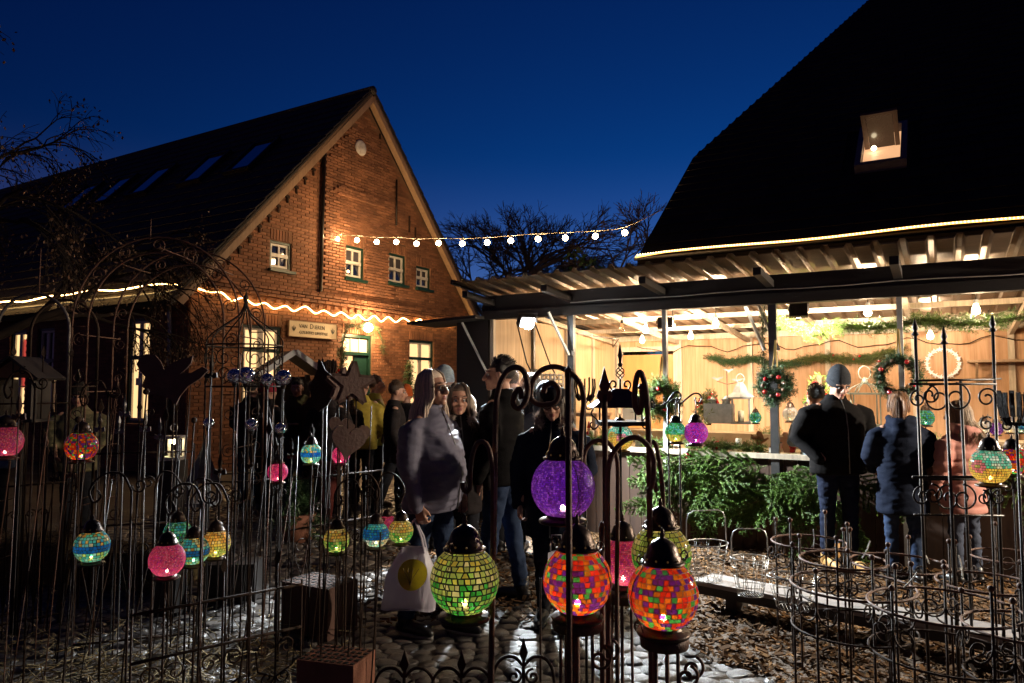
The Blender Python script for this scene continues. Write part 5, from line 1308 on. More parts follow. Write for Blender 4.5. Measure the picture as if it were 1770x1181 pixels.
for dx, z, dx2, dz in ((-.032, W(84, 685, 5.0).z, .014, .2), (.032, W(84, 685, 5.0).z, .014, .2), (0, W(84, 710, 5.0).z, .09, .02), (0, W(84, 660, 5.0).z, .078, .02)): MB().box((dx, 0, z), (dx2, .02, dz)).build('frame_bar', tan_wood, wp_)
tube_part('rod', [(0, .0, -.02), (0, 0, W(84, 711, 5.0).z)], .008, dark_rust, wp_)
# perforated clay blocks that hold the stakes
def block(label, px, pyt, Y, w, d, h, rz, m, holes=True):
    p = W(px, pyt, Y); root = thing('stake_block', label, 'block', (p.x, Y, 0), rz, 'blocks holding the stakes')
    MB().box((0, 0, h / 2), (w, d, h)).build('block_body', m, root)
    if holes:
        hb = MB()
        for i in range(9):
            for j in range(5): hb.box((-w / 2 + w * (i + .5) / 9, -d / 2 + d * (j + .5) / 5, h + .0015), (w / 9 * .55, d / 5 * .5, .003))
        tag(hb.build('holes', mat('dark_hole', (.012, .008, .006), .9), root), kind='stuff')
    return root
pB = GR(582, 1122, .34)
block('rust orange perforated clay block in front at the bottom, with stakes in its holes', 582, 1122, pB.y + .04, .30, .22, .30, -.28, clay_block)
pB = GR(553, 1010, .33)
block('dark perforated clay block behind, between rods and woman', 553, 1010, pB.y + .1, .40, .28, .33, -.5, mat('dark_clay_block', (.10, .045, .03), .85, scale=5, bump=.3))
pB = GR(408, 975, .28); block('dark timber block low among the rods at left', 408, 975, pB.y + .1, .34, .25, .28, .1, dark_wood, False)
for i in range(5):
    px = 562 + i * 18; Y = GR(582, 1122, .34).y + .02 + (i % 2) * .08; stake(px + 8 + i * 4, 880 + (i % 3) * 40, Y, -.05, 'none', dark_rust, .004)
# straw bales, loose straw and a low conifer pot
def bale(label, px, py, w, d, h, rz, n=700):
    p = GR(px, py); root = thing('straw_bale', label, 'straw bale', (p.x, p.y, 0), rz, 'straw bales'); core = MB(); core.box((0, 0, h / 2), (w * .96, d * .94, h * .94)); core.build('straw_core', straw_m, root)
    ms = []
    for i in range(n):
        f = rnd.random(); x, y, z = rnd.uniform(-w / 2, w / 2), rnd.uniform(-d / 2, d / 2), rnd.uniform(0, h)
        if f < .45: z = h * .98
        elif f < .8: y = -d / 2
        else: x = rnd.choice((-1, 1)) * w / 2
        L = rnd.uniform(.06, .2); ms.append(TRS((x, y, z), (rnd.gauss(0, .5), rnd.gauss(0, .5), rnd.uniform(0, 6.3)), (L, .005, .003)))
    tag(scatter('straw_stalks', BOXV, BOXF, ms, straw_m, root), kind='stuff'); 
    for x in (-w * .22, w * .22): tube_part('twine', [(x, -d / 2 - .004, 0), (x, -d / 2 - .006, h), (x, d / 2, h + .004)], .004, black_iron, root, 5)
    return root
bale('straw bale at the far left edge under the pink globe', 30, 1005, .85, .42, .36, .15)
bale('straw bale below the blue globe at left', 235, 1010, .9, .42, .30, -.12)
bale('lit golden straw bale behind the small pink globe', 500, 872, .7, .4, .42, .1, 600)
ms = []
for i in range(1700):
    x, y = rnd.gauss(-2.0, .75), rnd.gauss(3.75, .55)
    if x > -.95 or y < 2.8: continue
    L = rnd.uniform(.06, .22); ms.append(TRS((x, y, rnd.uniform(.0, .10)), (rnd.gauss(0, .3), rnd.gauss(0, .3), rnd.uniform(0, 6.3)), (L, .005, .003)))
tag(scatter('loose_straw', BOXV, BOXF, ms, straw_m), kind='stuff')
# ------------------------------------------------------------------ people
TS = bpy.data.scenes.new('workbench_scene')
def fused(mb, voxel, smooth=3, fac=.5):
    """one continuous surface grown over overlapping volumes"""
    me = bpy.data.meshes.new('t'); me.from_pydata(mb.v, [], mb.f)
    o = bpy.data.objects.new('t', me); TS.collection.objects.link(o)
    r = o.modifiers.new('r', 'REMESH'); r.mode = 'VOXEL'; r.voxel_size = voxel; r.use_smooth_shade = True
    s = o.modifiers.new('s', 'SMOOTH'); s.iterations = smooth; s.factor = fac
    vl = TS.view_layers[0]; vl.update(); res = bpy.data.meshes.new_from_object(o.evaluated_get(vl.depsgraph))
    bpy.data.objects.remove(o); bpy.data.meshes.remove(me)
    res.polygons.foreach_set('use_smooth', [True] * len(res.polygons)); return res
def wrinkle(me, amp, freq, rng, sq=(.6, .6, 2.6), quilt=0, qn=0.09):
    n = len(me.vertices); co = np.empty(n * 3); me.vertices.foreach_get('co', co); co = co.reshape(-1, 3)
    no = np.empty(n * 3); me.vertex_normals.foreach_get('vector', no); no = no.reshape(-1, 3)
    d = np.zeros(n); p = co * np.array(sq)
    for k in range(9):
        w = rng.normal(0, 1, 3); w /= np.linalg.norm(w); f = freq * (1 + k * .45); d += np.sin(p @ w * f + rng.uniform(0, 6) + 1.6 * np.sin(p @ w[[1, 2, 0]] * f * .6)) / (1 + k * .4)
    d = -np.abs(d) * amp * .5 + amp * .3
    if quilt: d += quilt * (np.abs(np.sin(co[:, 2] / qn * PI)) ** .5 - .6)
    co += no * d[:, None]; me.vertices.foreach_set('co', co.ravel()); me.update()
skin_m = mat('skin', (.46, .25, .17), .5, col2=(.40, .20, .13), scale=22, var=.8, spec=.4)
lip_m = mat('lips', (.36, .12, .10), .4); eye_w = mat('eye_white', (.62, .58, .55), .2); eye_d = mat('eye_iris', (.03, .025, .02), .15); brow_m = mat('eyebrow', (.09, .055, .035), .8)
def cloth(name, col, rough=.8, bump=.25, scale=8): return mat(name, col, rough, col2=tuple(c * .7 for c in col), scale=scale, bump=bump, bscale=160, spec=.05)
def knit(name, col): 
    return mat(name, col, .95, col2=tuple(c * .6 for c in col), scale=30, bump=.6, bscale=150, stretch=(1, 1, 3), spec=.2)
def hairm(name, col): return mat(name, col, .45, col2=tuple(c * .5 for c in col), scale=40, stretch=(6, 6, .4), bump=.5, bscale=120, spec=.4, island=.5)
jean_m = cloth('blue_denim', (.03, .045, .085)); dark_tr = cloth('dark_trousers', (.018, .018, .022)); boot_m = mat('dark_shoe', (.018, .016, .016), .4); sole_m = mat('shoe_sole', (.22, .2, .18), .6); tan_boot = mat('tan_boot_leather', (.50, .26, .07), .6, bump=.2)
ARM = dict(down=((.242, .03, 1.12), (.252, -.05, .885)), pocket=((.275, .07, 1.11), (.205, -.115, .94)), front=((.245, -.03, 1.12), (.075, -.27, 1.12)), carry=((.24, .0, 1.12), (.235, -.06, .86)), low=((.24, -.02, 1.11), (.17, -.22, .98)))
def person(label, px, Y, face, H, jacket, trousers, shoe, hair=None, hat=None, head=(0, 0), arms=('down', 'down'), bulk=1.0, hem=.78, voxel=.014, female=False, quilt=0, hood=None, stride=0, belly=0, extra=None, hands=True, detail=False, sole=None, puff=1.0):
    rng = np.random.RandomState(int(px * 7 + Y * 31) % 9999)
    k = H / 1.7; p = W(px, 668, Y); root = thing('person', label, 'person', (p.x, Y, .012), math.radians(face)); S = Matrix.Scale(k, 4)
    hc = Vector((0, -.012, 1.585)); Rh = Matrix.Translation(hc - Vector((0, 0, .10))) @ Euler((math.radians(head[1]), 0, math.radians(head[0]))).to_matrix().to_4x4() @ Matrix.Translation((0, 0, .10))
    sw = .178 if female else .195
    b = MB()
    def hb(c, r, n=14, kk=10): b.ball(c, r, n, kk, 0, Rh)
    hb((0, .016, .022), (.076, .094, .094)); hb((0, -.032, -.05), (.057, .060, .068)); hb((0, -.076, -.098), (.025, .02, .018)); hb((0, -.02, -.07), (.052, .055, .045))
    for s in (-1, 1): hb((s * .036, -.066, -.036), (.026, .022, .026)); hb((s * .078, .012, -.012), (.010, .022, .032)); hb((s * .017, -.104, -.036), (.011, .011, .010))
    b.tube([Rh @ Vector(q) for q in ((-.05, -.072, .018), (-.02, -.088, .024), (.02, -.088, .024), (.05, -.072, .018))], .011, 8, round_caps=True)
    b.tube([Rh @ Vector(q) for q in ((0, -.090, .012), (0, -.104, -.012), (0, -.116, -.034))], [.010, .012, .015], 8, round_caps=True)
    hb((0, -.091, -.062), (.022, .012, .0075)); hb((0, -.088, -.076), (.019, .012, .008))
    b.tube([Rh @ Vector((0, .012, -.05)), Vector((0, .022, 1.43)), Vector((0, .02, 1.33))], [.055, .056, .085], 12)
    b.loft([(0, .015, 1.36, sw * .9, .085), (0, .01, 1.2, .15, .10), (0, .01, 1.03, .13, .09), (0, .01, .88, .15, .10)], 16)
    fl = []
    for s in (-1, 1):
        e, w = (Vector((s * q[0], q[1], q[2])) for q in ARM[arms[0 if s < 0 else 1]])
        b.tube([(s * (sw - .03), .01, 1.36), tuple(e), tuple(w)], [.05, .04, .028], 10, round_caps=True)
        if hands and arms[0 if s < 0 else 1] != 'pocket':
            d = (w - e).normalized(); side = Vector((0, -1, 0)); side = (side - d * side.dot(d)).normalized(); nrm = d.cross(side) * s      # palm plane
            inn = Vector((-s, 0, 0)); inn = (inn - d * inn.dot(d)).normalized()
            pc = w + d * .055
            for q in (-.022, 0, .022): b.tube([tuple(w + d * .0 + side * q * .6), tuple(w + d * .05 + side * q), tuple(w + d * .092 + side * q)], [.018, .017, .014], 8, round_caps=True)
            cur = .9 if arms[0 if s < 0 else 1] in ('carry', 'front') else .45
            for q, L in ((.033, .070), (.0115, .080), (-.0105, .076), (-.032, .060)):
                a0 = w + d * .088 + side * q; a1 = a0 + (d * math.cos(cur * .5) + inn * math.sin(cur * .5)) * L * .45; a2 = a1 + (d * math.cos(cur * 1.7) + inn * math.sin(cur * 1.7)) * L * .33; a3 = a2 + (d * math.cos(cur * 2.6) + inn * math.sin(cur * 2.6)) * L * .26
                b.tube([tuple(a0), tuple(a1), tuple(a2), tuple(a3)], [.0095, .0088, .008, .0068], 7, round_caps=True)
            t0 = w + d * .03 + side * .026; t1 = t0 + (d * .7 + side * .6 + inn * .3).normalized() * .036; t2 = t1 + (d * .9 + side * .15 + inn * .45).normalized() * .03
            b.tube([tuple(t0), tuple(t1), tuple(t2)], [.013, .0105, .008], 7, round_caps=True)
    st = [(-.09, stride), (.09, -stride)]
    for x, dy in st: b.tube([(x, .01, .9), (x, .0 + dy * .5, .48), (x, .02 + dy, .07)], [.075, .05, .036], 10); b.ball((x, -.05 + dy, .05), (.035, .1, .035), 10, 6)
    b.v = [tuple(S @ Vector(q)) for q in b.v]
    me = fused(b, .0075 if detail else .011, 2, .45); me.materials.append(skin_m); me.materials.append(lip_m)
    ih = (S @ Rh).inverted(); idx = []
    for q in me.polygons:
        c = ih @ q.center; idx.append(1 if abs(c.x) < .021 - abs(c.z + .068) * .4 and c.y < -.085 and -.079 < c.z < -.055 else 0)
    me.polygons.foreach_set('material_index', idx); body = link('body', me, root)
    HM = S @ Rh
    if True:
        for s in (-1, 1):
            e = MB(); e.ball((s * .030, -.078, -.004), .0125, 10, 8, 0, HM); e.ball((s * .030 + head[0] * -.00005, -.0862, -.0045), (.0058, .005, .0058), 8, 6, 1, HM); e.build('eye', [eye_w, eye_d], root, True)
            MB().tube([HM @ Vector(q) for q in ((s * .014, -.094, .021), (s * .030, -.093, .027), (s * .046, -.082, .022))], .0038 * k, 5).build('eyebrow', brow_m, root, True)
    # jacket
    j = MB(); B = bulk * 1.0; P_ = puff
    j.loft([(0, .012, hem, .185 * B, .135 * B), (0, .008 - belly * .3, hem + .08, .187 * B, .137 * B + belly * .4), (0, .008 - belly * .8, 1.03, .172 * B, .125 * B + belly), (0, .008 - belly * .5, 1.18, .182 * B, .130 * B + belly * .5), (0, .012, 1.30, .19 * B, .122 * B), (0, .016, 1.355, sw * .84 * B, .108 * B), (0, .02, 1.405, sw * .56 * B, .092 * B), (0, .02, 1.44, .098, .084), (0, .014, 1.485, .078, .076)], 26)
    for s in (-1, 1):
        e, w = (Vector((s * q[0] * (1 + (B - 1) * .6), q[1], q[2])) for q in ARM[arms[0 if s < 0 else 1]])
        j.tube([(s * (sw - .06) * B, .012, 1.35), (s * (sw + .002) * B, .015, 1.30), tuple((Vector((s * (sw + .002) * B, .015, 1.30)) + e) / 2), tuple(e), tuple((e + w) / 2), tuple(w + (w - e).normalized() * .01)], [.06 * P_, .069 * P_ * B, .066 * P_ * B, .060 * P_ * B, .056 * P_, .047 * P_], 14, round_caps=True)
    if hood:
        j.tube([(-.085, -.03, 1.475), (-.10, .05, 1.455), (-.06, .115, 1.43), (0, .135, 1.42), (.06, .115, 1.43), (.10, .05, 1.455), (.085, -.03, 1.475)], [.03, .045, .058, .062, .058, .045, .03], 12, round_caps=True)
        j.ball((0, .13, 1.37), (.11, .06, .075), 14, 10)
    j.v = [tuple(S @ Vector(q)) for q in j.v]
    jm = fused(j, voxel, 4); wrinkle(jm, .0075 if not quilt else .003, 20, rng, (.7, .7, 2.4), quilt); jm.materials.append(jacket); jo = link('jacket', jm, root)
    # zip and hem
    if detail or Y < 7:
        z_ = MB(); z_.tube([S @ Vector(q) for q in ((0, .012 - .137 * B - belly * .7 - .004, hem + .02), (0, .008 - .126 * B - belly * 1.7, 1.03), (0, -.122 * B - belly * .9, 1.18), (0, .012 - .124 * B, 1.31), (0, -.065, 1.46))], .005, 5); z_.build('zip', mat('zip_metal', (.2, .19, .18), .4, .6), jo, True)
    if hood == 'fur':
        fm_ = mat('pale_fur_trim', (.52, .43, .38), .9, col2=(.34, .26, .22), scale=20); pts = []
        q = smooth_path([Vector(t) for t in ((-.075, -.075, 1.43), (-.115, -.01, 1.475), (-.105, .08, 1.475), (0, .165, 1.45), (.105, .08, 1.475), (.115, -.01, 1.475), (.075, -.075, 1.43))], 8)
        F_ = MB()
        for t in q:
            for _ in range(34):
                dv = Vector(tuple(rng.normal(0, 1, 3))).normalized() * rng.uniform(.03, .06); n0 = Vector(tuple(rng.normal(0, .008, 3)))
                a = S @ (t + n0 + dv * .15); c = S @ (t + n0 + dv); pr = dv.cross(Vector((.3, .5, .8))).normalized() * .0035
                F_.add([a - pr, a + pr, c], [(0, 1, 2)])
        fo = F_.build('fur_trim', fm_, root); tag(fo, kind='stuff')
    # trousers
    t = MB(); t.loft([(0, .012, 1.04, .145 * min(B, 1.15), .105 * min(B, 1.15)), (0, .012, .92, .165 * min(B, 1.15), .118 * min(B, 1.15)), (0, .012, .82, .155, .11)], 20)
    for x, dy in st: t.tube([(x, .012, .86), (x * 1.02, .005 + dy * .45, .5), (x, .02 + dy, .10)], [.088 * (1 + (B - 1) * .5), .066, .056], 14)
    t.v = [tuple(S @ Vector(q)) for q in t.v]; tm = fused(t, voxel, 3); wrinkle(tm, .010, 18, rng, (1, 1, 2.2)); tm.materials.append(trousers); link('trousers', tm, root)
    for x, dy in st:
        s_ = MB(); s_.tube([(x, .05 + dy, .045), (x, -.03 + dy, .048), (x * 1.05, -.12 + dy, .04), (x * 1.08, -.175 + dy, .03)], [.04, .045, .043, .028], 12, round_caps=True); s_.tube([(x, .025 + dy, .04), (x, .022 + dy, .16)], [.045, .05], 12)
        s_.v = [tuple(S @ Vector(q)) for q in s_.v]; so = s_.build('shoe', shoe, root, True)
        q = MB(); q.loft([(x * 1.04, -.065 + dy, -.008, .043, .135), (x * 1.04, -.065 + dy, .016, .046, .138)], 16); q.v = [tuple(S @ Vector(u)) for u in q.v]; q.build('sole', sole or boot_m, so, True)
    # hair
    if hair:
        kind, hm_ = hair; h = MB(); h.ball((0, .024, .034), (.083, .098, .092), 22, 16)
        nv = []
        for x, y, z in h.v:
            lim = .058 - max(0, (y + .02)) * 1.2 if kind != 'short' else .05 - max(0, y + .03) * 1.35
            if y < .02 and z < lim: f = .80
            elif z < -.055: f = .88
            else: f = 1 + .02 * math.sin(x * 190 + y * 160) + .02 * math.sin(z * 230 + y * 80)
            nv.append(HM @ Vector((x * f, .02 + (y - .02) * f, z)))
        h.v = [tuple(q) for q in nv]; ho = h.build('hair', hm_, root, True)
        if kind in ('long', 'pony', 'bob'):
            sm = MB(); L = {'long': .36, 'bob': .22, 'pony': .06}[kind]
            for i in range(430 if kind != 'pony' else 60):
                az = rng.uniform(.75, 2 * PI - .75); sx, cy_ = math.sin(az), -math.cos(az)
                jx = rng.normal(0, .006, 3); up = rng.uniform(.0, .09)
                P_0 = [(sx * .03, .02 + cy_ * .035, .125), (sx * .074, .02 + cy_ * .087, .09), (sx * .092, .022 + cy_ * .109, .02), (sx * .091, .024 + cy_ * .110, -.06)]
                if L > .1:
                    fx = 1.0 + .25 * rng.rand(); back = max(cy_, -.35)
                    P_0 += [(sx * .10 * fx, .03 + back * .115 * fx, -.14), (sx * .115 * fx + jx[0], .035 + back * .13 * fx + jx[1], -.14 - (L - .14) * .5 - up * .3), (sx * .11 * fx + jx[0] * 3, .035 + back * .14 * fx + jx[1] * 3, -L - up)]
                sm.tube([tuple(HM @ (Vector(q) + Vector(tuple(jx)) * .4)) for q in P_0], [.0048 * k] * (len(P_0) - 1) + [.0015], 4)
            if kind == 'pony':
                for i in range(90):
                    jx = rng.normal(0, 1, 3); P_0 = [(0, .10, .06), (jx[0] * .012, .135, .07), (jx[0] * .022, .16 + jx[1] * .012, .03), (jx[0] * .03, .15 + jx[1] * .014, -.06), (jx[0] * .025, .14 + jx[1] * .012, -.13 - abs(jx[2]) * .02)]
                    sm.tube([tuple(HM @ Vector(q)) for q in P_0], [.004, .005, .005, .004, .0015], 4)
            tag(sm.build('hair_strands', hm_, ho, True), kind='stuff')
        elif kind == 'short':
            sm = MB()
            for i in range(170):
                az = rng.uniform(0, 2 * PI); el = rng.uniform(.25, 1.5); c = Vector((.08 * math.cos(el) * math.sin(az), .022 - .096 * math.cos(el) * math.cos(az), .036 + .092 * math.sin(el)))
                if c.y < -.03 and c.z < .075: continue
                nrm = (c - Vector((0, .02, .02))).normalized(); d = (nrm * .6 + Vector((rng.normal(0, .4), .4, .1))).normalized()
                sm.tube([tuple(HM @ (c - nrm * .004)), tuple(HM @ (c + d * .018 + nrm * .004))], [.004, .001], 4)
            tag(sm.build('hair_tufts', hm_, ho, True), kind='stuff')
    if hat:
        kind, hm_ = hat
        if kind == 'beanie':
            h = MB(); h.loft([(0, .018, -.01, .086, .104), (0, .016, .03, .091, .109), (0, .018, .065, .090, .107), (0, .022, .095, .083, .098), (0, .026, .125, .066, .078), (0, .03, .150, .040, .048), (0, .03, .16, .012, .014)], 24, 0, HM)
            ho = h.build('hat', hm_, root, True); MB().loft([(0, .017, -.014, .088, .106), (0, .017, -.006, .093, .111), (0, .016, .034, .095, .113), (0, .016, .044, .090, .108)], 24, 0, HM).build('hat_fold', hm_, ho, True)
        elif kind == 'cap':
            h = MB(); h.loft([(0, .016, .03, .086, .105), (0, .018, .06, .092, .110), (0, .018, .085, .098, .115), (0, .015, .105, .088, .10), (0, .015, .118, .04, .05)], 24, 0, HM); ho = h.build('hat', hm_, root, True)
            v = MB(); v.loft([(0, -.06, .030, .078, .085), (0, -.06, .040, .076, .083)], 20, 0, HM @ Matrix.Rotation(.15, 4, 'X')); v.build('peak', hm_, ho, True)
        elif kind == 'hoodup':
            h = MB(); h.ball((0, .03, .02), (.105, .115, .12), 20, 14); nv = []
            for x, y, z in h.v:
                f = .78 if (y < -.03 and z < .085) else 1
                nv.append(HM @ Vector((x * f, .03 + (y - .03) * f, z)))
            h.v = [tuple(q) for q in nv]; h.build('hood', hm_, root, True)
    if extra: extra(root, HM, S)
    return root
black_j = cloth('black_jacket', (.009, .008, .008), .9); navy_j = cloth('navy_coat', (.012, .016, .03)); grey_j = cloth('lavender_grey_jacket', (.17, .16, .21), .45, .15); olive_j = cloth('olive_yellow_jacket', (.56, .40, .07), .6); pink_j = cloth('dusty_pink_padded_coat', (.46, .21, .17), .5, .1)
dk_j = cloth('dark_coat', (.025, .02, .02)); camo_j = mat('camouflage_jacket', (.16, .13, .06), .8, col2=(.05, .045, .02), scale=14, var=.1); blue_j = cloth('blue_jacket', (.10, .15, .25)); gblue_j = cloth('grey_blue_jacket', (.19, .22, .24)); maroon_t = cloth('maroon_trousers', (.12, .03, .025)); green_gr = cloth('olive_green_parka', (.09, .085, .04))
blond = hairm('blonde_hair', (.52, .36, .19)); brown_h = hairm('brown_hair', (.12, .065, .035)); dark_h = hairm('dark_hair', (.03, .02, .016)); pinkh = hairm('pink_blonde_hair', (.88, .68, .52)); lblond = hairm('light_brown_hair', (.34, .21, .11)); greyh = hairm('greying_hair', (.20, .16, .13))
def glasses(m_=None):
    def f(root, HM, S):
        m = mat('glasses_frame', (.02, .015, .02), .3); g = MB(); 
        for s in (-1, 1):
            g.tube([HM @ Vector((s * .033 + .024 * math.cos(q * PI / 8) * (1.0), -.102, -.004 + .017 * math.sin(q * PI / 8))) for q in range(17)], .0028, 5); g.tube([HM @ Vector((s * .057, -.10, .004)), HM @ Vector((s * .076, -.06, .004)), HM @ Vector((s * .08, .01, .0))], .0025, 5)
        g.tube([HM @ Vector((-.010, -.104, 0)), HM @ Vector((.010, -.104, 0))], .0025, 5); o = g.build('glasses', m, root, True)
        for s in (-1, 1): MB().loft([(0, 0, -.0006, .023, .016), (0, 0, .0006, .023, .016)], 16, 0, HM @ Matrix.Translation((s * .033, -.1025, -.004)) @ Matrix.Rotation(PI / 2, 4, 'X')).build('lens', clear_lens('spectacle_lens'), o)
    return f
def woman_extra(root, HM, S):
    glasses()(root, HM, S)
    pk = MB()
    for i in range(110):
        az = rnd.uniform(1.7, 2 * PI - 1.7); sx, cy_ = math.sin(az), max(-math.cos(az), -.3); j1, j2 = rnd.gauss(0, .008), rnd.gauss(0, .008)
        pk.tube([tuple(HM @ Vector(q)) for q in ((sx * .094, .03 + cy_ * .112, -.06), (sx * .118, .035 + cy_ * .128, -.15), (sx * .13 + j1, .04 + cy_ * .145 + j2, -.26), (sx * .125 + j1 * 3, .045 + cy_ * .15 + j2 * 2, -.38 - rnd.uniform(0, .08)))], [.004, .005, .0045, .0015], 4)
    tag(pk.build('pink_hair_ends', mat('pink_dyed_hair', (.70, .24, .36), .45, col2=(.5, .12, .3), scale=30), root, True), kind='stuff')
    for s in (-1, 1): MB().tube([S @ Vector((s * .085, -.150, .98)), S @ Vector((s * .10, -.165, 1.10))], .0035, 5).build('pocket_zip', white_steel, root)
person('heavy-set woman in a lavender grey jacket with long pink-blonde hair and glasses', 748, 4.78, 62, 1.69, grey_j, jean_m, boot_m, ('long', pinkh), None, (-6, -4), ('carry', 'down'), 1.22, .79, .011, True, 0, None, .12, .05, woman_extra, True, True, sole_m)
def logo(root, HM, S): MB().box((0, 0, 0), (.004, .05, .035)).build('sleeve_patch', mat('red_patch', (.5, .03, .03), .6), root).location = S @ Vector((.285, .01, 1.22))
person('tall man in a dark jacket with cropped hair, face turned to the left', 866, 5.45, -112, 1.80, black_j, jean_m, boot_m, ('short', dark_h), None, (10, 0), ('low', 'down'), 1.14, .82, .013, False, 0, None, .10, 0, logo, True, True)
person('young woman with dark hair and pale fur hood, close behind the grey jacket', 792, 5.25, 22, 1.60, dk_j, dark_tr, boot_m, ('bob', brown_h), None, (-12, 0), ('pocket', 'pocket'), 1.05, .72, .013, True, 0, 'fur', 0, 0, None, True, True)
person('woman in a dark peaked cap, glasses and fur collar behind the violet globe', 956, 4.95, -14, 1.58, navy_j, dark_tr, boot_m, ('bob', greyh), ('cap', cloth('dark_cap', (.02, .018, .02))), (6, 10), ('carry', 'low'), 1.15, .62, .013, True, 0, 'fur', .06, 0, glasses(), True, True)
person('man in a black padded jacket and dark grey beanie, head bowed, hands in pockets', 1445, 6.45, 6, 1.74, black_j, cloth('dark_blue_jeans', (.014, .018, .034)), tan_boot, ('short', brown_h), ('beanie', knit('charcoal_beanie', (.045, .048, .055))), (-4, 24), ('pocket', 'pocket'), 1.3, .80, .012, False, .004, None, .04, .01, None, True, True, tan_boot)
person('person in grey jacket and tan boots, turned away behind the man in beanie', 1411, 6.95, 172, 1.60, gblue_j, cloth('bright_jeans', (.10, .17, .32)), tan_boot, ('short', dark_h), None, (20, 10), ('front', 'front'), .98, .78, .015, False, 0, None, .16, 0, None, True, False, tan_boot)
person('woman in a long navy coat with a reddish ponytail, back to the camera', 1553, 6.05, 168, 1.53, navy_j, jean_m, boot_m, ('pony', hairm('copper_hair', (.34, .16, .07))), None, (-18, 8), ('low', 'low'), 1.2, .60, .013, True, 0, 'plain', .05)
person('girl in a dusty pink padded coat with loose fair hair, back to the camera', 1656, 5.95, -160, 1.46, pink_j, cloth('grey_jeans', (.06, .07, .10)), boot_m, ('bob', lblond), None, (14, 6), ('low', 'down'), 1.22, .66, .012, True, .012, 'plain', .03, 0, None, True, True)
person('man in an olive yellow jacket seen from behind near the house door', 626, 9.2, 175, 1.70, olive_j, dark_tr, boot_m, ('short', dark_h), None, (0, 6), ('low', 'low'), 1.12, .80, .016, False, 0, None, .08)
person('man with short brown hair and glasses in a yellow high visibility jacket', 650, 9.7, 118, 1.72, mat('hi_vis_yellow', (.62, .60, .06), .6, bump=.2), dark_tr, boot_m, ('short', brown_h), None, (-10, 0), ('front', 'front'), 1.1, .80, .016, False, 0, None, 0, 0, glasses())
person('dark haired man in an olive parka facing the camera under the hut', 514, 9.6, 6, 1.68, green_gr, jean_m, boot_m, ('short', dark_h), None, (0, 4), ('front', 'front'), 1.15, .75, .016, False, 0, 'plain')
person('person in a red knitted hat behind the glass balls', 464, 9.0, 150, 1.64, dk_j, dark_tr, boot_m, None, ('beanie', knit('red_knit', (.36, .03, .05))), (0, 0), ('low', 'low'), 1.15, .75, .016, True, 0, None)
person('person in a pale grey knitted hat, dark coat and maroon trousers near the star', 570, 8.4, 160, 1.66, dk_j, maroon_t, boot_m, None, ('beanie', knit('pale_grey_knit', (.30, .31, .33))), (0, 0), ('low', 'down'), 1.15, .76, .016, True, 0, None, .14)
person('person in an orange hat in the dusk behind the woman in grey', 702, 9.3, 190, 1.58, dk_j, dark_tr, boot_m, None, ('beanie', knit('orange_knit', (.75, .14, .03))), (0, 0), ('low', 'low'), 1.1, .7, .016, True, 0, None, .12)
person('tall person in a pale blue knitted hat behind the young woman', 769, 7.2, 165, 1.76, dk_j, dark_tr, boot_m, None, ('beanie', knit('pale_blue_knit', (.30, .36, .40))), (0, 0), ('low', 'low'), 1.1, .75, .016, False, 0, None)
person('child in a beige knitted hat between young woman and tall man', 806, 6.2, 140, 1.50, cloth('brown_coat', (.10, .06, .045)), dark_tr, boot_m, None, ('beanie', knit('beige_knit', (.42, .34, .26))), (0, 0), ('low', 'low'), 1.05, .7, .015, True, 0, None)
person('brown-haired person at the stall behind the tall man', 882, 7.0, 175, 1.76, cloth('blue_grey_parka', (.10, .11, .13)), dark_tr, boot_m, ('short', brown_h), None, (0, 6), ('front', 'low'), 1.12, .75, .016, False, 0, 'fur')
person('grey-haired person at the stall leaning over the white crates', 916, 7.1, 160, 1.70, gblue_j, dark_tr, boot_m, ('bob', greyh), None, (-10, 12), ('front', 'low'), 1.12, .75, .016, True, 0, 'plain')
person('person in a grey blue hood at the stall above the violet globe', 944, 6.9, 178, 1.62, gblue_j, jean_m, boot_m, None, ('hoodup', gblue_j), (0, 14), ('front', 'front'), 1.15, .75, .016, True, 0, 'plain')
person('person in a camouflage jacket at left behind the rods', 138, 7.6, 20, 1.60, camo_j, dark_tr, boot_m, ('short', dark_h), ('beanie', knit('dark_knit', (.03, .025, .02))), (0, 8), ('low', 'low'), 1.2, .75, .016, False, 0, None)
person('person in a blue jacket cut by the left edge', -2, 7.4, -30, 1.72, blue_j, dark_tr, boot_m, ('short', brown_h), None, (0, 0), ('down', 'low'), 1.15, .75, .016, False, 0, 'plain')
person('dark dressed person beside the red knitted hat', 434, 9.6, 170, 1.66, dk_j, jean_m, boot_m, ('short', dark_h), None, (0, 0), ('low', 'low'), 1.1, .75, .016, False, 0, None)
person('dark haired person in a brown coat between the glass balls and the hut', 545, 9.3, 150, 1.66, cloth('brown_wool_coat', (.11, .06, .035)), dark_tr, boot_m, ('short', dark_h), None, (0, 4), ('low', 'front'), 1.12, .72, .016, False, 0, None)
person('woman in a dark coat with fair hair just left of the yellow jacket', 592, 8.9, -150, 1.62, dk_j, dark_tr, boot_m, ('bob', lblond), None, (0, 4), ('low', 'low'), 1.1, .68, .016, True, 0, 'plain')
person('dark dressed person in mid stride behind the woman in grey', 684, 8.5, 100, 1.64, dk_j, dark_tr, boot_m, ('short', brown_h), None, (0, 8), ('down', 'low'), 1.08, .74, .016, False, 0, None, .24)
bpy.data.scenes.remove(TS)
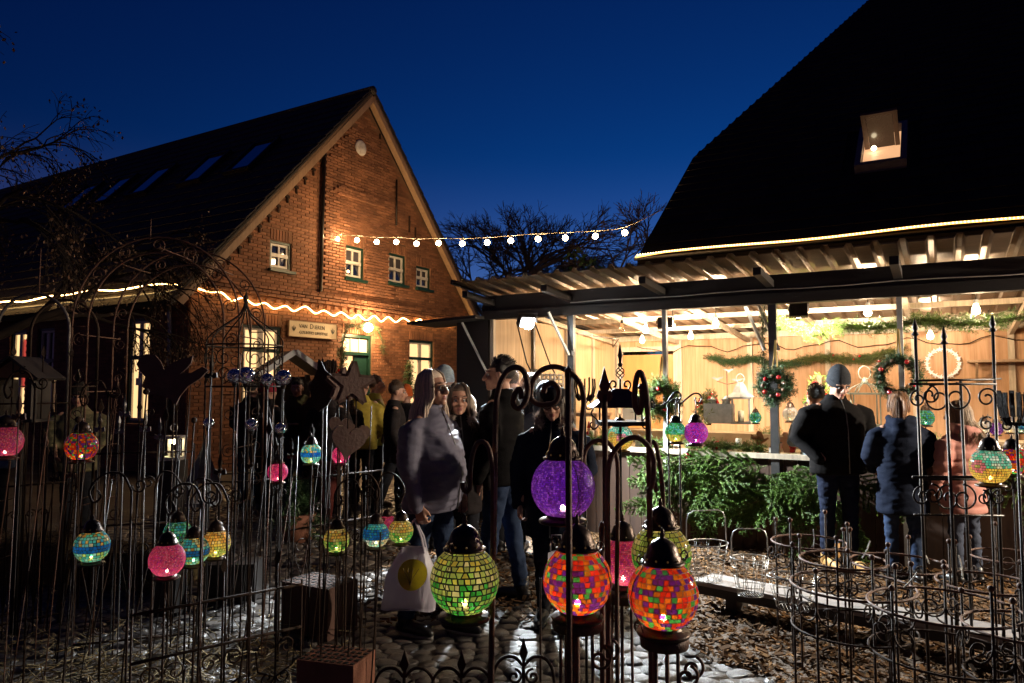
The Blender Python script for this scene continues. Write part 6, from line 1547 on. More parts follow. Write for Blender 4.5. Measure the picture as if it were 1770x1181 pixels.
# white carrier bag with yellow print, in the woman's hand
bg = thing('carrier_bag', 'white plastic carrier bag with a big yellow round print, held by the woman', 'bag', tuple(W(716, 906, 4.55)), -.12)
plastic = mat('white_plastic_film', (.66, .62, .68), .35, col2=(.55, .5, .58), scale=5, bump=.3, bscale=14, stretch=(3, 3, .7))
nt = plastic.node_tree; tb = nt.nodes.new('ShaderNodeBsdfTranslucent'); tb.inputs[0].default_value = (.7, .66, .72, 1); mx = nt.nodes.new('ShaderNodeMixShader'); mx.inputs[0].default_value = .35
nt.links.new(nt.nodes['Principled BSDF'].outputs[0], mx.inputs[1]); nt.links.new(tb.outputs[0], mx.inputs[2]); nt.links.new(mx.outputs[0], nt.nodes['Material Output'].inputs[0])
sc = 4.55 / F; b_ = MB(); NR, NC = 16, 40; vs = []
for i in range(NR + 1):
    t = i / NR; z = -.14 - t * 102 * sc + .0
    wd = (.07 + .085 * min(1, t * 2.2) + .012 * t); dp = .03 + .055 * min(1, t * 1.6) - .02 * max(0, t - .85) / .15
    for j in range(NC):
        a = 2 * PI * j / NC; f = 1 + .06 * math.sin(7 * a + t * 3) * (1 - t * .5) + .03 * math.sin(17 * a + 5 * t)
        vs.append((wd * f * math.cos(a) - .035 * t, dp * f * math.sin(a), z + .012 * math.sin(3 * a) * t))
b_.add(vs, [(i * NC + (j + 1) % NC, i * NC + j, (i + 1) * NC + j, (i + 1) * NC + (j + 1) % NC) for i in range(NR) for j in range(NC)] + [tuple(NR * NC + j for j in range(NC))])
b_.build('bag_body', plastic, bg, True)
hd = MB()
for s in (-1, 1):
    for d in (-1, 1):
        P = [(s * .075, d * .03, -.17), (s * .055, d * .025, -.08), (s * .018, d * .012, .0), (0, d * .004, .03)]
        for i in range(3): hd.bar(P[i], P[i + 1], .006, .03 - i * .006, up=(0, 1, 0))
hd.build('bag_handles', plastic, bg)
yp = MB(); ring = []
for i in range(29):
    for q, rr in enumerate((0, .045, .09)):
        a = 2 * PI * i / 28; x = rr * math.cos(a) + .008; z = -.29 + rr * math.sin(a) * 1.0; t = (-.14 - z) / (102 * sc)
        wd = (.07 + .085 * min(1, t * 2.2) + .012 * t); dp = .03 + .055 * min(1, t * 1.6); xx = min(.98, abs(x + .035 * t) / wd); yp.v.append((x, -dp * 1.12 * math.sqrt(1 - xx * xx) - .006, z))
yp.n = len(yp.v)
for i in range(28):
    for q in range(2): a = i * 3 + q; yp.f.append((a, a + 1, a + 4, a + 3)); yp.m.append(0)
yp.build('yellow_print', mat('yellow_bag_print', (.75, .60, .02), .4), bg, True)
pm = MB(); 
for a in (-.5, -.15, .2, .6): pm.tube([(.005, -.105, -.345), (.005 + a * .03, -.108, -.30), (.005 + a * .09, -.105, -.245)], .0022, 4)
pm.build('print_lines', mat('olive_print', (.25, .17, .02), .5), bg)
b2 = thing('carrier_bag', 'plain white paper bag hanging beside the dark coat, behind the bright red lantern', 'bag', tuple(W(962, 985, 4.72))); MB().loft([(0, 0, -.17, .075, .05), (0, 0, .05, .085, .05), (0, 0, .12, .08, .02)], 4, 0, Matrix.Rotation(PI / 4, 4, 'Z')).build('bag_body', plastic, b2); tube_part('bag_handle', [(-.04, 0, .12), (-.03, 0, .22), (.03, 0, .22), (.04, 0, .12)], .004, plastic, b2)
# ------------------------------------------------------------------ evergreens
fir_m = mat('fir_needles', (.14, .24, .035), .5, col2=(.06, .12, .02), scale=6, island=.5)
fir_dk = mat('dark_fir_needles', (.06, .12, .04), .5, col2=(.025, .065, .02), scale=6, island=.5)
gold_fir = mat('golden_garland_needles', (.13, .14, .03), .5, col2=(.06, .09, .02), scale=6, island=.5)
stem_m = mat('twig_bark', (.11, .065, .035), .8); red_m = mat('red_bauble', (.42, .02, .02), .2); cone_m = mat('pine_cone', (.16, .085, .045), .8, bump=.4)
def needle_mesh(name, pts, tans, per, L, w, m, rng, parent=None, spread=1.0):
    pts = np.repeat(np.asarray(pts), per, 0); tans = np.repeat(np.asarray(tans), per, 0); n = len(pts)
    r = rng.normal(0, 1, (n, 3)); r -= tans * np.sum(r * tans, 1)[:, None]; r /= np.linalg.norm(r, axis=1)[:, None] + 1e-9
    d = tans * rng.uniform(.35, .9, (n, 1)) + r * spread; d /= np.linalg.norm(d, axis=1)[:, None]
    l = L * rng.uniform(.7, 1.2, (n, 1)); s = np.cross(d, rng.normal(0, 1, (n, 3))); s /= np.linalg.norm(s, axis=1)[:, None] + 1e-9
    vs = np.stack([pts, pts + d * l * .5 + s * w, pts + d * l, pts + d * l * .5 - s * w], 1).reshape(-1, 3)
    me = bpy.data.meshes.new(name); me.from_pydata(vs.tolist(), [], (np.arange(n)[:, None] * 4 + np.arange(4)[None, :]).tolist()); me.materials.append(m); me.update()
    return me
def along(a, b, step):
    a, b = np.array(a, float), np.array(b, float); L = np.linalg.norm(b - a); n = max(2, int(L / step)); t = np.linspace(0, 1, n)[:, None]
    return a + (b - a) * t, np.repeat(((b - a) / L)[None], n, 0)
def twig_set(segs, step=.006):
    P, T = [], []
    for a, b in segs: p, t = along(a, b, step); P.append(p); T.append(t)
    return np.concatenate(P), np.concatenate(T)
def branch_mesh(seed, L=.75):
    rng = np.random.RandomState(seed); segs = []; st = MB(); main = [np.array((0, 0, 0.))]; d = np.array((1, 0, 0.)); 
    for i in range(8): d = d + rng.normal(0, .08, 3) + np.array((0, 0, -.02)); d /= np.linalg.norm(d); main.append(main[-1] + d * L / 8)
    st.tube([tuple(p) for p in main], [.009 - i * .0009 for i in range(9)], 5)
    for i in range(1, 9):
        segs.append((main[i - 1], main[i]))
        for s in (-1, 1):
            l = (.20 if i < 8 else .1) * (1.15 - i / 9) + .05; e = main[i] + np.array((.62, s * .75, rng.normal(0, .2))) * l + rng.normal(0, .01, 3); segs.append((main[i], e)); st.tube([tuple(main[i]), tuple(e)], .003, 4)
            m_ = main[i] + (e - main[i]) * .45
            for s2 in (-1, 1): segs.append((m_, m_ + np.array((.75, s * .3 + s2 * .42, rng.normal(0, .12))) * l * .6))
    P, T = twig_set(segs, .006); return st.mesh('stem', stem_m), needle_mesh('needles', P, T, 8, .024, .0030, fir_m, rng, None, .75)
fv = [branch_mesh(100 + i) for i in range(5)]
r3 = random.Random(5)
for i in range(58):
    sm_, nm = fv[i % 5]; x = -.35 + i * .062 + r3.uniform(-.05, .05) if i < 32 else r3.uniform(1.9, 5.5); z = (.84, .60, .38, .72)[i % 4] + r3.uniform(-.05, .05)
    if i >= 40: x = -.3 + (i - 40) * .115 + r3.uniform(-.04, .04); z = r3.uniform(.74, .92)
    o = thing('fir_branch', 'cut fir branch drooping against the planked front of the counter', 'fir branch', Sw(x, -.10 - r3.uniform(0, .14), z), 0, 'fir branches decking the counter front')
    link('stem', sm_, o); tag(link('needles', nm, o), kind='stuff'); a = r3.uniform(.15, 1.25); fl_ = r3.choice((0, PI))
    o.rotation_euler = (Matrix.Rotation(S_ROT, 3, 'Z') @ Matrix.Rotation(fl_, 3, 'Z') @ Matrix.Rotation(a, 3, 'Y') @ Matrix.Rotation(PI / 2 + r3.uniform(-.45, .45), 3, 'X')).to_euler(); s = r3.uniform(.55, .9) if z > .5 else r3.uniform(.4, .55); o.scale = (s, s, s)
def garland(label, path, R, n, m, per=4, cat='garland', baubles=0, L=.035, name='fir_garland', group=None):
    P = [np.array(p, float) for p in path]; o0 = P[0].copy(); root = thing(name, label, cat, tuple(o0), 0, group); rng = np.random.RandomState(int(abs(o0[0] * 1000) + n) % 9999); segs = []
    tot = smooth_path([Vector(tuple(p - o0)) for p in P], 6)
    for i in range(n):
        q = rng.randint(0, len(tot) - 1); f = rng.rand(); c = np.array(tot[q]) * (1 - f) + np.array(tot[q + 1]) * f; d = np.array(tot[q + 1]) - np.array(tot[q]); d /= np.linalg.norm(d) + 1e-9
        v = rng.normal(0, 1, 3); v = v / np.linalg.norm(v) * R * rng.uniform(.5, 1.15) + d * R * .8 * rng.choice((-1, 1)); segs.append((c, c + v))
    p, t = twig_set(segs, .010); tag(link('needles', needle_mesh('needles', p, t, per, L, .0022, m, rng), root), kind='stuff')
    tube_part('core_rope', [tuple(v) for v in tot], R * .12, stem_m, root, 5)
    for i in range(baubles):
        c = tot[(i * 7 + 3) % len(tot)]; a = rng.uniform(0, 6.28); MB().ball((0, 0, 0), rng.uniform(.014, .022), 10, 8).build('bauble' if i % 3 else 'pine_cone', red_m if i % 3 else cone_m, root, True).location = Vector(c) + Vector((R * .7 * math.cos(a), -R * .75, R * .7 * math.sin(a)))
    return root
def sl(px, py, y): q = Sl(px, py, 'y', y); return Sw(q[0], q[1], q[2])
garland('long fir garland on the back wall left of the post, drooping between nails', [sl(1228, 618, DEP - .12), sl(1262, 626, DEP - .12), sl(1300, 622, DEP - .12), sl(1345, 630, DEP - .12), sl(1385, 628, DEP - .12)], .09, 330, fir_dk)
garland('golden green garland with red baubles along the back wall right of the post', [sl(1385, 622, DEP - .12), sl(1430, 618, DEP - .12), sl(1480, 622, DEP - .12), sl(1520, 615, DEP - .12), sl(1556, 606, DEP - .12)], .09, 360, gold_fir, 4, baubles=7)
garland('fir garland tied along the upper rail under the roof at the right', [sl(1345, 556, .9), sl(1400, 572, .9), sl(1460, 566, .9), sl(1530, 566, .9), sl(1600, 555, .9), sl(1680, 560, .9), sl(1775, 548, .9)], .11, 480, fir_m)
garland('fir sprigs wound up the left steel post of the wreath', [sl(1322, 530, .15), sl(1318, 580, .15), sl(1322, 640, .15), sl(1330, 700, .15)], .055, 90, fir_dk)
garland('short garland over the house door', [Hw(3.75, -.14, 2.5), Hw(3.9, -.14, 2.92), Hw(4.35, -.14, 2.98), Hw(4.9, -.14, 2.95), Hw(5.15, -.14, 2.45)], .10, 150, fir_dk)
def wreath(label, c, R, r, m, rot=0, n=150, baub=8, group='evergreen wreaths'):
    root = thing('wreath', label, 'wreath', tuple(c), rot, group); rng = np.random.RandomState(int(R * 10000 + n)); segs = []
    for i in range(n):
        a = rng.uniform(0, 6.28); q = np.array((R * math.cos(a), 0, R * math.sin(a))); tg = np.array((-math.sin(a), 0, math.cos(a))); v = rng.normal(0, 1, 3); v = v / np.linalg.norm(v) * r * rng.uniform(.6, 1.15) + tg * r * .8; segs.append((q, q + v))
    p, t = twig_set(segs, .009); tag(link('needles', needle_mesh('needles', p, t, 4, .034, .0022, m, rng), root), kind='stuff')
    tube_part('straw_ring', [(R * math.cos(q * PI / 12), 0, R * math.sin(q * PI / 12)) for q in range(25)], r * .4, stem_m, root, 6)
    for i in range(baub):
        a = 2 * PI * i / baub + .3; MB().ball((0, 0, 0), .016 + .005 * (i % 2), 10, 8).build('bauble' if i % 2 else 'pine_cone', red_m if i % 2 else cone_m, root, True).location = (R * math.cos(a), -r * .85, R * math.sin(a))
    return root
wreath('thick round wreath with cones and red baubles on the front of the steel post', sl(1339, 667, -.16), .095, .085, fir_dk, S_ROT, 420, 9)
wreath('open fir wreath with red baubles hanging on the thin post at right', sl(1553, 652, -.10), .15, .065, fir_dk, S_ROT, 380, 8)
wreath('shaggy fir wreath low on the thin left post', sl(1141, 690, -.12), .11, .12, fir_m, S_ROT + .5, 420, 4)
for px, py in ((1339, 667), (1553, 652), (1141, 690)):
    a = sl(px, py - 22, -.1); o = thing('ribbon', 'thin golden ribbon holding a wreath to the stall post', 'ribbon', tuple(a), S_ROT, 'golden ribbons on the stall posts'); gb = mat('golden_ribbon', (.62, .40, .12), .4)
    MB().tube([(-.03, 0, 0), (-.008, .03, .16), (.0, .06, .32)], .008, 5).tube([(.03, 0, 0), (.012, .03, .16), (.004, .06, .32)], .008, 5).build('ribbon_loop', gb, o)
# bundles of greenery along the counter
for px, w, lab in ((1035, 60, 'heap of fir greens at the left end of the counter top'), (1130, 46, 'small heap of fir greens on the counter below the shaggy wreath'), (1210, 40, 'heap of fir greens under the purple globe'), (1268, 84, 'flat wreath of fir greens lying on the counter edge')):
    a, b = Sl(px - w / 2, 768, 'y', .12), Sl(px + w / 2, 768, 'y', .12); garland(lab, [Sw(a[0], .2, .985), Sw((a[0] + b[0]) / 2, .06, 1.0), Sw(b[0], .2, .985)], .085, int(w * 1.7), fir_m, 4, 'fir greens', 2, name='fir_greens', group='heaps of fir on the counter')
# conifers beside the house door, with red ornaments
def conifer(label, loc, H, R, m, orn, n=150, group='small conifers by the house door', potted=True):
    root = thing('fir_tree', label, 'tree', loc, 0, group); rng = np.random.RandomState(int(abs(loc[0]) * 1000) % 9999); segs = []
    for i in range(n):
        t = rng.rand() ** .8; a = rng.uniform(0, 6.28); r = R * (1 - t) * rng.uniform(.6, 1.1) + .05; z = H * (.15 + .85 * t); segs.append(((0, 0, z), (r * math.cos(a), r * math.sin(a), z + r * rng.uniform(-.25, .45))))
    p, tt = twig_set(segs, .022); tag(link('crown', needle_mesh('crown', p, tt, 5, .07, .006, m, rng), root), kind='stuff'); tube_part('trunk', [(0, 0, .0), (0, 0, H)], .03, stem_m, root)
    if potted: MB().lathe([(0, 0), (.14, 0), (.19, .28), (.17, .28), (0, .26)], 14).build('pot', clay_block, root, True)
    for i in range(orn):
        t = rng.uniform(.25, .9); a = rng.uniform(0, 6.28); r = R * (1 - t) * .95 + .04; MB().ball((0, 0, 0), .035, 8, 6).build('bauble', red_m, root, True).location = (r * math.cos(a), r * math.sin(a), H * (.15 + .85 * t))
conifer('potted conifer with red baubles left of the house door', Hw(3.25, -.6, 0), 2.45, .5, fir_dk, 8); conifer('potted conifer with red baubles right of the house door', Hw(5.55, -.6, 0), 2.2, .55, fir_dk, 8)
conifer('bushy low conifer in a pot behind the small pink globe lantern', tuple(GR(515, 935)), .62, .26, fir_dk, 0, 110, None)
conifer('young fir on the stall counter behind the man in the beanie', sl(1418, 735, 1.3), .55, .17, fir_m, 3, 40, None, False)
conifer('berry covered small tree on the stall shelf left of the grey canisters', sl(1225, 735, 1.35), .40, .14, gold_fir, 12, 40, None, False)
# ------------------------------------------------------------------ goods in the stall
def on_step(px, py, y=1.35): q = Sl(px, py, 'y', y); return q
def shelf_item(name, label, cat, px, y, z, rz=0, group=None): q = Sl(px, 735, 'y', y); return thing(name, label, cat, Sw(q[0], y, z), S_ROT + rz, group), None
ZS = 1.165
for px, lab in ((1231, 'left of two grey tin canisters with knobs on the stall shelf'), (1256, 'right of two grey tin canisters with knobs on the stall shelf')):
    o, _ = shelf_item('tin_canister', lab, 'canister', px, 1.3, ZS, .1, 'grey tin canisters'); MB().box((0, 0, .115), (.17, .15, .23)).build('canister_body', zinc, o); MB().lathe([(0, .23), (.05, .23), (.045, .26), (.065, .275), (.02, .31), (0, .33)], 12).build('lid_knob', zinc, o, True)
def stall_lantern(label, px, y, w, h, m, roof, zb=ZS, kind='house'):
    o, _ = shelf_item('stall_lantern', label, 'lantern', px, y, zb, .2, 'lanterns on the stall shelf'); hb_ = h * .5
    MB().box((0, 0, .012), (w, w, .024)).build('base', m, o)
    for sx in (-1, 1):
        for sy in (-1, 1): MB().box((sx * w * .43, sy * w * .43, hb_ * .5 + .02), (.014, .014, hb_)).build('corner_post', m, o)
    MB().box((0, 0, hb_ + .026), (w * 1.12, w * 1.12, .02)).build('eave', m, o)
    if roof == 'pagoda': MB().lathe([(w * .72, hb_ + .036), (w * .40, hb_ + .09), (w * .28, hb_ + .16), (w * .16, hb_ + .2), (0, hb_ + .21)], 4).build('roof', m, o)
    else:
        for q in range(6):
            a = q * PI / 3; tube_part('dome_rib', [(w * .58 * math.cos(a), w * .58 * math.sin(a), hb_ + .03), (w * .45 * math.cos(a), w * .45 * math.sin(a), hb_ + .09), (w * .12 * math.cos(a), w * .12 * math.sin(a), hb_ + .14)], .006, m, o, 5)
        MB().lathe([(0, hb_ + .13), (w * .14, hb_ + .13), (w * .1, hb_ + .17), (.015, hb_ + .2), (0, hb_ + .21)], 10).build('dome_cap', m, o, True)
    tube_part('ring', [(w * .2 * math.cos(q * PI / 8), 0, hb_ + .25 + w * .25 * math.sin(q * PI / 8)) for q in range(17)], .006, m, o, 5)
    MB().lathe([(0, .024), (.035, .024), (.035, .15), (0, .155)], 10).build('candle', wax_m, o, True)
grey_w = mat('distressed_grey_metal', (.22, .23, .23), .6, .2, col2=(.12, .125, .13), scale=9)
stall_lantern('grey metal lantern with pagoda roof beside the tin canisters', 1281, 1.3, .22, .55, grey_w, 'pagoda')
stall_lantern('large verdigris lantern with domed open ribs right of the man in beanie', 1497, 1.4, .30, .66, mat('verdigris_metal', (.20, .22, .18), .5, .4), 'dome')
def angel(px, lab):
    o, _ = shelf_item('steel_angel', lab, 'figurine', px, .25, .945, 0, 'rusty angel figures'); A = [(-.02, 0), (.03, 0), (.035, .04), (.02, .08), (.05, .10), (.085, .13), (.08, .145), (.04, .125), (.035, .15), (.03, .165), (.015, .20), (-.02, .205), (-.035, .18), (-.025, .155), (-.05, .15), (-.09, .175), (-.085, .13), (-.06, .11), (-.035, .10), (-.04, .05)]
    MB().prism(A, .008).build('angel_plate', mat('orange_rust', (.36, .14, .05), .8), o)
angel(1313, 'left rusty angel figure on the counter'); angel(1358, 'right rusty angel figure on the counter, next to the man')
for px, py, rp, y, sty, lab in ((1366, 716, 13, 1.2, f_white, 'white and red mosaic globe on the shelf right of the thick wreath'), (1396, 716, 13, 1.25, f_white, 'pale mosaic globe on the shelf against the black jacket'), (1306, 722, 10, 1.1, f_aqua, 'green glass globe lantern on the shelf below the wreath'), (1601, 766, 15, .3, f_blue2, 'turquoise mosaic globe on the counter left of the pink coat'), (1600, 722, 14, 1.3, f_aqua, 'sea green glass globe on the shelf left of the fair haired girl'),
                                (1700, 738, 11, 1.2, f_white, 'first pale mosaic globe in the row at far right'), (1722, 741, 11, 1.2, f_purple, 'violet mosaic globe in the row at far right'), (1745, 738, 11, 1.2, f_white, 'third pale mosaic globe in the row at far right'), (1765, 738, 11, 1.2, f_blue2, 'blue mosaic globe ending the row at far right')):
    q = Sl(px, py, 'y', y); lantern(lab, Sw(q[0], q[1], q[2]), rp * Sw(q[0], q[1]).y / F, sty, .22, rows=9, hang=False, group='mosaic globes on the stall', grout=grout_w if sty is f_white else None)
# white house, red candles, baskets on the left part
o, _ = shelf_item('bird_house', 'white bird house with pale gable roof behind the iron pavilion', 'bird house', 1096, 1.1, ZS, .3); MB().box((0, 0, .11), (.26, .2, .22)).build('house_box', white_paint, o); MB().prism([(-.17, 0), (.17, 0), (0, .13)], .22).build('gable', white_paint, o).location = (0, 0, .22)
for s in (-1, 1): MB().bar((0, 0, .37), (s * .21, 0, .205), .28, .014).build('roof_board', grey_w, o)
MB().lathe([(0, 0), (.03, 0), (.03, .004), (0, .004)], 12).build('hole', dark_wood, o).location = (0, -.101, .12)
for px, lab in ((1018, 'red figurine with pointed cap at the left end of the counter'), (1050, 'second red figurine, right of the first on the counter')):
    o, _ = shelf_item('nutcracker', lab, 'figurine', px, .45, .945, 0, 'red figurines'); MB().lathe([(0, 0), (.035, 0), (.04, .09), (.025, .13), (.0, .14)], 10).build('coat', red_m, o, True); MB().ball((0, 0, .155), .024, 10, 8).build('head', skin_m, o, True); MB().lathe([(0, .17), (.026, .17), (.008, .24), (0, .25)], 10).build('cap', red_m, o, True)
for k, (px, py, w) in enumerate(((915, 672, 30), (948, 662, 42), (958, 690, 44))):
    q = Sl(px, py, 'y', 1.0); o = thing('wire_crate', ['small white lattice crate near the tall man', 'white lattice crate topmost of the pile behind the hooded shoppers', 'lower white lattice crate behind the cap'][k], 'crate', Sw(q[0], q[1], q[2] - .12), S_ROT, 'white lattice crates'); w_ = w * 8.9 / F
    cm = MB()
    for zz_ in range(5): 
        for yy_ in (-.12, .12): MB().box((0, yy_, zz_ * .055), (w_, .010, .022)).build('slat', white_paint, o)
    for xx_ in range(6):
        for yy_ in (-.128, .128): MB().box((-w_ / 2 + w_ * xx_ / 5, yy_, .11), (.022, .008, .26)).build('upright', white_paint, o)
    MB().box((0, 0, -.015), (w_, .24, .012)).build('crate_floor', white_paint, o)
o = thing('crate_table', 'trestle table under the white crates', 'table', Sw(-1.75, 1.05, 0), S_ROT); MB().box((0, 0, 1.25), (.9, .5, .04)).build('table_top', tan_wood, o)
for sx in (-1, 1):
    for sy in (-1, 1): MB().box((sx * .4, sy * .2, .615), (.05, .05, 1.23)).build('leg', tan_wood, o)
o = thing('tin_can', 'shiny tin can standing on the crates', 'can', sl(924, 655, 1.0), 0); MB().lathe([(0, 0), (.045, 0), (.045, .13), (.04, .13), (0, .12)], 14).build('can_body', zinc, o, True)
# small goods crowding the counter and the shelf
glass_red = mat('red_tealight_glass', (.45, .03, .03), .1); pot_m = mat('terracotta_pot', (.36, .15, .08), .8); jute = mat('jute_cloth', (.42, .32, .2), .9)
r4 = random.Random(77); kinds = ['candle', 'tealight', 'pot', 'cone', 'bauble', 'house']
KL = dict(candle=('pillar_candle', 'cream pillar candle standing on the stall counter', 'candle', 'cream candles on the counter'), tealight=('tealight_glass', 'red tealight glass standing on the stall counter', 'candle glass', 'red glasses on the counter'),
          pot=('plant_pot', 'small clay pot with a fir tuft on the stall counter', 'pot', 'clay pots on the counter'), cone=('pine_cone', 'pine cone lying on the stall counter', 'pine cone', 'pine cones on the counter'),
          bauble=('bauble', 'loose red bauble lying on the stall counter', 'bauble', 'loose baubles on the counter'), house=('toy_house', 'tiny white toy house on the stall counter', 'ornament', 'toy houses on the counter'))
for i in range(64):
    x = -1.35 + i * .095 + r4.uniform(-.03, .03); y = r4.choice((.30, .48, .66, .86)) + r4.uniform(-.05, .05); k = r4.choice(kinds); nm_, lb_, ct_, gp_ = KL[k]
    o = thing(nm_, lb_, ct_, Sw(x, y, .9435), S_ROT + r4.uniform(-.5, .5), gp_)
    if k == 'candle':
        h = r4.uniform(.09, .2); MB().lathe([(0, 0), (.032, 0), (.032, h), (.026, h + .004), (0, h - .004)], 12).build('wax', wax_m, o, True); MB().tube([(0, 0, h - .004), (0, 0, h + .016)], .0018, 4).build('wick', black_iron, o)
    elif k == 'tealight': MB().lathe([(0, 0), (.03, 0), (.042, .05), (.04, .085), (.036, .085), (.036, .02), (0, .015)], 12).build('glass', glass_red, o, True); MB().lathe([(0, .016), (.02, .016), (.02, .034), (0, .034)], 10).build('wax', wax_m, o)
    elif k == 'pot':
        MB().lathe([(0, 0), (.04, 0), (.055, .085), (.06, .085), (.06, .10), (.05, .10), (.05, .085), (0, .08)], 12).build('pot_body', pot_m, o, True); sg = [((0, 0, .08), (.07 * math.cos(a), .07 * math.sin(a), .13 + .07 * (a % 1.3))) for a in [q * .55 for q in range(12)]]
        p, t = twig_set(sg, .010); tag(link('needles', needle_mesh('needles', p, t, 4, .028, .0025, fir_m, np.random.RandomState(i), None), o), kind='stuff')
    elif k == 'cone': MB().lathe([(0, 0), (.025, .004), (.034, .022), (.026, .03), (.03, .042), (.02, .05), (.022, .06), (.008, .078), (0, .08)], 10).build('scales', cone_m, o)
    elif k == 'bauble': MB().ball((0, 0, .032), .032, 12, 8).build('glass', red_m, o, True); MB().lathe([(0, .062), (.008, .062), (.008, .072), (0, .072)], 8).build('cap', zinc, o)
    else:
        MB().box((0, 0, .04), (.07, .06, .08)).build('walls', white_paint, o); MB().prism([(-.045, .08), (.045, .08), (0, .13)], .07).build('roof', red_m if i % 2 else grey_w, o)
card_m = mat('price_card', (.72, .70, .64), .7)
for i in range(12):
    o = thing('price_card', 'small white price card propped on the stall counter', 'price card', Sw(-1.1 + i * .34 + r4.uniform(-.08, .08), .12 + r4.uniform(0, .1), .944), S_ROT + r4.uniform(-.2, .2), 'price cards on the counter')
    MB().box((0, 0, .028), (.065, .003, .05), (-.25, 0, 0)).build('card', card_m, o); MB().bar((0, .004, .002), (0, .03, .002), .03, .003).build('card_foot', card_m, o)
o = thing('hanging_cable', 'black cable sagging along the top of the stall back wall', 'cable', Sw(-1.9, DEP - .09, 2.3), S_ROT)
MB().tube([(x * .12, 0, -.06 - .10 * math.sin(x * .39) ** 2 - .02 * math.sin(x * 1.7)) for x in range(52)], .006, 5).build('cable_run', black_iron, o)
# white star wreath on the back wall
c = sl(1630, 628, DEP - .06); o = thing('star_wreath', 'ring of white stars hanging on the back wall at right', 'wreath', tuple(c), S_ROT); R = 24 * 9.6 / F; wm = mat('white_felt', (.85, .84, .82), .8)
for i in range(18):
    a = 2 * PI * i / 18; pts = [(.042 * (1 if q % 2 == 0 else .42) * math.sin(q * PI / 5 + i), .042 * (1 if q % 2 == 0 else .42) * math.cos(q * PI / 5 + i)) for q in range(10)]; MB().prism(pts, .012).build('star', wm, o).location = (R * math.cos(a), -.006 * (i % 3), R * math.sin(a))
tube_part('ring', [(R * math.cos(q * PI / 16), 0, R * math.sin(q * PI / 16)) for q in range(33)], .012, wm, o); tube_part('string', [(0, 0, R), (0, .02, R + .3)], .003, wm, o)
# seagull mobile ornament
o, _ = shelf_item('wire_gulls', 'perching tin gulls above the grey canisters', 'ornament', 1258, 1.5, ZS)
tube_part('stick', [(0, 0, 0), (0, 0, .62)], .005, black_iron, o)
for dx, z in ((-.12, .52), (.02, .62), (.12, .50)):
    MB().prism([(-.07, .02), (-.02, .0), (0, -.02), (.03, .0), (.08, .03), (.03, .025), (0, .012), (-.03, .025)], .01).build('gull', grey_w, o).location = (dx, 0, z)
tube_part('arm', [(-.12, 0, .5), (0, 0, .46), (.12, 0, .48)], .004, black_iron, o)
o = thing('nutcracker_tag', 'little red and white ornament hanging below the purple globe at the counter', 'ornament', sl(1189, 792, -.07), S_ROT); MB().lathe([(0, 0), (.022, 0), (.022, .05), (.0, .055)], 10).build('red_body', red_m, o, True); MB().lathe([(0, .055), (.028, .055), (.03, .08), (.01, .10), (0, .10)], 10).build('white_top', white_paint, o, True)
# ------------------------------------------------------------------ small open hut near the house
ht = thing('wooden_hut', 'little open hut with grey roof and white gable trim in front of the house', 'hut', (W(497, 668, 10.6).x, 10.6, 0), .5); he = 1.84
for s in (-1, 1):
    MB().bar((0, 0, he + .26), (s * .46, 0, he - .06), 1.0, .03).build('roof_board', mat('grey_felt_roof', (.12, .11, .12), .7), ht); MB().bar((0, -.52, he + .25), (s * .47, -.52, he - .08), .03, .075).build('gable_trim', white_paint, ht)
    for y in (-.42, .42): MB().box((s * .38, y, he / 2 - .03), (.07, .07, he - .06)).build('post', dark_wood, ht)
MB().box((0, .42, he * .5), (.68, .03, he * .9)).build('back_board', dark_wood, ht); MB().box((0, -.3, .95), (.86, .3, .04)).build('counter', tan_wood, ht)
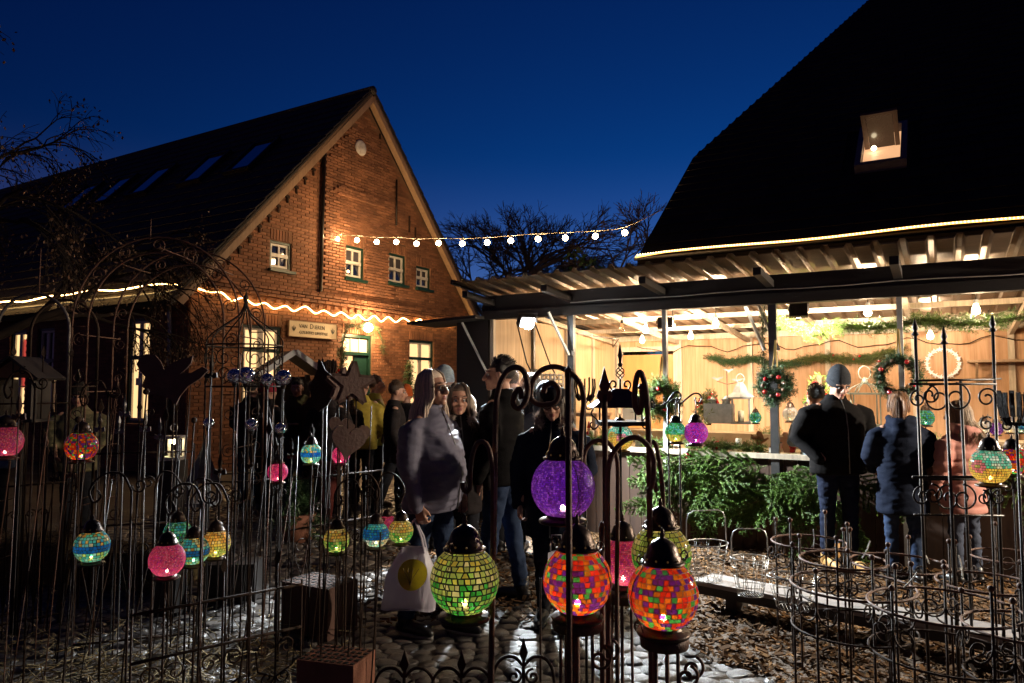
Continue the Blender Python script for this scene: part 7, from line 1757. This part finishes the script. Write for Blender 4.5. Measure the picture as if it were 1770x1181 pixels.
# ------------------------------------------------------------------ trees
bark_m = mat('dark_bark', (.055, .04, .03), .9, scale=8, bump=.4); twig_m = mat('glow_lightened_twigs', (.13, .095, .085), .9); beech_leaf = mat('dry_beech_leaf', (.16, .075, .03), .7, col2=(.08, .04, .02), island=.5)  # far twigs lightened: soft glow and haze put into their colour
twig_dk = mat('dark_bare_twigs', (.035, .024, .018), .95, spec=.1)  # darker copy without that painted glow, for the near trees
def bare_tree(label, loc, H, seed, spread=.6, lvls=6, leaves=0, droop=0, r0=None, lean=(0, 0, 1), group='bare winter trees', lo=.28):
    rng = random.Random(seed); root = thing('bare_tree', label, 'tree', loc, 0, group); tr, cw = MB(), MB(); tips = []
    tmin = .010 if loc[1] > 20 else .004
    def grow(p, d, L, r, lv):
        pts = [p]; q = p
        for i in range(3):
            d = (d + Vector((rng.gauss(0, .13), rng.gauss(0, .13), rng.gauss(0, .10) - droop * (lvls - lv) * .06))).normalized(); q = q + d * L / 3; pts.append(q)
        (tr if lv > lvls - 2 else cw).tube([tuple(v) for v in pts], [r, r * .9, r * .8, r * .68], 7 if lv > 3 else (4 if lv > 1 else 3), caps=False)
        if lv <= 1: tips.append((q, d))
        if lv == 0: return
        for k in range(rng.choice((2, 3, 3)) if lv > 2 else 4):
            ax = Vector((rng.gauss(0, 1), rng.gauss(0, 1), rng.gauss(0, .6))).normalized(); nd = (d + ax * spread * rng.uniform(.7, 1.3)).normalized()
            grow(pts[rng.choice((2, 3, 3))] if lv < lvls else pts[3], nd, L * rng.uniform(.62, .82), max(r * .62, tmin), lv - 1)
    grow(Vector((0, 0, 0)), Vector(lean).normalized(), H * lo, r0 or H * .02, lvls)
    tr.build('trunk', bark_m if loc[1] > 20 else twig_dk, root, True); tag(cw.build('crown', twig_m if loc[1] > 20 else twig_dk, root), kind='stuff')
    if leaves:
        ms = []
        for i in range(leaves):
            q, d = tips[rng.randrange(len(tips))]; ms.append(TRS(q + Vector((rng.gauss(0, .06), rng.gauss(0, .06), rng.gauss(0, .06))), (rng.uniform(0, 6), rng.uniform(0, 6), rng.uniform(0, 6)), rng.uniform(.03, .06)))
        tag(scatter('dry_leaves', [(-.5, 0, 0), (0, -.3, .05), (.5, 0, 0), (0, .3, .05)], [(0, 1, 2, 3)], ms, beech_leaf, root), kind='stuff')
    return root
def at(px, Y): return (W(px, 668, Y).x, Y, 0)
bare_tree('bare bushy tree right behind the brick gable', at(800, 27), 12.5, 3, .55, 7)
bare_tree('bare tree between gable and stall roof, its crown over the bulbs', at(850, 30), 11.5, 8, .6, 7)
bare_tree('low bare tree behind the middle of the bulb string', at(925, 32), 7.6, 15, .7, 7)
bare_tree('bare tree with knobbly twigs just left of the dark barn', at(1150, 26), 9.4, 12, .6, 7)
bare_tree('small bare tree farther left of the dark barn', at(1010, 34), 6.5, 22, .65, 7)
bare_tree('nearby tree with drooping twigs and dry brown leaves at the left edge', at(-190, 9.0), 8.6, 31, .6, 7, 5200, .5, .12, (.12, .1, 1), lo=.24)
bare_tree('dim leafy hedge tree low at left before the house', at(-330, 11.5), 4.0, 41, .6, 7, 4200, .3, .09, lo=.22)
def dense_shrub(label, loc, R, H, n):
    root = thing('evergreen_bush', label, 'bush', loc, 0, 'dark evergreens behind the stall'); rng = np.random.RandomState(n); ms = []
    for i in range(n):
        v = rng.normal(0, 1, 3); v /= np.linalg.norm(v); r = rng.rand() ** .33; k = 1 + .25 * math.sin(v[0] * 5 + v[2] * 4) ; ms.append(TRS((v[0] * R * r * k, v[1] * R * r * k, H * .55 + v[2] * H * .45 * r * k), tuple(rng.uniform(0, 6, 3)), rng.uniform(.12, .26)))
    tag(scatter('crown', [(-.5, 0, 0), (0, -.3, .05), (.5, 0, 0), (0, .3, .05)], [(0, 1, 2, 3)], ms, fir_dk, root), kind='stuff'); tube_part('trunk', [(0, 0, 0), (0, 0, H * .5)], .12, bark_m, root)
dense_shrub('dark rounded evergreen above the stall roof, behind the bulb string', at(1040, 24), 2.0, 5.8, 5200); dense_shrub('dark lower evergreen left of the rounded one', at(965, 25), 1.8, 4.6, 3600)
